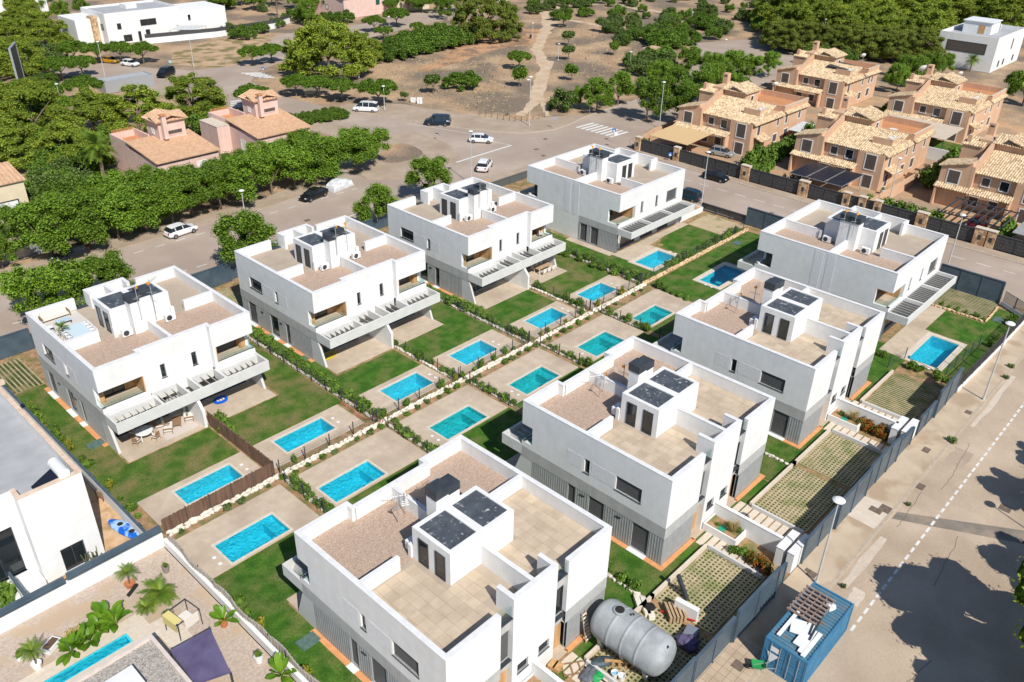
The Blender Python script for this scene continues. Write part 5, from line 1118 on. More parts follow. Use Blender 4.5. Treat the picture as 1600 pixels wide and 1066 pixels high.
barrier([(86,153),(105,149.5),(124,150),(133,155)],1.5,'white wall topped with grey fence along the top-left villa',white); barrier([(86,153.2),(105,149.7),(124,150.2),(133,155.2)],2.5,'dark grey fence panels above the top-left white wall',gategrey,'metal_fence','fence',.12,1.5)
canopy('carport','pale tensile carport beside the top-left villa',[(93,152.5,3),(99,150.8,2.6),(104,153,2.8),(98,155.5,3.2)],[(93,152.5,3),(99,150.8,2.6),(104,153,2.8)],canvasg,'carport')
simple_house('white_house_corner','white building corner at the top left edge','house',68,84,212,232,7,white,.6)
barrier([(68,175),(80,177),(86,182)],2.2,'charcoal wall of the terrace at the top left',gategrey,'garden_wall','wall')
# ---- orange-roofed house top, and others at the top edge
r=simple_house('tiled_house','salmon house with orange tiled roof and green shutters at the top','house',150,169,150,168,6,pinkr,0,rtile2,[('y',-1,4,3.2,1.2,2,mat('green_shutter',(.01,.09,.06),None)),('y',-1,7.5,3.2,1.2,2,MATS['green_shutter']),('x',-1,0,2,1,1.2,plastic_w)])
tile_roof(r,(-10,-9.4,6),(20,0,0),(0,9.6,2.2),rtile2,.7); tile_roof(r,(10,9.4,6),(-20,0,0),(0,-9.6,2.2),rtile2,.7)
simple_house('tiled_house_wing','cream wing beside the orange-roofed house at the top','house',170,184,148,160,5.5,creamr,0,rtile2,[('y',-1,0,2.5,1,1.4,MATS['green_shutter'])])
simple_house('blue_kiosk','small blue and white structure behind the trees at the top','house',205,212,138,144,3,white,0,mat('blue_roof',(.1,.35,.6),None))
simple_house('park_hut','small terracotta-roofed hut among the trees by the park','hut',*(lambda p:(p[0],p[0]+5,p[1],p[1]+5))(at(1025,98)),3,pinkr,0,rtile2)
simple_house('blue_hoarding','steel sheet enclosure between rounded trees at the far left','enclosure',55,66,108.5,112.5,2.6,metal,.2)
# ---- billboard at far left
r=empty('billboard',(43,122.1,0),R(-28),'tall leaning billboard frame at the far left among pines','billboard'); b=MB(); b.box(-.1,.1,-3.4,3.4,1.2,9.6); b.build('panel',gategrey,r)
b=MB(); b.box(-.2,.2,-3.6,-3.4,0,9.8);b.box(-.2,.2,3.4,3.6,0,9.8);b.box(-.2,.2,-3.4,3.4,9.6,9.8); b.build('frame',metal,r)
b=MB(); b.box(-.12,-.1,-3.0,3.0,3,9.0); b.build('poster',mat('poster_green',(.05,.14,.11),(.12,.2,.18),1,.8),r)
# garden at the left edge: lawn, toys, barbecue, lifebuoy fence
b=MB(); b.sheet([(5,36),(30,36),(32,62),(12,66),(5,62)],-.03); struct('play_lawn',b,lawn)
b=MB(); b.sheet([(5,33),(14,33),(15,40),(5,44)],-.02); struct('front_paving',b,paving)
panel_fence('yard_gate',(9.5,33.6),(14.6,33.6),1.9,'pale grey double gate at the far left of the tree-lined street',.5,metal,kind='v')
r=empty('lifebuoy_fence',(11,64,0),R(8),'dark green privacy fence with two orange lifebuoys at the left edge','fence'); b=MB(); b.box(0,8,-.05,.05,0,2.4); b.build('screen',mat('green_screen',(.01,.07,.06),None),r)
for i in range(2):
    b=MB(); n=14
    for k in range(n):
        a0=2*math.pi*k/n;a1=2*math.pi*(k+1)/n; b.tube((3.4+i*2+.42*math.cos(a0),-.12,1.5+.42*math.sin(a0)),(3.4+i*2+.42*math.cos(a1),-.12,1.5+.42*math.sin(a1)),.1,n=6)
    b.build('lifebuoy',mat('lifebuoy_orange%d'%i,(.8,.18,.05),None),r)
p=at(53,300); r=empty('barbecue',(*p,0),.3,'black barbecue with side shelf on the play lawn','barbecue'); b=MB(); b.box(-.6,.6,-.4,.4,.4,1.1);b.box(-.5,-.4,-.3,.3,0,.4);b.box(.4,.5,-.3,.3,0,.4); b.build('body',gategrey,r); b=MB(); b.box(-.6,.6,-.4,.4,1.1,1.45); b.build('lid',blackr,r); b=MB(); b.box(.6,1.1,-.3,.3,.85,.92); b.build('shelf',plastic_w,r)
p=at(66,300); r=empty('toy_slide',(*p,0),.3,'green and orange plastic toy slide on the play lawn','toy'); b=MB(); b.bar((0,0,1.2),(-1.6,-.6,.1),.6,.08); b.build('chute',teal_p,r); b=MB(); b.box(-.3,.5,-.4,.4,1.0,1.9); b.build('tower',MATS['lifebuoy_orange0'],r); b=MB(); b.box(-.3,-.2,-.4,-.3,0,1);b.box(.4,.5,.3,.4,0,1);b.box(.4,.5,-.4,-.3,0,1); b.build('leg',green_p,r)
p=at(78,299); r=empty('picnic_toy_table',(*p,0),.3,'small coral-topped toy table with white legs on the play lawn','toy'); b=MB(); b.box(-.9,.9,-.7,.7,.75,.85); b.build('tabletop',MATS['lifebuoy_orange1'],r); b=MB(); [b.box(sx*.7-.06,sx*.7+.06,sy*.5-.06,sy*.5+.06,0,.75) for sx in(-1,1) for sy in(-1,1)]; b.build('leg_frame',plastic_w,r)
# ================================================================ NEAR NEIGHBOURS, BOTTOM LEFT
# boundary wall with dark rail, left of the first garden
r=empty('boundary_wall',(-3.5,0,0),0,'white boundary wall with dark rail along the leftmost garden','wall')
b=MB(); b.box(-.12,.12,-28.4,6,-.1,1.15); b.build('wall_body',white,r); b=MB(); b.box(-.10,.10,-28.4,6,1.15,1.32); b.build('dark_rail',fenceblue,r)
for i in range(12): b=MB(); b.box(-.16,.16,-27.5+i*2.9,-27.3+i*2.9,1.32,1.4); b.build('rail_bracket',fenceblue,r)
b=MB(); b.sheet([(-30,6),(-3.6,6),(-3.6,-28.8),(-30,-28.8)],-.04); struct('sandy_yard',b,sand)
b=MB(); b.sheet([(-30,-28.85),(-3.4,-28.85),(-2.4,-30.2),(-2.5,-60),(-30,-60)],-.045) if 0 else None
# white neighbour house
hx0,hx1,hy0,hy1=-30,-6.3,-27.2,3
r=empty('neighbour_house',(-6.3,-27.2,0),0,'white house at the left edge with grey roof terrace and solar water heater','house')
b=MB(); H=8.1
b.wall((-4.4,0),(0,0),0,H,[(1.5,3.2,.05,2.3)],t=.3,ends=False); b.wall((0,0),(0,26),0,H,t=.3,ends=False); b.wall((-4.4,1.1),(-4.4,0),0,H,[],t=.3,ends=False) ; b.wall((-24,1.1),(-4.4,1.1),0,H,[(14.9,18.9,1.2,5.4)],t=.3,ends=False)
b.build('wall',white,r)
win(r,(-4.4+1.5,0),(-4.4+3.2,0),.05,2.3,'glass',name='garden_door',div=2,sill=False); win(r,(-24+14.9,1.1),(-24+18.9,1.1),1.2,5.4,'glass',name='tall_window',div=3)
b=MB(); b.box(-4.3,-.3,.3,26,H-1.0,H-.8); b.box(-24,-4.3,1.4,26,H-1.0,H-.8); b.build('roof_terrace',n1roof,r)
b=MB(); b.box(-4.43,.05,-.05,.33,H,H+.06);b.box(-4.43,-4.1,.33,1.4,H,H+.06); b.box(-.33,.05,.33,26,H,H+.06); b.build('parapet_coping',mat('warm_coping',(.60,.44,.33),(.70,.56,.45),2,.8),r)
b=MB(); b.box(-14,-5.2,2.2,12,H-.8,H+1.9); b.build('upper_block',white,r)
b=MB(); b.box(-10,-4.45,-.4,1.05,0,.7);b.box(-10,-5,-1.3,-.42,0,.3); b.build('terrace_step',white,r)
for i,yy in enumerate((16.5,22.0)): b=MB(); b.box(.0,.6,yy,yy+.5,H-.3,H+.03); b.build('coping_block',MATS['warm_coping'],r)
# solar water heater (own thing)
r=empty('water_heater',(*at(91,729,8.6),7.15),R(-90),'white solar water heater tank with dark collector on the neighbour roof','water heater')
b=MB(); b.tube((-.95,0,1.3),(.95,0,1.3),.42,n=16); b.build('tank',plastic_w,r,smooth=False)
b=MB(); b.add([(-.9,-.2,1.0),(.9,-.2,1.0),(.9,-2.0,.1),(-.9,-2.0,.1),(-.9,-.2,.9),(.9,-.2,.9),(.9,-2.0,0),(-.9,-2.0,0)],[(3,2,1,0),(4,5,6,7),(0,1,5,4),(1,2,6,5),(2,3,7,6),(3,0,4,7)]); b.build('collector',solar,r)
b=MB()
for s in(-.7,.7): b.bar((s,.3,0),(s,.0,1.0),.05,.05);b.bar((s,-1.8,0),(s,.3,0),.05,.05)
b.build('support_frame',metal,r)
# kayak
r=empty('kayak',(-3.98,-25.9,0),0,'blue and white sit-on kayak lying on the sandy strip','kayak'); b=MB(); n=12;rings=[(-2.1,.03,.15,.22),(-1.8,.22,.08,.28),(-1.1,.40,.0,.33),(0,.45,0,.34),(1.1,.38,.0,.33),(1.8,.2,.08,.28),(2.1,.03,.15,.22)];vs=[];fs=[]
for (y,w_,z0,z1) in rings:
    for k in range(n): a=2*math.pi*k/n; vs.append((1.45*w_*math.cos(a),y,(z0+z1)/2+(z1-z0)/2*math.sin(a)))
for i in range(len(rings)-1):
    for k in range(n): fs.append((i*n+k,(i+1)*n+k,(i+1)*n+(k+1)%n,i*n+(k+1)%n))
fs.append(tuple(range(n)));fs.append(tuple(range((len(rings)-1)*n,len(rings)*n))); b.add(vs,fs); o=b.build('hull',blue_p,r,smooth=True); o.rotation_euler=(0,0,.25)
for y in(-.7,.75): b=MB(); b.lathe([(.24,.325),(.22,.35),(.05,.352)],n=10); b.build('seat_well',blackr,r,loc=(-.19*y,y,0))
# dividing wall between the neighbour yards with dark rail
r=empty('boundary_wall',(-2.8,-29.5,0),0,'tall white wall with dark railing between kayak yard and palm yard','wall')
b=MB(); b.box(-30,.15,-.15,.15,-.1,1.3); b.build('wall_body',white,r)
b=MB(); b.box(-30,-7.2,-.2,.1,1.32,1.42);b.box(-30,-7.2,-.2,.1,1.5,1.6);b.box(-6.9,.15,-.2,.1,1.45,1.55);b.box(-6.9,.15,-.2,.1,1.63,1.73);b.box(-30,-7.2,-.02,.12,1.3,1.85);b.box(-7.0,.15,-.02,.12,1.3,2.0); b.build('railing',fenceblue,r)
r=empty('boundary_wall',(-12.5,-27,0),R(0),'short white wall with rail at the far left of the kayak yard','wall'); b=MB(); b.box(-.12,.12,-2.3,1.5,0,1.3); b.build('wall_body',white,r); b=MB(); b.box(-.1,.1,-2.3,1.5,1.3,1.6); b.build('railing',fenceblue,r)
hedge_line((-14,-28.7),(-12.9,-25.5),'green bush in the left-edge corner of the kayak yard',1,(.8,1.2),SH,.6,.3)
wbox('low_wall',-2.75,-2.45,-52,-29.7,0,.75,'low white wall under the grey cane screen',c=False)
# palm yard
b=MB()
for q in minus(-30,-2.8,-60,-29.7,[(-14.6,-8.6,-36.9,-35.7)]): b.sheet(q,-.03)
struct('yard_gravel',b,gravely)
b=MB()
for q in minus(-15.5,-7.2,-37.6,-34.6,[(-14.5,-8.7,-36.8,-35.8)]): b.sheet(q,.0)
b.sheet(rc(-7.2,-5.6,-40.5,-36.2),.0); struct('pool_terrace',b,coping)
r=empty('lap_pool',(-11.6,-36.3,0),0,'narrow turquoise lap pool in the palm yard','pool'); b=MB()
b.box(-2.9,-2.75,-.5,.5,-1.2,-.02);b.box(2.75,2.9,-.5,.5,-1.2,-.02);b.box(-2.75,2.75,-.5,-.4,-1.2,-.02);b.box(-2.75,2.75,.4,.5,-1.2,-.02);b.box(-2.9,2.9,-.5,.5,-1.3,-1.2); b.build('basin',pool_tile,r)
b=MB(); b.sheet(rc(-2.75,2.75,-.4,.4),-.06); b.build('water_surface',water,r)
# pebble roof with skylight box
r=empty('pebble_roof_house',(-8.4,-40.2,0),0,'low building with pebbled grey roof at the bottom left','house')
b=MB(); b.box(-9,-.25,-12,-.25,0,2.9); b.build('wall',white,r); b=MB(); b.box(-9,-.25,-12,-.25,2.9,3.05); b.build('pebble_roof',stonegr,r)
b=MB(); b.box(-9,0,-.25,0,2.7,3.25);b.box(-.25,0,-12,-.25,2.7,3.25); b.build('roof_edge',MATS['warm_coping'] if 0 else mat('pale_edge',(.58,.50,.45),(.66,.58,.53),2,.8),r)
b=MB(); b.box(-4.3,-2.2,-4.0,-2.2,3.05,4.1); b.build('skylight_box',white,r)
b=MB(); b.box(-6.8,-5.6,-3.4,-2.2,3.05,3.2); b.build('roof_hatch',plastic_w,r)
# purple sail
r=canopy('shade_sail','purple triangular shade sail over the gravel yard',[(-8.0,-41.6,2.5),(-5.4,-42.2,2.9),(-6.1,-45.8,2.3),(-8.2,-45.3,2.6)],[(-8.0,-41.6,2.5),(-5.4,-42.2,2.9),(-6.1,-45.8,2.3)],purple,'shade sail',.03)
# play frame with cloths
r=empty('swing_frame',(-5.6,-38.2,0),.15,'dark rectangular frame draped with cream and yellow cloths','frame')
for sx in(-.9,.9):
    for sy in(-.8,.8): b=MB(); b.tube((sx,sy,0),(sx,sy,1.5),.035,n=6); b.build('post',dark,r)
b=MB(); b.bar((-.9,-.8,1.5),(.9,-.8,1.5),.06,.06);b.bar((-.9,.8,1.5),(.9,.8,1.5),.06,.06);b.bar((-.9,-.8,1.5),(-.9,.8,1.5),.06,.06);b.bar((.9,-.8,1.5),(.9,.8,1.5),.06,.06); b.build('top_frame',dark,r)
b=MB(); b.box(-1.0,-.45,-.7,.75,1.56,1.6);b.box(-1.0,-.97,-.7,.75,.8,1.56); b.build('yellow_cloth',yelfab,r); b=MB(); b.box(-.4,.7,-.9,-.86,.7,1.6);b.box(-.4,.3,-.86,-.2,1.565,1.6); b.build('cream_cloth',fabric_w,r)
def potted(x,y,lab,potm,h=.5,pr=.28,kind='bush',sc=1.0,z=0):
    r=empty('potted_plant',(x,y,z),random.uniform(0,6),lab,'potted plant'); b=MB(); b.lathe([(pr*.7,0),(pr,h),(pr*.88,h),(pr*.8,h-.06)],n=12); b.build('pot',potm,r)
    if kind=='palm':
        b=MB(); b.tube((0,0,h-.1),(0,0,h+.9*sc),.06,.05,n=6); b.build('trunk',bark,r); o=inst(PALM_S,'crown',(0,0,h+.9*sc),sc=.55*sc,parent=r)
    elif kind=='banana': inst(BANANA,'leaves',(0,0,h-.1),sc=sc,parent=r)
    else: inst(SH[0],'foliage',(0,0,h-.1),sc=.55*sc,parent=r)
def frondmesh(n,L,up,seed,w_=.5,droop=1.0,m=palm_l,name='palm_fronds'):
    rnd=random.Random(seed); b=MB()
    for i in range(n):
        a=2*math.pi*i/n*2.4+rnd.uniform(-.2,.2); el=rnd.uniform(*up); l=L*rnd.uniform(.8,1.1); d=Vector((math.cos(a),math.sin(a),0)); s=Vector((-d.y,d.x,0)); p=Vector((0,0,0)); segs=6; v=d*math.cos(el)+Vector((0,0,math.sin(el)))
        for k in range(segs):
            q=p+v*(l/segs); v=(v+Vector((0,0,-.22*droop))).normalized(); ww=w_*math.sin(math.pi*(k+.6)/segs)*.5+.03
            # leaflets left and right
            for side in(-1,1):
                for t in range(3):
                    c=p+(q-p)*(t/3); tip=c+s*side*ww*1.3+v*ww*.7+Vector((0,0,-.25*ww)); b.add([c,c+(q-p)*.28,tip],[(0,1,2)])
            b.add([p-s*.02,p+s*.02,q+s*.02,q-s*.02],[(0,1,2,3)]); p=q
    return b.mesh(name,m)
PALM_S=frondmesh(22,1.6,(.2,1.2),3,.55); PALM_B=frondmesh(40,2.6,(-.3,1.3),4,.9,1.1); 
def bananamesh(seed):
    rnd=random.Random(seed); b=MB()
    for i in range(15):
        a=rnd.uniform(0,6.28);el=rnd.uniform(.5,1.35);L=rnd.uniform(.9,1.5);d=Vector((math.cos(a),math.sin(a),0));s=Vector((-d.y,d.x,0));p=Vector((0,0,0));v=d*math.cos(el)+Vector((0,0,math.sin(el)));pl_,pr_=p,p
        for k in range(5):
            q=p+v*L/5; v=(v+Vector((0,0,-.2))+d*.05).normalized(); ww=[.03,.13,.2,.19,.03][k]; l2=q-s*ww+Vector((0,0,.06));r2=q+s*ww+Vector((0,0,.06))
            b.add([pl_,p,q,l2],[(0,1,2,3)]);b.add([p,pr_,r2,q],[(0,1,2,3)]); p,pl_,pr_=q,l2,r2
    return b.mesh('broad_leaves',mat('banana_leaf%d'%seed,(.07,.19,.01),(.17,.30,.02),1.5,.4,trans=.25))
BANANA=bananamesh(1);BANANA2=bananamesh(2)
P_=lambda x,y:at(x/2.961,706+y/2.961)
potted(*P_(770,555),'potted yucca in a grey pot against the corner of the white wall',mat('grey_pot',(.25,.22,.2),None),.6,.3,'bush',.8)
potted(*P_(603,622),'small palm with trunk in a brown bowl below the dark rail',terra,.35,.4,'palm',1.1)
potted(*P_(780,770),'spiky yellow-green plant in a wide grey pot in the gravel yard',MATS['grey_pot'],.5,.45,'bush',1.0)
potted(*P_(1038,805),'banana plant in a terracotta pot beside the cane screen',terra,.5,.33,'banana',1.0)
potted(*P_(1200,970),'green shrub in a white pot on the gravel near the screen',plastic_w,.6,.33,'bush',1.0)
potted(*P_(175,1000),'feathery palm in a white pot by the lap pool',plastic_w,.5,.35,'palm',1.2)
potted(*P_(95,960),'grey-leaved shrub at the left end of the lap pool terrace',plastic_w,.4,.3,'bush',1.1)
for i,(x,y,s) in enumerate([(540,800,1.1),(500,780,1.3),(460,830,1.0),(420,880,1.1),(370,900,1.2),(330,930,1.1)]):
    p=P_(x,y); inst(BANANA if i%2 else BANANA2,'strelitzia',(*p,0),i*1.1,s,label='broad-leaved strelitzia clump in the bed along the lap pool',cat='plant',group='strelitzia row by the lap pool')
p=P_(745,690); r=empty('fan_palm',(*p,0),0,'many-fronded fan palm clump in the middle of the palm yard','palm'); inst(PALM_B,'crown',(0,0,.8),sc=.62,parent=r); b=MB(); b.tube((0,0,0),(0,0,.85),.16,.12,n=8); b.build('trunk',bark,r)
p=P_(680,740); r=empty('fan_palm',(*p,0),1,'low fan palm left of the big clump in the palm yard','palm'); inst(PALM_S,'crown',(0,0,.4),sc=.6,parent=r); b=MB(); b.tube((0,0,0),(0,0,.4),.1,.1,n=6); b.build('trunk',bark,r)
p=P_(1300,1040); inst(BANANA,'strelitzia',(*p,0),0,1.2,label='broad-leaved plant at the bottom of the grey cane screen',cat='plant')
hedge_line(P_(250,900),P_(470,790),'dry straw-coloured grass clump above the strelitzia bed',1,(.5,.8),[shrubmesh(31,.6,.5,.5,straw,300,.2)],.6,.3)
p=P_(615,645); r=empty('cushion_roll',(*p,.12),.55,'dark rolled cover lying beside the potted palm','cover'); b=MB(); b.tube((-.55,0,.0),(.55,0,.0),.14,n=8); b.build('roll',blackr,r)
p=P_(240,905); r=empty('tool_box',(*p,0),.5,'white-rimmed planter box of brown soil by the lap pool','planter'); b=MB(); b.box(-.6,.6,-.35,.35,0,.4); b.build('box',plastic_w,r); b=MB(); b.box(-.5,.5,-.27,.27,.4,.41); b.build('soil',mat('dark_soil',(.12,.07,.05),None),r)
p=P_(265,635); r=empty('blue_basin',(*p,0),0,'blue shallow basin on the sand of the kayak yard','basin'); b=MB(); b.lathe([(.42,.0),(.48,.12),(.44,.12),(.4,.05)],n=14); b.build('shell',mat('light_blue_plastic',(.12,.38,.62),None,rough=.5),r)
for i,(x,y) in enumerate([(372,605),(400,620),(665,455),(690,470)]):
    p=P_(x,y); b=MB(); b.box(-.25,.25,-.14,.14,0,.06); b.build('loose_slab',coping,loc=(*p,-.03),rz=.6*i,label='loose white slab lying in the kayak yard sand',cat='slab',group='loose slabs in the sandy yard')
p=P_(480,215); r=empty('garden_chair',(*p,0),1.9,'wicker garden chair in the shade beside the neighbour wall','chair'); b=MB(); b.box(-.35,.35,-.35,.35,.35,.45); b.build('seat',rattan,r); b=MB(); b.box(-.35,.35,.3,.4,.45,1.0); b.build('backrest',rattan,r); b=MB(); [b.box(sx*.3-.03,sx*.3+.03,sy*.3-.03,sy*.3+.03,0,.35) for sx in(-1,1) for sy in(-1,1)]; b.build('leg_frame',dark,r)
for i,(x,y) in enumerate([(400,520),(430,530),(480,540),(455,500)]):
    p=P_(x,y); b=MB(); 
    for k in range(7): a=random.uniform(0,6.28); b.bar((0,0,0),(.35*math.cos(a),.35*math.sin(a),random.uniform(.6,1.3)),.05,.05)
    b.build('succulent_cactus',mat('cactus_green%d'%i,(.08,.10,.05),(.14,.15,.08),3,.8),loc=(*p,0),label='spindly cactus beside the garden door of the neighbour house',cat='cactus',group='cacti by the neighbour door')

hedge_line((109.5,2.5),(109.0,5.5),'palm-like shrub behind the corner pillar of the first ochre house',1,(1.3,1.8),SH,1.2,.3)
hedge_line((131,-17.5),(131,-19.5),'dark bush in the yard between the first two ochre houses',1,(1.5,2.2),SH,1.2,.5)
hedge_line((143,-39.5),(160,-39.8),'bush along the wall behind the solar-panel house',.7,(1.5,2.2),SH,1.6,.5)
hedge_line((161,-17.5),(176,-17.8),'bush between the two back-row ochre houses',.8,(1.5,2.4),SH,1.6,.5)
hedge_line((109.3,-46),(111,-48),'leafy shrub left of the dark red car',1,(1.4,2.0),SH,1.0,.3); hedge_line((112,-56.5),(116,-57),'shrub between the striped pergola and the grey carport',1,(1.6,2.2),SH,1.0,.4)
# ================================================================ TREES
def broad(seed,Rr=3.6,z0=1.9,z1=8.6,nc=36,nl=9000,ls=.27,m=leafA,cap_=.8):
    rnd=random.Random(seed); cl=[]
    for i in range(nc):
        a=rnd.uniform(0,6.28); h=rnd.random()**.8; rr=Rr*math.sqrt(rnd.random())*(.95 if h<.5 else .95-.75*(h-.5)); cl.append((rr*math.cos(a),rr*math.sin(a),z0+.8+(z1-z0-1.4)*h,rnd.uniform(.8,1.35),rnd.uniform(.8,1.35),rnd.uniform(.8,1.3)))
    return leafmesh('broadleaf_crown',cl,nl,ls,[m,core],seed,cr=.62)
def pine(seed,Rr=5,z0=1.2,z1=9.6,nc=95,nl=13000,ls=.29,m=leafB):
    rnd=random.Random(seed); cl=[]
    for i in range(nc):
        a=rnd.uniform(0,6.28);u=rnd.random(); el=math.asin(rnd.uniform(-.15,1)); q=rnd.uniform(.72,1.0)
        cl.append((Rr*q*math.cos(el)*math.cos(a)*rnd.uniform(.8,1.1),Rr*q*math.cos(el)*math.sin(a)*rnd.uniform(.8,1.1),z0+1+(z1-z0-1.6)*math.sin(max(el,0))*q+rnd.uniform(-.5,.5),rnd.uniform(.8,1.4),rnd.uniform(.8,1.4),rnd.uniform(.55,.95)))
    return leafmesh('pine_crown',cl,nl,ls,[m,corep],seed,cr=.66,asp=.42)
def ficus(seed,Rr=3.6,z0=2.0,z1=5.0,nc=44,nl=7000,ls=.23,m=leafC):
    rnd=random.Random(seed); cl=[]
    for i in range(nc):
        a=rnd.uniform(0,6.28);q=math.sqrt(rnd.random()); el=math.sqrt(max(0,1-(q*.92)**2)); cl.append((Rr*.82*q*math.cos(a),Rr*.82*q*math.sin(a),z0+.6+(z1-z0-1.0)*el*rnd.uniform(.55,1),rnd.uniform(.7,1.1),rnd.uniform(.7,1.1),rnd.uniform(.6,.8)))
    return leafmesh('rounded_crown',cl,nl,ls,[m,core],seed,cr=.78)
def trunkmesh(seed,h,r,n=4,spread=2.0,top=5):
    rnd=random.Random(seed); b=MB(); b.tube((0,0,-.1),(0,0,h),r,r*.7,n=8)
    for i in range(n):
        a=6.28*i/n+rnd.uniform(-.4,.4); m=(math.cos(a)*spread*.5,math.sin(a)*spread*.5,h+(top-h)*.45); b.tube((0,0,h*.92),m,r*.55,r*.35,n=6); b.tube(m,(m[0]*2,m[1]*2,top),r*.35,r*.12,n=5)
    return b.mesh('trunk',bark)
BR=[broad(i) for i in(1,2,3)]; PN=[pine(i) for i in(4,5,6)]; PND=[pine(7,m=leafBd)]; FC=[ficus(i) for i in(8,9)]
SM=[broad(12,1.5,1.3,3.6,14,900,.28,leafC),broad(13,1.4,1.4,3.4,12,700,.26,leafG)]
BIGB=[ficus(14,4.0,-.6,3.8,44,4200,.3,leafD)]
GB=[broad(15,2.6,.0,3.8,18,1500,.32,leafG),broad(16,2.6,.0,3.6,18,1500,.32,leafD)]
BP=pine(21,8.5,.6,11,230,22000,.38,leafBd); BP2=pine(22,8.2,.8,10.5,220,22000,.38,leafB)
random.seed(8); SHD=leafmesh('dense_crown',[(5.2*math.sqrt(random.random())*math.cos(a),5.2*math.sqrt(random.random())*math.sin(a),random.uniform(5,9),random.uniform(1.2,1.9),random.uniform(1.2,1.9),random.uniform(.9,1.3)) for a in [random.uniform(0,6.28) for _ in range(60)]],9000,.3,[leafB,core],77,cr=.9)
TB=trunkmesh(1,2.2,.22,4,2.4,6); TP=trunkmesh(2,3.2,.3,5,4,7); TF=trunkmesh(3,1.9,.2,4,2,3.6); TS=trunkmesh(4,1.4,.08,3,1,2.6); TN=trunkmesh(5,.4,.12,3,1,1.6)
KINDS={'broad':(BR,TB,9.0,'broadleaf_tree'),'pine':(PN,TP,10,'pine_tree'),'dpine':(PND,TP,10,'pine_tree'),'ficus':(FC,TF,5.2,'ficus_tree'),'small':(SM,TS,3.7,'young_tree'),'bush':(BIGB,TN,4.0,'round_bush'),'gbush':(GB,TN,4.0,'bush'),'bigpine':([BP],TP,11,'pine_tree'),'shade':([SHD],TP,10,'pine_tree'),'bigpine2':([BP2],TP,11,'pine_tree')}
def tree(kind,pos,h,lab,group=None,wide=1.0,z=-.08):
    ms,tm,H0,nm=KINDS[kind]; s=h/H0; r=empty(nm,(pos[0],pos[1],z),random.uniform(0,6.28),lab,'bush' if 'bush' in nm else 'tree',group)
    inst(random.choice(ms),'crown',(0,0,0),sc=(s*wide,s*wide,s),parent=r); inst(tm,'trunk',(0,0,0),sc=(s,s,s),parent=r); return r
random.seed(11)
g='street trees in the dense row along the left street'
for i in range(14): tree('broad',(13.0+i*4.15+random.uniform(-.6,.6),31.2+random.uniform(-.7,.7)),random.uniform(6.8,7.9),'leafy green street tree in the dense row behind the parked cars',g,1.3)
for i in range(11): tree('broad',(12+i*4.6+random.uniform(-1,1),38.0+random.uniform(-1,1)),random.uniform(5.8,7.0),'lower green tree in the second row, between the street trees and the pink houses','second row of trees before the pink houses',1.35)
for (px,py,h,t) in[(394,424,8.8,'street tree overhanging the rear wall of the second villa'),(52,505,7.0,'street tree at far left behind the first villa'),(112,496,7.2,'street tree just behind the furnished roof terrace'),(172,474,6.6,'street tree leaning over the light wells of the first villa'),(590,356,6.6,'street tree between the second and third villas'),(670,316,7.6,'loose-crowned street tree behind the third villa'),(5,420,5,'broadleaf tree at the left edge by the grey gate')]: tree('broad',at(px,py),h,t,None,1.15)
ZL=['leftmost tree of the clump, nearest the trodden path','second tree of the clump, behind the zebra crossing','tall tree in front of the clump beside the zebra crossing','tree in the middle of the clump left of the first ochre house','tall tree overhanging the beige awning of the first ochre house','rearmost right tree of the clump by the first ochre house','tree at the back of the clump below the terracotta hut']
for i,(px,py,h) in enumerate([(932,176,7.5),(965,165,7.5),(1010,190,9.5),(1048,170,9),(1075,195,9),(1100,165,9),(1030,140,7)]): tree('broad',at(px,py),h,ZL[i],'trees beside the zebra crossing',1.1)
for i,(px,py,h) in enumerate([(1110,130,7.5),(1140,125,7.5),(1170,130,7),(1200,120,6.5),(1075,120,7.5),(1120,150,8),(1150,155,6)]): tree('broad',at(px,py),h,'dark green tree in the clump behind the first ochre house','trees behind the first ochre house',1.15)
for i,(px,py,h) in enumerate([(1400,145,7),(1425,135,7.5),(1450,125,7),(1470,120,6),(1410,122,6)]): tree('broad',at(px,py),h,'broad dark tree between the back ochre houses and the white cube house','trees left of the white cube house',1.1)
tree('broad',at(1597,165),9,'tall tree at the right edge beside the ochre houses'); tree('broad',at(1582,150),6,'smaller tree at the right edge near the white cube house')
tree('broad',(86.0,40.5),.1,'x') if 0 else None
# pines
for (px,py,h,k,t) in[(30,120,10,'pine','pine crown at the top left edge'),(60,215,10,'pine','pine right of the billboard'),(20,260,9,'pine','pine above the cream house at the left edge'),(75,75,10,'pine','pine behind the billboard top'),(20,80,9,'pine','pine in the very top left corner'),(150,210,9,'pine','first of three yellow-green pines left of the pink houses'),(218,205,9.5,'pine','middle yellow-green pine behind the left pink house'),(305,185,9.5,'pine','right yellow-green pine beside the crossing'),(120,255,8,'pine','pine left of the tall palm'),(55,180,8,'pine','pine below the billboard'),(5,190,8,'pine','pine at the left edge, halfway down')]: tree(k,at(px,py),h,t,None,1.35)
tree('bigpine2',at(515,118),14.5,'huge pine left of the dirt park, above the rounded trees',None,1.0); tree('bigpine',at(758,60),14,'huge dark pine at the top of the dirt park',None,1.0)
tree('pine',at(478,105),8,'pine on the left flank of the huge pine'); tree('pine',at(572,100),8,'pine on the right flank of the huge pine')
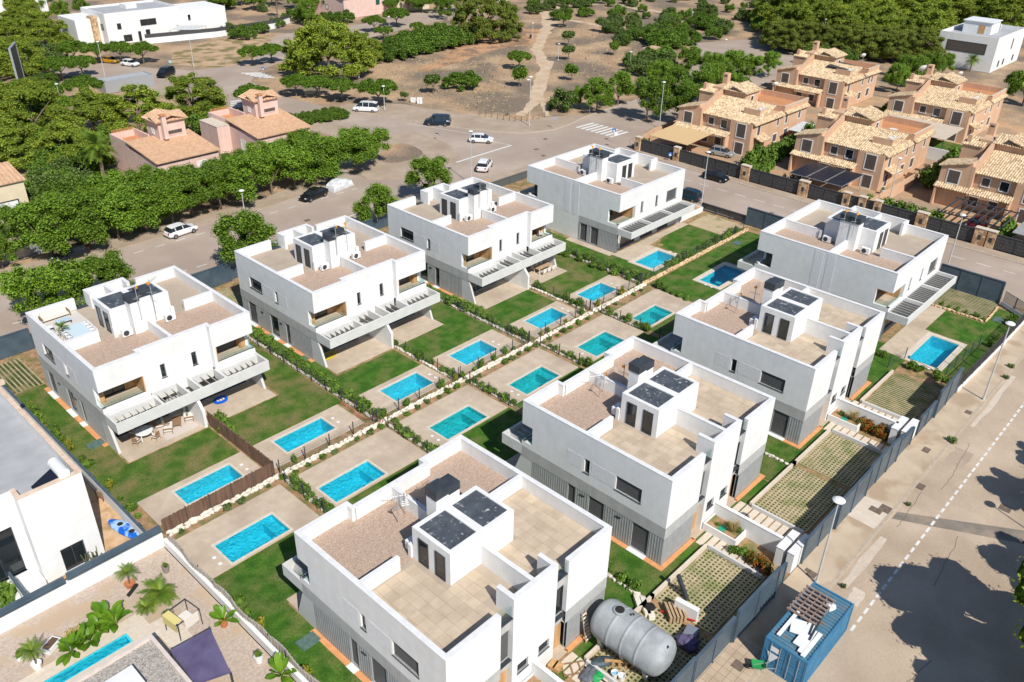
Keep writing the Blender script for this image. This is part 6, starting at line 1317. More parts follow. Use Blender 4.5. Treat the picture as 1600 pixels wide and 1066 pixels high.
for (px,py,h,t) in[(118,97,5.5,'rounded tree nearest the white pergola frame'),(155,98,5.2,'second rounded tree along the top-left villa'),(190,97,5.4,'third rounded tree along the top-left villa'),(225,99,5.4,'rounded tree above the white parked car'),(98,125,5.4,'rounded tree above the steel enclosure'),(130,120,5.2,'rounded tree right of the steel enclosure'),(135,158,5.6,'rounded tree over the pavement at left'),(40,165,5.4,'rounded tree left of the small lamp'),(78,165,5.2,'rounded tree just left of the small lamp'),(8,175,5.4,'rounded tree at the left edge'),(60,200,5.0,'small rounded tree above the palm garden'),
  (398,172,5.6,'single rounded tree behind the right pink house'),(463,150,5.0,'first rounded tree under the huge pine'),(497,152,5.0,'second rounded tree under the huge pine'),(535,158,5.2,'third rounded tree under the huge pine'),(592,165,6.0,'large rounded tree beside the white van'),(395,102,5.0,'rounded tree left of the huge pine'),(425,98,5.0,'rounded tree touching the huge pine'),(100,185,4.6,'low rounded tree beside the shade of the pines'),
  (585,50,5,'rounded tree in front of the green-shuttered house'),(620,42,6,'bright tree right of the green-shuttered house'),(652,52,3.4,'tiny round tree on the upper pavement'),(600,62,4,'low round tree on the upper pavement')]: tree('ficus',at(px,py),h,t,None,1.05)
# hedges and bushes in the park
for i in range(9): tree('bush',at(606+i*14,92-i*3.2),random.uniform(4.6,6),'large bush in the thick hedge on the left of the dirt park','hedge bushes left of the park',1.05)
for i in range(5): tree('bush',at(625+i*18,78-i*3),random.uniform(5,6.4),'large bush in the thick hedge on the left of the dirt park','hedge bushes left of the park',1.05)
tree('bush',at(722,136),4.3,'big round oleander bush alone in the middle of the dirt park',None,1.25)
for (px,py,h,k,t) in[(677,146,4.5,'small','young tree left of the big round bush'),(811,136,4.6,'small','young tree below the round park tree'),(811,108,4.8,'ficus','round dense park tree above the young tree'),(888,94,4,'small','young tree right of the trodden path, middle'),(888,72,4.4,'small','young tree right of the path, upper'),(893,126,4,'small','young tree right of the path, lower'),(940,50,4.5,'small','young tree on the open ground right of the path'),(959,86,3.6,'small','thin young tree on the open ground at right'),(880,42,4.4,'ficus','dense small tree at the top of the path'),(915,25,3.4,'bush','round bush at the top of the park'),
   (808,60,3.4,'small','thin tree on the bare earth left of the path'),(693,80,2.4,'small','tiny sapling below the hedge'),(875,172,5,'gbush','olive-brown bush at the end of the path by the pavement'),(905,170,5,'broad','leafy bush right of the olive-brown bush'),(868,32,4,'gbush','scrubby bush left of the upper path'),(632,158,2.2,'small','small yucca cluster by the white cabinets')]: tree(k,at(px,py),h,t)
random.seed(5)
for (x0,x1,y0,y1,n,k,lo,hi,t) in[(955,1060,18,72,16,'gbush',3.2,5,'grey-green bush in the scrub at the top right of the park'),(1020,1110,40,75,9,'bush',4.5,6,'dark dense bush in the scrub above the turning circle'),(840,960,2,14,10,'gbush',2.5,4,'scrubby bush at the top edge of the park'),(1100,1190,30,70,8,'gbush',3.5,5,'grey-green bush on the slope below the pine wood'),(1230,1330,88,100,8,'gbush',3,4,'dark bush at the foot of the pine wood'),(1010,1060,95,120,6,'gbush',4,5,'bush around the small terracotta hut'),(985,1010,100,125,3,'gbush',3.5,4.5,'bush left of the small terracotta hut')]:
    for i in range(n): tree(k,at(random.uniform(x0,x1),random.uniform(y0,y1)),random.uniform(lo,hi),t,t)
for i in range(7): tree('bush',at(380+i*26,60-i*9 if i<4 else 35),random.uniform(3,4.5),'clipped hedge bush at the top, right of the white villa','hedge right of the top-left villa')
for i in range(8): tree('broad',at(350+i*28,14-(i%2)*5),random.uniform(6,8),'tree at the top edge behind the white villa wall','trees at the top edge')
for (px,py,h) in[(100,38,7),(130,25,6),(40,10,9),(60,25,8),(480,40,8),(660,20,7),(690,30,7),(640,8,7),(700,8,8),(1190,40,7),(850,0,6)]: tree('broad',at(px,py),h,'background tree near the top edge','background trees near the top edge')
# pine wood top right: single pines, farthest ones out of easy reach of the eye
random.seed(9); g='pines of the wood at the top right'; k=0
rows=[(1200,1600,58,78,6),(1185,1600,36,60,12),(1190,1610,12,36,15),(1190,1620,-12,12,16),(1180,1640,-40,-12,17)]
for (x0,x1,y0,y1,n) in rows:
    for i in range(n):
        px=x0+(x1-x0)*(i+random.uniform(.1,.9))/n; py=random.uniform(y0,y1)
        if 1455<px<1610 and py>60: continue
        py+=8
        if py>58 and 1440<px: continue
        tree('pine',at(px,py),random.uniform(12.5,16),'yellow-green pine in the wood at the top right',g,1.2)
for (px,py) in[(1215,78),(1240,82),(1270,84),(1300,86),(1330,90),(1365,92),(1395,96),(1430,98),(1222,66)]: tree('dpine',at(px,py),random.uniform(9,11),'darker pine at the near edge of the wood','darker pines at the edge of the wood',1.1)
# big street trees whose shade falls on the road at the lower right
for (x,y,h,w_,t) in[(31.2,-85.6,10,1.17,'large tree at the right edge whose shade covers the road'),(26.5,-88.5,9.5,1.0,'second large shade tree beyond the lower right corner'),(41.0,-86.8,8.6,.80,'tree beyond the right edge shading the middle of the road'),(50.4,-82.2,7.6,.72,'tree beyond the right edge shading the upper road'),(57,-81.6,7,.6,'last shade tree along the right edge')]: tree('shade',(x,y),h,t,None,w_*.85)
# tall fan palm near the pink houses, small palms
p=at(163,282); r=empty('fan_palm',(*p,0),0,'tall fan palm left of the pink houses','palm'); b=MB(); b.tube((0,0,0),(.2,0,5.6),.32,.2,n=8); b.build('trunk',bark,r); inst(PALM_B,'crown',(.2,0,5.8),sc=1.35,parent=r); inst(PALM_B,'dead_fronds',(.2,0,5.0),sc=(.9,.9,-.9),parent=r)
p=at(103,42); r=empty('fan_palm',(*p,0),0,'palm in front of the top-left white villa','palm'); b=MB(); b.tube((0,0,0),(0,0,4.5),.25,.2,n=8); b.build('trunk',bark,r); inst(PALM_B,'crown',(0,0,4.6),sc=1.3,parent=r)
p=at(434,28); r=empty('fan_palm',(*p,0),0,'slim palm at the top edge left of the orange-roofed house','palm'); b=MB(); b.tube((0,0,0),(0,0,7),.2,.18,n=8); b.build('trunk',bark,r); inst(PALM_B,'crown',(0,0,7),sc=1.1,parent=r)
p=at(1515,112); r=empty('fan_palm',(*p,0),0,'small palm below the white cube house','palm'); b=MB(); b.tube((0,0,0),(0,0,3),.2,.18,n=8); b.build('trunk',bark,r); inst(PALM_B,'crown',(0,0,3),sc=.9,parent=r)
# shrubs and hedges around the pink houses
for i in range(9): tree('bush',at(455+i*9,196-i*1.5),2.6,'clipped bush in the hedge right of the pink house','clipped hedge by the right pink house')
for (x0,x1,y0,y1,n) in[(50,130,285,320,16),(60,170,225,275,16),(0,60,225,262,8),(300,340,205,215,4)]:
    for i in range(n): tree('gbush',at(random.uniform(x0,x1),random.uniform(y0,y1)),random.uniform(2.5,4.5),'dense garden bush around the tall fan palm','garden bushes around the tall palm')
for (x,y,h) in[(56,-68.2,.0)]: pass
for (px,py,s,t) in[(1488,692,1.0,'weedy bush at the road edge near the far lamp'),(1580,575,.8,'weedy bush at the right edge of the pavement'),(1420,790,.5,'weed growing in the kerb joint'),(1318,918,.5,'dry weed in the kerb joint behind the container'),(1300,932,.45,'second dry weed in the kerb joint'),(1572,592,.7,'weedy bush beside the kerb at far right'),(1490,700,.0,'') ]:
    if s: p=at(px,py); inst(SHG[0],'weed',(*p,0),0,s*1.3,label=t,cat='weed')
# dry tufts of the park
PLN=[at(*q) for q in[(812,180),(820,175),(826,170),(832,161),(838,152),(839,142),(839,132),(845,118),(850,106),(846,92),(838,78),(846,58),(858,40)]]
for p,q in zip([(113,33),(120,43),(128,49),(140,58),(156,69),(172,85),(186,99)],[(120,43),(128,49),(140,58),(156,69),(172,85),(186,99),(212,126)]): PLN+=[(p[0]+(q[0]-p[0])*t/4,p[1]+(q[1]-p[1])*t/4) for t in range(4)]
b=MB(); rnd=random.Random(4)
for i in range(5200):
    px=rnd.uniform(590,1010);py=rnd.uniform(5,190); x,y=at(px,py)
    a=rnd.uniform(0,3.14);s=rnd.uniform(.12,.35);h=rnd.uniform(.1,.3)
    if y<x*1.0-74.5+0 and 0: continue
    if px>860 and py>120: continue
    if min((Vector((x,y))-Vector(q)).length for q in PLN)<4.2: continue
    if py>150+ (px-600)*.14: continue
    b.add([(x-math.cos(a)*s,y-math.sin(a)*s,-.1),(x+math.cos(a)*s,y+math.sin(a)*s,-.1),(x+math.cos(a)*s*.7,y+math.sin(a)*s*.7,-.1+h),(x-math.cos(a)*s*.6,y-math.sin(a)*s*.6,-.1+h*.8)],[(0,1,2,3)])
b.build('dry_grass',mat('park_tufts',(.30,.25,.14),(.42,.34,.21),1,.95),label='dry grass tufts scattered over the park',cat='grass',kind='stuff')
# ================================================================ STREET LAMPS, POSTS, SIGNS
def lamp(px,py,h,lab,head='disc',rz=0):
    p=at(px,py); r=empty('street_lamp',(*p,-.02),rz,lab,'street lamp','street lamps'); b=MB(); b.tube((0,0,0),(0,0,h),.09,.05,n=8); b.tube((0,0,0),(0,0,.35),.14,.14,n=8); b.build('pole',steel,r)
    b=MB()
    if head=='disc': b.lathe([(.06,h-.06),(.42,h),(.46,h+.08),(.3,h+.2),(.05,h+.26)],n=14)
    else: b.lathe([(.05,h-.05),(.36,h),(.38,h+.06),(.25,h+.14),(.05,h+.18)],n=12)
    b.build('lamp_head',plastic_w,r)
    if head=='double': b=MB(); b.lathe([(.05,h-.5),(.33,h-.42),(.33,h-.34),(.05,h-.28)],c=(-.7,0),n=12); b.bar((0,0,h-.5),(-.7,0,h-.45),.06,.06); b.build('second_head',plastic_w,r)
for a in[(1275,912,8.2,'tall lamp post standing between container and street fence','disc'),(1536,625,8.9,'tall lamp post at the right edge by the last gate','disc'),(1096,318,8.3,'lamp post on the cross street beside the detached villa','flat'),(1478,425,8.1,'lamp post on the cross street behind the right detached villa','flat'),(736,288,8.8,'thin lamp post behind the third villa, beside the white SUV','flat'),(827,197,9.6,'tallest lamp post with two heads at the park corner','double'),(1030,200,9.0,'lamp post in front of the dark trees by the crossing','flat'),(601,172,4.9,'short lamp post beside the white van','flat'),(390,385,8.0,'lamp post rising from the street tree behind the second villa','flat'),
   (168,138,9.9,'tall lamp post left of the parked yellow car','flat'),(303,105,7.0,'lamp post at the vacant lot','flat'),(98,172,5.2,'small lamp post among rounded trees at left','flat'),(984,108,4.2,'short lamp in the scrub of the park','flat'),(872,95,4.2,'short lamp beside the trodden path','flat'),(561,122,6,'lamp post in front of the huge pine','flat'),(609,58,5.5,'lamp post before the green-shuttered house','flat'),(1128,110,7.5,'thin lamp post in front of the turning circle','flat'),(1281,80,8.5,'lamp post at the near edge of the pine wood','flat'),(1449,80,5,'lamp post left of the white cube house','flat'),(832,60,4.2,'lamp at the bend of the path','flat'),(1080,40,4,'lamp in the scrub near the top','flat'),(1385,330,8.5,'slim lamp post in front of the right-hand stone pillars','flat')]:
    lamp(*a[:4],head=a[4])
r=empty('street_lamp',(46.2,-82.9,-.02),0,'lamp post across the road, its shadow falling beside the manhole','street lamp','street lamps'); b=MB(); b.tube((0,0,0),(0,0,8.2),.09,.05,n=8); b.build('pole',steel,r); b=MB(); b.lathe([(.06,8.14),(.42,8.2),(.46,8.28),(.3,8.4),(.05,8.46)],n=14); b.build('lamp_head',plastic_w,r)
def post_sign(px,py,h,lab,shape,m):
    p=at(px,py); r=empty('traffic_sign',(*p,0),R(-50),lab,'sign'); b=MB(); b.tube((0,0,0),(0,0,h),.035,n=6); b.build('post',metal,r); b=MB()
    if shape=='sq': b.box(-.32,.32,-.03,-.01,h-.65,h)
    elif shape=='round': b.tube((0,-.05,h-.3),(0,-.02,h-.3),.33,n=16)
    else: b.box(-.45,.45,-.03,-.01,h-.5,h)
    b.build('sign_plate',m,r)
    if shape=='sq': b=MB(); b.add([(-.22,-.034,h-.58),(.22,-.034,h-.58),(0,-.034,h-.14)],[(0,1,2)]); b.build('white_triangle',plastic_w,r)
blue_s=mat('blue_sign',(.01,.13,.45),None,rough=.4)
post_sign(958,222,2.6,'blue square crossing sign beside the zebra crossing','sq',blue_s); post_sign(921,178,2.8,'grey-backed square sign left of the trees by the crossing','sq2',metal); post_sign(866,202,2.4,'bare sign post on the park pavement','sq2',metal); post_sign(688,212,2.0,'small round sign on the traffic island','round',metal)
post_sign(413,124,2.8,'blue square crossing sign at the far zebra crossing','sq',blue_s); post_sign(267,105,1.6,'small pale-blue round sign by the vacant lot','round',mat('pale_blue_sign',(.3,.6,.7),None)); post_sign(961,232,3.0,'round white sign behind the detached villa parapet','round',plastic_w); post_sign(1046,252,1.6,'blue notice on the charcoal gate','sq',blue_s)
for i,(px,py) in enumerate([(646,160),(656,162)]): p=at(px,py); r=empty('utility_cabinet',(*p,0),R(-55),('left' if i==0 else 'right')+' white utility cabinet at the edge of the dirt park','cabinet'); b=MB(); b.box(-.55,.55,-.25,.25,0,1.3 if i else 1.0); b.build('cabinet_body',plastic_w,r); b=MB(); b.box(-.02,.02,-.26,-.25,.1,1.0); b.build('door_seam',dark,r)
for i in range(12):
    p=(lambda t:(98.3+(118.5-98.3)*0,0))(0); 
for i,t in enumerate([0,1,2,3,4,5,6,7,8,9,10,11]):
    px=750+t*9.2;py=[179,182,184,186,188,189,190,190,190,188,186,183][t]; q=at(px,py); b=MB(); b.tube((0,0,0),(0,0,1.0),.07,n=6); b.build('wooden_bollard',bark,loc=(*q,0),label='short wooden bollard in the row along the park pavement',cat='bollard',group='wooden bollards at the park edge')
p=at(829,60); r=empty('litter_bin',(*p,0),0,'dark litter bin on the bare earth beside the path','bin'); b=MB(); b.lathe([(.25,.2),(.32,1.0),(.28,1.0),(.27,.9)],n=10); b.tube((0,0,0),(0,0,.3),.05,n=6); b.build('bin_body',blackr,r)
p=at(489,150); r=empty('bus_shelter',(*p,0),R(-30),'glass shelter with red poster under the rounded trees','shelter'); b=MB(); b.box(-1.6,1.6,-.6,.7,2.2,2.3); b.build('roof',metal,r); b=MB(); b.box(-1.6,1.6,.6,.65,.2,2.2);b.box(-1.6,-1.55,-.5,.6,.2,2.2); b.build('glass_wall',rail,r); b=MB(); b.box(1.5,1.6,-.5,.6,.2,2.2); b.build('poster_panel',mat('poster_pink',(.5,.2,.22),None),r)
r=empty('white_pergola_frame',(*at(82,57),0),R(10),'white pergola frame on the lawn at the top left','pergola'); b=MB()
for x in(-2.2,2.2):
    for y in(-1.6,1.6): b.box(x-.1,x+.1,y-.1,y+.1,0,2.5)
b.build('post',plastic_w,r); b=MB(); b.box(-2.3,2.3,-1.7,-1.5,2.5,2.7);b.box(-2.3,2.3,1.5,1.7,2.5,2.7);b.box(-2.3,-2.1,-1.5,1.5,2.5,2.7);b.box(2.1,2.3,-1.5,1.5,2.5,2.7);b.box(-2.1,2.1,-1.5,1.5,2.6,2.65); b.build('roof_frame',plastic_w,r)
# ================================================================ VEHICLES
def carmat(nm,c,me=.3): 
    m=mat(nm,c,None,rough=.28,spec=.6,metal=me); return m
tyre=mat('tyre_rubber',(.02,.02,.02),None,rough=.85); rim=mat('alloy_rim',(.35,.36,.37),None,rough=.3,metal=.8); lred=mat('tail_lamp_red',(.4,.01,.01),None,rough=.3); lwh=mat('headlamp_glass',(.7,.72,.75),None,rough=.15); cgl=mat('car_glass',(.015,.02,.025),None,rough=.05,spec=.9)
PROF={'hatch':dict(L=4.3,W=1.8,b=[(-2.15,.45,.86),(-2.08,.3,.98),(-1.6,.22,1.0),(-.9,.2,1.0),(.6,.2,.98),(1.1,.2,.95),(1.85,.24,.82),(2.1,.34,.7),(2.15,.42,.62)],r=[(-1.98,1.0),(-1.6,1.42),(-.9,1.5),(0,1.5),(.5,1.42),(1.25,.97)]),
 'suv':dict(L=4.6,W=1.9,b=[(-2.3,.5,.98),(-2.22,.34,1.08),(-1.7,.26,1.1),(-.9,.24,1.1),(.7,.24,1.08),(1.2,.24,1.05),(2.0,.28,.95),(2.25,.4,.82),(2.3,.48,.72)],r=[(-2.12,1.1),(-1.85,1.55),(-1.0,1.68),(.1,1.68),(.6,1.58),(1.3,1.06)]),
 'sedan':dict(L=4.7,W=1.85,b=[(-2.35,.5,.86),(-2.28,.34,1.0),(-1.6,.24,1.02),(-.8,.22,.98),(.6,.22,.96),(1.2,.22,.93),(2.0,.26,.84),(2.3,.36,.72),(2.35,.44,.62)],r=[(-1.75,1.02),(-1.1,1.38),(-.5,1.46),(.1,1.45),(.45,1.38),(1.25,.95)]),
 'van':dict(L=5.0,W=1.95,b=[(-2.5,.45,1.1),(-2.46,.3,1.15),(-1.8,.26,1.16),(-.9,.25,1.15),(.9,.25,1.15),(1.5,.25,1.12),(2.2,.3,1.02),(2.45,.4,.85),(2.5,.48,.7)],r=[(-2.42,1.15),(-2.3,1.8),(-1.5,1.95),(.4,1.95),(1.0,1.85),(1.85,1.1)])}
def loft(secs,cap=True):
    b=MB(); n=len(secs[0]); vs=[p for s in secs for p in s]; fs=[]
    for i in range(len(secs)-1):
        for k in range(n): fs.append((i*n+k,i*n+(k+1)%n,(i+1)*n+(k+1)%n,(i+1)*n+k))
    fs.append(tuple(range(n-1,-1,-1)));fs.append(tuple(range((len(secs)-1)*n,len(secs)*n))); b.add(vs,fs); return b
def car(x,y,rz,kind,paintm,lab,name='parked_car',sc=1.05,cat='car',z=-.05,sign=None):
    d=PROF[kind]; r=empty(name,(x,y,z),rz,lab,cat); r.scale=(sc,sc,sc); W2=d['W']/2; L2=d['L']/2
    secs=[]
    for (X,zb,zt) in d['b']:
        e=abs(X)/L2; w_=W2*(1-.16*max(0,e-.72)/.28); secs.append([(X,-w_*.86,zb),(X,w_*.86,zb),(X,w_,zb+.16),(X,w_,zt-.16),(X,w_*.9,zt),(X,-w_*.9,zt),(X,-w_,zt-.16),(X,-w_,zb+.16)])
    loft(secs).build('body',paintm,r,smooth=False)
    rs=[]; zb=d['b'][3][2]-.03
    for i,(X,zt) in enumerate(d['r']):
        w_=W2*.9; tw=W2*(.9 if i in(0,len(d['r'])-1) else .72); rs.append([(X,-w_,zb),(X,w_,zb),(X,tw,zt),(X,-tw,zt)])
    loft(rs).build('cabin_glass',cgl,r)
    rr=d['r'][1:-1]; b=MB(); q=[]
    vs=[(X,s*W2*.70,z_+.012) for (X,z_) in rr for s in(-1,1)]; vs+=[(X,s*W2*.70,z_+.05) for (X,z_) in rr for s in(-1,1)]; n=len(rr)*2; fs=[]
    for i in range(len(rr)-1): a=i*2; fs+=[(a,a+1,a+3,a+2),(n+a,n+a+2,n+a+3,n+a+1),(a,a+2,n+a+2,n+a),(a+1,n+a+1,n+a+3,a+3)]
    fs+=[(0,n,n+1,1),(n-2,n-1,2*n-1,2*n-2)]; b.add(vs,fs)
    mid=d['r'][2]; 
    for X0 in([mid[0]+.9,mid[0]-.2] if kind!='van' else [mid[0]+1.9,mid[0]+.7]):
        for s in(-1,1): b.bar((X0,s*W2*.915,zb),(X0-.05,s*W2*.745,mid[1]-.02),.09,.03)
    b.build('roof_panel',paintm,r)
    for X in(-L2*.62,L2*.63):
        for s in(-1,1):
            b=MB(); b.tube((X,s*(W2-.19),.33),(X,s*(W2+.02),.33),.33,n=14); o=b.build('wheel',tyre,r); b=MB(); b.tube((X,s*(W2+.02),.33),(X,s*(W2+.03),.33),.20,n=10); b.build('rim',rim,o)
    for s in(-1,1):
        b=MB(); b.box(L2-.16,L2-.02,s*W2*.5,s*W2*.8,.62 if kind!='suv' else .72,.76 if kind!='suv' else .88); b.build('headlight',lwh,r)
        b=MB(); b.box(-L2-.01,-L2+.1,s*W2*.55,s*W2*.82,.72,.98 if kind!='van' else 1.1); b.build('taillight',lred,r)
        b=MB(); b.box(L2*.33,L2*.33+.18,s*W2,s*(W2+.16),d['b'][4][2]-.08,d['b'][4][2]+.06); b.build('mirror',paintm,r)
    b=MB(); b.box(-L2-.015,-L2+.02,-.26,.26,.5,.62); b.build('number_plate',plastic_w,r)
    return r
cw=carmat('white_car_paint',(.72,.73,.74),.0);ck=carmat('black_car_paint',(.012,.014,.018));cn=carmat('navy_car_paint',(.015,.03,.055));cy=carmat('yellow_car_paint',(.55,.28,.01));cs=carmat('silver_car_paint',(.42,.44,.46),.5);ct=carmat('teal_dark_paint',(.01,.045,.07))
def mid(a,b_): return ((a[0]+b_[0])/2,(a[1]+b_[1])/2)
car(*at(752,222),R(-52),'hatch',cw,'white hatchback driving on the junction near the stop line','car'); car(*at(757,264),R(32),'suv',cw,'white SUV with roof rails below the white hatchback','car'); 
car(*at(684,195),R(130),'van',cn,'dark blue van driving on the curved street','van',cat='van'); car(*at(572,174),R(127),'van',cw,'white van parked at the edge of the curved street','van',cat='van')
car(50.4,25.6,R(-170),'sedan',ck,'black estate car on the tree-lined street beside the covered car'); car(28.7,26.6,R(5),'hatch',cw,'white car parked under the row of street trees'); car(*at(112,404),R(-170),'hatch',ck,'black hatchback half hidden by leaves at the left end of the street')
car(*at(260,119),R(-150),'van',ck,'black van with pale-blue lettering crossing the upper left street','van',cat='van',sc=1.05); car(*at(204,103),R(-65),'hatch',cw,'small white car parked under rounded trees at upper left'); car(*at(172,98),R(-62),'hatch',cy,'yellow car parked next to the small white car')
car(*at(1118,281),R(-88),'hatch',ck,'black hatchback parked in front of the charcoal gates'); car(*at(1073,311),R(95),'suv',ct,'dark teal car peeking out behind the detached villa wall'); car(*at(1127,243),R(-80),'hatch',cs,'silver car in the driveway of the first ochre house')
car(114.6,-52.6,R(170),'hatch',carmat('dark_red_paint',(.12,.01,.015)),'dark red car under the striped pergola'); car(93.6,-44.0,R(90),'hatch',cs,'silver car whose roof shows behind the right-hand detached villa'); car(112.5,-.5,R(90),'sedan',ck,'dark car under the beige awning')
# van lettering stripe (pale-blue marks only)
# covered car
p=at(531,293); r=empty('covered_car',(*p,-.05),R(12),'car wrapped in a silver-white cover beside the black estate','car'); d=PROF['hatch']; rnd=random.Random(3); secs=[]
for (X,zt) in[(-2.35,.15),(-2.25,.95),(-1.8,1.25),(-1.0,1.5),(0,1.53),(.6,1.42),(1.3,1.05),(2.1,.85),(2.35,.15)]:
    n=14; s=[]
    for k in range(n):
        a=math.pi*k/(n-1); s.append((X+rnd.uniform(-.04,.04),-math.cos(a)*(.98+rnd.uniform(-.05,.05)),max(0.02,zt*min(1,math.sin(a)*1.6)+rnd.uniform(-.04,.04))))
    secs.append(s)
loft(secs).build('car_cover',mat('silver_cover',(.5,.52,.55),(.68,.70,.72),2,.55,.4,3),r,smooth=False)
# motorbikes
for i in range(3):
    p=(113.0+i*.9,-21.8-i*.9); r=empty('motorbike',(*p,0),R(40),['nearest','middle','farthest'][i]+' of three dark motorbikes in the middle ochre forecourt','motorbike'); b=MB(); b.tube((-.65,-.06,.3),(-.65,.06,.3),.3,n=10);b.tube((.65,-.06,.3),(.65,.06,.3),.3,n=10); b.build('wheel',tyre,r); b=MB(); b.box(-.6,.3,-.12,.12,.45,.8);b.bar((.2,0,.6),(.7,0,.35),.08,.08);b.bar((.25,-.35,1.0),(.25,.35,1.0),.05,.05);b.bar((.25,0,.7),(.25,0,1.0),.06,.06); b.build('frame',ck,r); b=MB(); b.box(-.7,.05,-.14,.14,.8,.9); b.build('seat',blackr,r)

random.seed(21)
for i in range(34):
    px,py=random.choice([(random.uniform(0,110),random.uniform(60,130)),(random.uniform(0,60),random.uniform(160,240)),(random.uniform(130,330),random.uniform(180,215)),(random.uniform(330,420),random.uniform(10,55))])
    tree('gbush',at(px,py),random.uniform(2.5,4.5),'bush in the undergrowth between the pines at the left','undergrowth bushes at the left')

for (x0,x1,y0,y1,n,k,lo,hi,t) in[(820,1190,0,26,30,'gbush',2.5,4.5,'grey-green scrub bush at the top of the park'),(950,1090,22,60,14,'gbush',2.5,4,'scrub bush on the slope right of the path'),(330,720,0,22,22,'ficus',4.5,6.5,'leafy tree at the top edge among the far houses'),(0,90,0,60,8,'pine',8,10,'pine in the top left corner group')]:
    for i in range(n): tree(k,at(random.uniform(x0,x1),random.uniform(y0,y1)),random.uniform(lo,hi),t,t)
# ================================================================ CONTAINER, TANK, YARD THINGS
CX0,CX1,CY0,CY1=20.15,27.15,-72.05,-69.0; L=CX1-CX0;Wd=CY1-CY0
r=empty('shipping_container',((CX0+CX1)/2,(CY0+CY1)/2,-.05),0,'blue shipping container on the road beside the slate-blue gate','container')
hl,hw=L/2,Wd/2
def corr(m_,p0,p1,z0,z1,k,dp=.06):
    p0=Vector(p0);p1=Vector(p1);d=(p1-p0);n=Vector((d.y,-d.x)).normalized(); pts=[]
    for i in range(k):
        for (f,o) in((0,0),(.35,0),(.5,-dp),(.85,-dp)): pts.append(p0+d*((i+f)/k)+n*o)
    pts.append(p1)
    for i in range(len(pts)-1):
        a,e=pts[i],pts[i+1]; m_.add([(a.x,a.y,z0),(e.x,e.y,z0),(e.x,e.y,z1),(a.x,a.y,z1)],[(0,1,2,3)])
b=MB(); corr(b,(-hl+.1,-hw+.02),(hl-.1,-hw+.02),.2,2.55,22);corr(b,(hl-.1,hw-.02),(-hl+.1,hw-.02),.2,2.55,22);corr(b,(hl-.02,-hw+.1),(hl-.02,hw-.1),.2,2.55,8); b.build('corrugated_side',contb,r)
b=MB()
for i in range(22): x=-hl+.1+(L-.2)*i/22; b.box(x,x+.2,-hw+.1,hw-.1,2.55,2.6)
b.box(-hl+.1,hl-.1,-hw+.1,hw-.1,2.5,2.55); b.build('corrugated_roof',contt,r)
b=MB()
for y in(-hw,hw-.12): b.box(-hl,hl,y,y+.12,0,.18);b.box(-hl,hl,y,y+.12,2.52,2.66)
for x in(-hl,hl-.12): b.box(x,x+.12,-hw+.12,hw-.12,0,.18);b.box(x,x+.12,-hw+.12,hw-.12,2.52,2.66)
for x in(-hl,hl-.14):
    for y in(-hw,hw-.14): b.box(x-.004,x+.144,y-.004,y+.144,.18,2.52)
b.build('corner_frame',contb,r)
for s in(-1,1):
    b=MB(); b.box(-hl+.02,-hl+.08,min(s*.02,s*(hw-.15)),max(s*.02,s*(hw-.15)),.2,2.5); o=b.build('door',contb,r)
    for z in(.85,1.6): b=MB(); b.box(-hl-.02,-hl+.02,min(s*.06,s*(hw-.2)),max(s*.06,s*(hw-.2)),z,z+.08); b.build('door_rib',contb,o)
    for y in(.35,1.0): b=MB(); b.tube((-hl-.03,s*y,.2),(-hl-.03,s*y,2.5),.025,n=6); b.build('locking_bar',metal,o)
b=MB(); b.box(-hl-.035,-hl-.03,.45,1.05,1.85,2.3); b.build('white_door_sticker',plastic_w,r); b=MB(); b.add([(-hl-.034,.35,1.65),(-hl-.034,1.2,1.65),(-hl-.034,.9,.7)],[(0,1,2)]); b.build('white_triangle_sticker',plastic_w,r)
# cargo on its roof
cxy=((CX0+CX1)/2,(CY0+CY1)/2); zr=2.62
r=empty('steel_grating',(24.7,-69.9,zr),.0,'rusty steel ladder grating lying across the container roof','grating')
for i in range(5): b=MB(); b.box(-1.5+.05,1.5,-1.1+i*.5,-1.02+i*.5,.02,.14); b.build('rail',mat('rusty_steel%d'%i,(.22,.15,.12),(.32,.25,.22),3,.7),r)
for i in range(8): b=MB(); b.box(-1.45+i*.41,-1.3+i*.41,-1.12,1.05,.14,.24); b.build('bar',MATS['rusty_steel0'],r)
for (x,y,w_,h_,a,t) in[(22.2,-70.8,2.6,.5,.0,'longest white board on the container roof'),(21.7,-71.2,2.4,.35,.05,'white board at the door end of the container roof'),(22.4,-70.2,1.3,1.0,.35,'white panel in the middle of the container roof'),(22.3,-69.55,3.0,.25,.0,'thin white strip along the container roof edge'),(21.6,-71.55,2.6,.3,.0,'white perforated rail at the near edge of the container roof')]:
    b=MB(); b.box(-w_/2,w_/2,-h_/2,h_/2,0,.06); b.build('white_board',plastic_w,loc=(x,y,zr+.03+random.uniform(0,.05)),rz=a,label=t,cat='board')
for (x,y,w_,a,t) in[(23.3,-71.1,3.0,.12,'dark metal profile on the container roof'),(23.5,-70.8,2.6,.2,'second dark metal profile on the container roof')]:
    b=MB(); b.box(-w_/2,w_/2,-.05,.05,0,.1); b.build('metal_profile',dark,loc=(x,y,zr+.1),rz=a,label=t,cat='profile')
b=MB(); b.ball((0,0,.12),(.45,.3,.14),n=9,k=4,jit=.3); b.build('crumpled_sheet',plastic_w,loc=(25.6,-71.0,zr),label='crumpled white plastic sheet on the far end of the container roof',cat='plastic sheet')
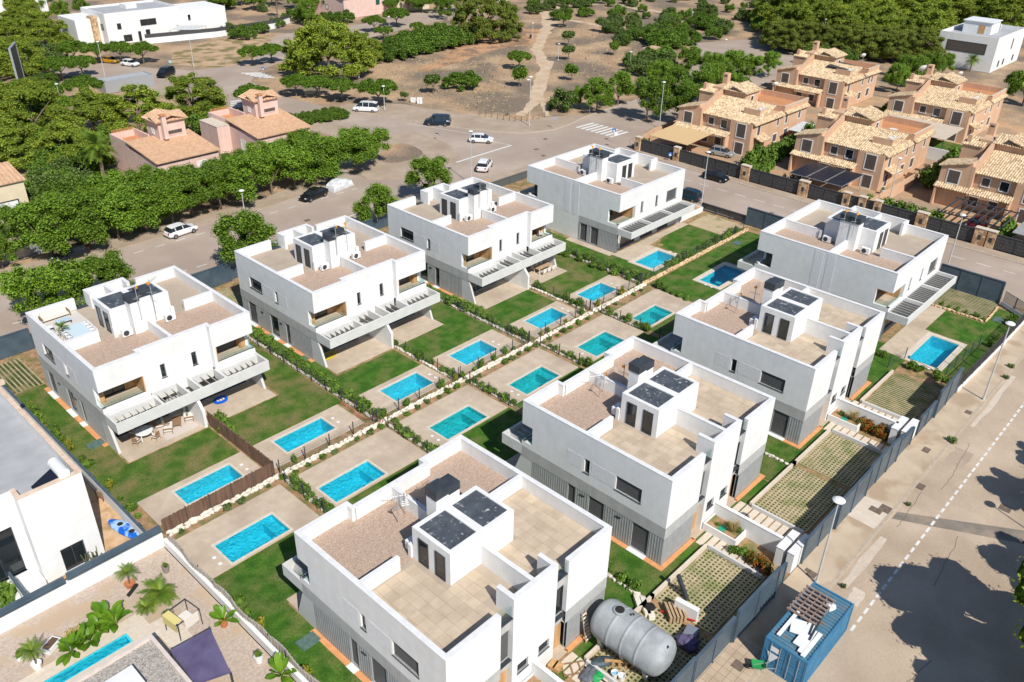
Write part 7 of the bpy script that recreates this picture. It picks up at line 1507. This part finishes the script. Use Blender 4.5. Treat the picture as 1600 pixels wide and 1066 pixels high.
p=at(1184,1047); r=empty('wheelbarrow',(*p,.05),2.2,'green wheelbarrow beside the container doors','wheelbarrow'); b=MB(); b.add([(-.4,-.3,.55),(.5,-.35,.6),(.5,.35,.6),(-.4,.3,.55),(-.2,-.2,.25),(.3,-.2,.25),(.3,.2,.25),(-.2,.2,.25)],[(7,6,5,4),(0,4,5,1),(1,5,6,2),(2,6,7,3),(3,7,4,0)]); b.build('tray',green_p,r); b=MB(); b.tube((.65,-.05,.2),(.65,.05,.2),.2,n=12); b.build('wheel',tyre,r); b=MB(); b.bar((.65,-.1,.2),(-1.0,-.28,.6),.04,.04);b.bar((.65,.1,.2),(-1.0,.28,.6),.04,.04);b.bar((-.3,-.2,.3),(-.3,-.2,0),.04,.04);b.bar((-.3,.2,.3),(-.3,.2,0),.04,.04); b.build('frame',metal,r)
# tank
r=empty('storage_tank',(14.3,-62.3,0),0,'huge grey cylindrical storage tank on legs in the foreground yard','tank')
n=28;rings=[(2.95,.02),(2.93,.35),(2.86,.75),(2.72,1.12),(2.5,1.36),(2.2,1.48),(1.26,1.5),(1.2,1.502),(1.18,1.53),(1.02,1.53),(1.0,1.502),(.94,1.5),(0.11,1.5),(0.05,1.502),(.03,1.53),(-.1,1.53),(-.12,1.502),(-.18,1.5),(-1.09,1.5),(-1.15,1.502),(-1.17,1.53),(-1.3,1.53),(-1.32,1.502),(-1.38,1.5),(-2.3,1.48),(-2.6,1.36),(-2.82,1.12),(-2.95,.75),(-3.02,.35),(-3.04,.02)]
vs=[];fs=[]
for (y,rad) in rings:
    for k in range(n): a=2*math.pi*k/n; vs.append((rad*math.cos(a),y,2.1+rad*math.sin(a)))
for i in range(len(rings)-1):
    for k in range(n): fs.append((i*n+k,(i+1)*n+k,(i+1)*n+(k+1)%n,i*n+(k+1)%n))
b=MB(); b.add(vs,fs); b.build('tank_shell',tankm,r,smooth=True)
b=MB(); b.lathe([(.42,3.5),(.44,3.72),(.40,3.74),(.36,3.74)],n=20); o=b.build('manhole_ring',tankm,r,loc=(0,1.2,0)); b=MB(); b.lathe([(.33,3.7),(.33,3.76),(.12,3.78),(.03,3.80)],n=20); b.build('manhole_lid',blackr,o)
b=MB(); b.tube((.25,.45,3.5),(.25,.45,3.68),.06,n=8);b.tube((.42,.35,3.5),(.42,.35,3.66),.06,n=8);b.tube((0,-2.55,3.15),(0,-2.75,3.3),.12,n=8); b.build('pipe_stub',blackr,r)
for y in(2.0,.1,-1.8):
    for s in(-1,1): b=MB(); b.add([(s*.55,y-.22,0),(s*.75,y-.22,0),(s*1.15,y-.22,1.3),(s*.7,y-.22,1.3),(s*.55,y+.12,0),(s*.75,y+.12,0),(s*1.15,y+.12,1.3),(s*.7,y+.12,1.3)],[(0,1,2,3),(7,6,5,4),(0,4,5,1),(1,5,6,2),(2,6,7,3),(3,7,4,0)]); b.build('leg',mat_wing,r)
# ladder against W1
x1,y1=POS['W1']; p=at(700+1120/5.33,866+735/5.33); r=empty('step_ladder',(x1+LA-2.6,y1-LB-.75,0),0,'wooden step ladder leaning on the ribbed wall behind the tank','ladder')
for s in(-.28,.28): b=MB(); b.bar((s,0,0),(s*.7,.62,2.4),.07,.05); b.build('stile',pallet,r)
for i in range(8): t=.08+i*.12; b=MB(); b.box(-.27+t*.06,.27-t*.06,.62*t-.05,.62*t+.05,2.4*t-.02,2.4*t+.02); b.build('rung',fabric_w,r)
# blocks, wheel, pallets, beam
Q=lambda x,y,z=0:at(930+x/6.42,900+y/6.42,z)
for i,(x,y,t) in enumerate([(430,260,'topmost block of the pale pile behind the tank'),(490,280,'second block of the pale pile behind the tank'),(510,340,'third pale block next to the spare wheel'),(550,370,'lowest pale block behind the tank')]):
    b=MB(); b.box(-.55,.55,-.22,.22,0,.4); b.build('concrete_block',limestone,loc=(*Q(x,y,.2),0),rz=.9,label=t,cat='block')
p=Q(552,305,.5); r=empty('spare_wheel',(*p,.35),0,'black spare wheel on the pale block pile behind the tank','wheel'); b=MB(); b.lathe([(.2,.0),(.36,.02),(.38,.1),(.36,.18),(.2,.2)],n=16); b.build('tyre',tyre,r); b=MB(); b.lathe([(.1,.14),(.2,.16),(.05,.17)],n=12); b.build('rim',rim,r)
p=Q(800,400,.0); r=empty('pallet_stack',(*p,0),.9,'stack of worn wooden pallets between the tank and the turf bay','pallet')
for k in range(4):
    for i in range(5): b=MB(); b.box(-.75,.75,-.6+i*.27,-.43+i*.27,.12+k*.17,.15+k*.17); b.build('board',pallet,r)
    for y in(-.55,0,.5): b=MB(); b.box(-.7,.7,y-.04,y+.06,.02+k*.17,.12+k*.17); b.build('bearer',pallet,r)
b=MB(); b.bar((0,0,.2),(.9,-2.4,.3),.09,.09); p=Q(650,370); b.build('red_beam',red,loc=(*p,0),label='red steel beam lying beside the pallets',cat='beam')
p=Q(905,400); b=MB(); b.box(-.2,.2,-.9,.9,0,1.2); b.build('white_slab',plastic_w,loc=(*p,0),rz=.1,label='white upright slab right of the pallets',cat='slab')
p=Q(920,250); r=empty('folded_parasol',(*p,0),.5,'dark folded parasol with pale cloth leaning over the turf bay','parasol'); b=MB(); b.bar((0,0,.1),(.5,.9,1.9),.3,.2); b.build('canopy',dark,r); b=MB(); b.add([(0,0,.2),(.9,.3,.5),(.5,1.0,1.4)],[(0,1,2)]); b.build('cloth',fabric_w,r)
p=Q(930,680,.3); b=MB(); b.ball((0,0,.4),(.7,.9,.5),n=10,k=5,jit=.15); b.build('tarpaulin_heap',purple,loc=(*p,0),label='purple tarpaulin heap at the end of the tank',cat='tarpaulin')
p=Q(950,600,.3); b=MB(); b.box(-.7,.7,-.45,.45,0,.6); b.build('plastic_crate',mat('grey_crate',(.18,.2,.25),None),loc=(*p,0),rz=.2,label='grey lidded crate beside the purple tarpaulin',cat='crate')
for i,(x,y) in enumerate([(195,980),(265,1010)]):
    p=Q(x,y,.3); r=empty('bucket',(*p,0),0,('left' if i==0 else 'right')+' of the two white buckets by the tank yard path','bucket'); b=MB(); b.lathe([(.2,0),(.26,.45),(.22,.45),(.18,.1)],n=12); b.build('pail',plastic_w,r); b=MB(); b.lathe([(.17,.3),(.05,.33)],n=10); b.build('paint',mat('bucket_blue%d'%i,(.2,.5,.8) if i==0 else (.8,.8,.8),None),r)
p=Q(60,860,.3); b=MB(); b.ball((0,0,.25),(.95,.42,.28),n=14,k=6,jit=.04); b.build('inflatable_boat',mat('slate_rubber',(.04,.06,.08),(.07,.10,.12),2,.4),loc=(*p,0),rz=-.5,label='dark slate inflatable boat bundle beside the low white wall',cat='boat')
r=empty('timber_trestle',(*Q(380,900,.3),0),-.9,'low orange timber trestle under the tank','trestle')
for i in range(9): b=MB(); b.box(-1.9+i*.45,-1.75+i*.45,-.06,.06,0,.55); b.build('stud',wood,r)
b=MB(); b.box(-1.95,2.0,-.08,.08,.55,.65); b.build('top_plate',wood,r)
U=lambda x,y,z=0:at(700+x/5.33,866+y/5.33,z)
p=U(1240,1010,.3); b=MB(); b.ball((0,0,.2),(.5,.4,.25),n=9,k=5,jit=.25); b.build('green_bag',green_p,loc=(*p,0),label='bright green plastic bag in the clutter right of the foreground villa door',cat='bag')
p=U(1180,990,.3); b=MB(); b.ball((0,0,.2),(.8,.6,.25),n=10,k=5,jit=.2); b.build('grey_tarpaulin',mat('grey_tarp',(.08,.09,.11),(.14,.15,.18),2,.7),loc=(*p,0),label='grey tarpaulin beside the green bag',cat='tarpaulin')
r=empty('rope_frame',(*U(1070,950,.1),.06),-.6,'brown latticed frame lying on the path by the tank','frame'); b=MB()
for i in range(4): b.box(-1+i*.6,-.9+i*.6,-.5,.5,0,.06)
b.box(-1,.9,-.5,-.42,.06,.1);b.box(-1,.9,.42,.5,.06,.1); b.build('lattice',rattan,r)
for i,(x,y) in enumerate([(875,915),(915,935)]): b=MB(); b.box(-.35,.35,-.25,.25,0,.3); b.build('wooden_planter',wood,loc=(*U(x,y,.2),0),rz=.2,label=('left' if i==0 else 'right')+' little wooden planter box by the foreground villa entrance',cat='planter')
# ================================================================ FURNITURE
def chair(x,y,z,rz,lab,group,m=rattan,seat=fabric_w,cat='chair'):
    r=empty('garden_chair',(x,y,z),rz,lab,cat,group); b=MB(); b.box(-.27,.27,-.27,.27,.38,.46); b.build('seat',seat,r)
    b=MB(); b.box(-.28,.28,.24,.30,.46,.88);b.box(-.32,-.27,-.2,.28,.6,.65);b.box(.27,.32,-.2,.28,.6,.65); b.build('backrest',m,r)
    for sx in(-1,1):
        for sy in(-1,1): b=MB(); b.bar((sx*.24,sy*.24,.38),(sx*.30,sy*.30,0),.035,.035); b.build('leg',m,r)
    return r
def ctable(x,y,z,rz,w_,d_,h,top,leg,lab,cat='table',round_=False):
    r=empty('garden_table',(x,y,z),rz,lab,cat); b=MB()
    if round_: b.lathe([(w_/2,h-.05),(w_/2,h),(w_/2-.02,h+.01)],n=24)
    else: b.box(-w_/2,w_/2,-d_/2,d_/2,h-.05,h)
    b.build('tabletop',top,r)
    for sx in(-1,1):
        for sy in(-1,1): b=MB(); k=.32 if round_ else .44; b.box(sx*w_*k-.04,sx*w_*k+.04,sy*d_*k-.04,sy*d_*k+.04,0,h-.05); b.build('leg',leg,r)
    return r
# first villa patio
tx,ty=at(227,684); ctable(tx,ty,.05,0,1.6,1.6,.75,plastic_w,plastic_w,'round white dining table on the patio of the first villa',round_=True)
b=MB(); b.lathe([(.07,0),(.1,.25),(.05,.3)],n=8); b.build('glass_vase',rail,loc=(tx,ty,.82),label='glass vase on the round white table',cat='vase')
for i in range(4): a=i*math.pi/2+.5; chair(tx+1.15*math.cos(a),ty+1.15*math.sin(a),.05,a-math.pi/2,'woven brown chair around the round white patio table','chairs round the white patio table')
def armchair(x,y,z,rz,lab,w_=.9,cat='armchair'):
    r=empty('armchair' if w_<1.2 else 'sofa',(x,y,z),rz,lab,cat); b=MB(); b.box(-w_/2+.1,w_/2-.1,-.38,.34,.25,.45); b.build('seat_cushion',fabric_w,r); b=MB(); b.box(-w_/2+.1,w_/2-.1,.22,.42,.45,.85); b.build('back_cushion',fabric_w,r)
    for s in(-1,1): b=MB(); b.box(s*w_/2-.05,s*w_/2+.05,-.42,.42,.55,.62);b.box(s*w_/2-.05,s*w_/2+.05,-.42,-.36,0,.55);b.box(s*w_/2-.05,s*w_/2+.05,.36,.42,0,.55); b.build('armrest',rattan,r)
    return r
armchair(*at(250,668),.05,-1.9,'left white-cushioned armchair on the patio of the first villa'); armchair(*at(264,675),.05,-2.1,'right white-cushioned armchair facing the coffee table')
s_=armchair(*at(296,652),.05,1.1,'white two-seat sofa with grey cushions against the party wall',1.9,'sofa')
for q in(-.4,.4): b=MB(); b.ball((q,.12,.62),(.24,.1,.22),n=8,k=5); b.build('grey_cushion',gategrey if 0 else mat('grey_cushion_%d'%(q*10),(.25,.26,.28),None,rough=.95),s_)
ctable(*at(277,663),.05,1.1,1.5,.8,.38,rattan,rattan,'brown slatted coffee table between sofa and armchairs')
b=MB(); b.box(-1.6,1.6,-1.3,1.3,0,.015); b.build('outdoor_rug',mat('pale_rug',(.56,.50,.46),None),loc=(*at(276,668),.05),rz=0,label='pale rug under the lounge set of the first villa',cat='rug')
# blue float on second patio
p=at(345,627); r=empty('pool_float',(*p,.05),0,'blue inflatable ring lying on the bare patio right of the party wall','pool float'); b=MB(); n=18
for k in range(n): a0=6.283*k/n;a1=6.283*(k+1)/n; b.tube((.62*math.cos(a0),.45*math.sin(a0),.12),(.62*math.cos(a1),.45*math.sin(a1),.12),.14,n=8)
b.build('ring',mat('vivid_blue_vinyl',(.005,.10,.60),None,rough=.3),r); b=MB()
for t in(-.3,0,.3): b.box(t-.09,t+.09,-.2,.22,.08,.14)
b.build('white_pattern',plastic_w,r)
p=at(510,557); r=empty('garden_hose',(*p,.06),0,'yellow coiled hose on the patio edge of the second villa','hose'); b=MB(); pr=None
for k in range(60):
    a=k*.55; rr_=.25+.012*k; q=(rr_*math.cos(a)*1.4,rr_*math.sin(a),.03+.001*k)
    if pr: b.tube(pr,q,.03,n=5,caps=False)
    pr=q
b.build('coil',mat('hose_yellow',(.65,.5,.02),None),r)
# red hose
r=empty('red_hose',(0,0,0),0,'thin red hose trailing over the stones between the two left pools','hose'); b=MB(); pts=[at(x,y,.3) for x,y in[(530,628),(545,636),(560,650),(572,655),(582,654),(590,645),(600,650),(598,660)]]
for i in range(len(pts)-1): b.tube((*pts[i],.35),(*pts[i+1],.35),.03,n=5)
b.build('hose_length',red,r)
# third villa dining set
tx,ty=at(848,424); ctable(tx,ty,.05,.0,2.6,1.0,.76,pallet,fabric_w,'wooden dining table on the patio of the third villa')
for i in range(3):
    chair(tx-.85+i*.85,ty+.85,.05,0,'pale chair along the wooden dining table of the third villa','chairs of the wooden dining set',fabric_w); chair(tx-.85+i*.85,ty-.85,.05,math.pi,'pale chair along the wooden dining table of the third villa','chairs of the wooden dining set',fabric_w)
# roof terrace of the first villa
T=7.3; tx,ty=at(121,515.6,8.05); ctable(tx,ty,T,0,1.7,2.8,.76,mat('pale_blue_table',(.55,.66,.72),None,rough=.25),plastic_w,'long pale-blue dining table on the roof terrace of the first villa')
for i in range(4): chair(tx+1.05,ty-1.0+i*.68,T,-math.pi/2,'white chair beside the pale-blue rooftop table','rooftop dining chairs',plastic_w,plastic_w); chair(tx-1.0,ty-1.0+i*.68,T,math.pi/2,'white chair beside the pale-blue rooftop table','rooftop dining chairs',plastic_w,plastic_w)
ctable(2.4,-2.5,T,0,1.3,.75,.4,mat('glass_blue_top',(.45,.58,.68),None,rough=.2),dark,'low glass coffee table on the roof terrace')
armchair(2.2,-.95,T,.0,'long cream rooftop sofa along the rear parapet',2.6,'sofa'); ctable(.95,-3.0,T,0,.5,.5,.4,plastic_w,dark,'tiny white side table on the roof terrace')
potted(*at(103,487,T),'dark plant in a white pot beside the rear parapet',plastic_w,.45,.2,'bush',.7,T); potted(*at(101,528,T),'bushy green palm in the corner of the rooftop terrace',plastic_w,.35,.25,'palm',.9,T)
b=MB(); b.box(-1.9,1.9,-1.9,1.9,0,.012); b.build('outdoor_rug',mat('white_rug',(.58,.54,.50),None),loc=(2.4,-2.5,T),label='pale rug under the rooftop sofa',cat='rug')
# chair on V3 balcony, terrace chairs on ochre house
x3,y3=POS['V3']; chair(x3+LA-1.2,y3-13.9,4.12,.8,'white chair on the right balcony of the third villa','single balcony chair',plastic_w,plastic_w)
p=at(1105,1) ; 
for i,(x,y) in enumerate([(171,-31),(173,-32.5)]): chair(x,y,6.0,1.2*i,('white' if i==0 else 'second white')+' chair on the terrace of the back ochre house',None,plastic_w,plastic_w)
ctable(132.5,-31,6.02,0,1.2,1.2,.75,plastic_w,plastic_w,'white table on the roof terrace of the solar-panel house')
potted(118.2,-36.6,'large urn plant beside the door of the solar-panel house',fabric_w,.8,.4,'bush',1.0); potted(117.2,-38.0,'second urn plant beside the door of the solar-panel house',fabric_w,.8,.4,'bush',1.0)
# lamps on the lawns
for (px,py,t) in[(206,668,'beside the reed fence'),(566,640,'at the second lawn corner')]: pass
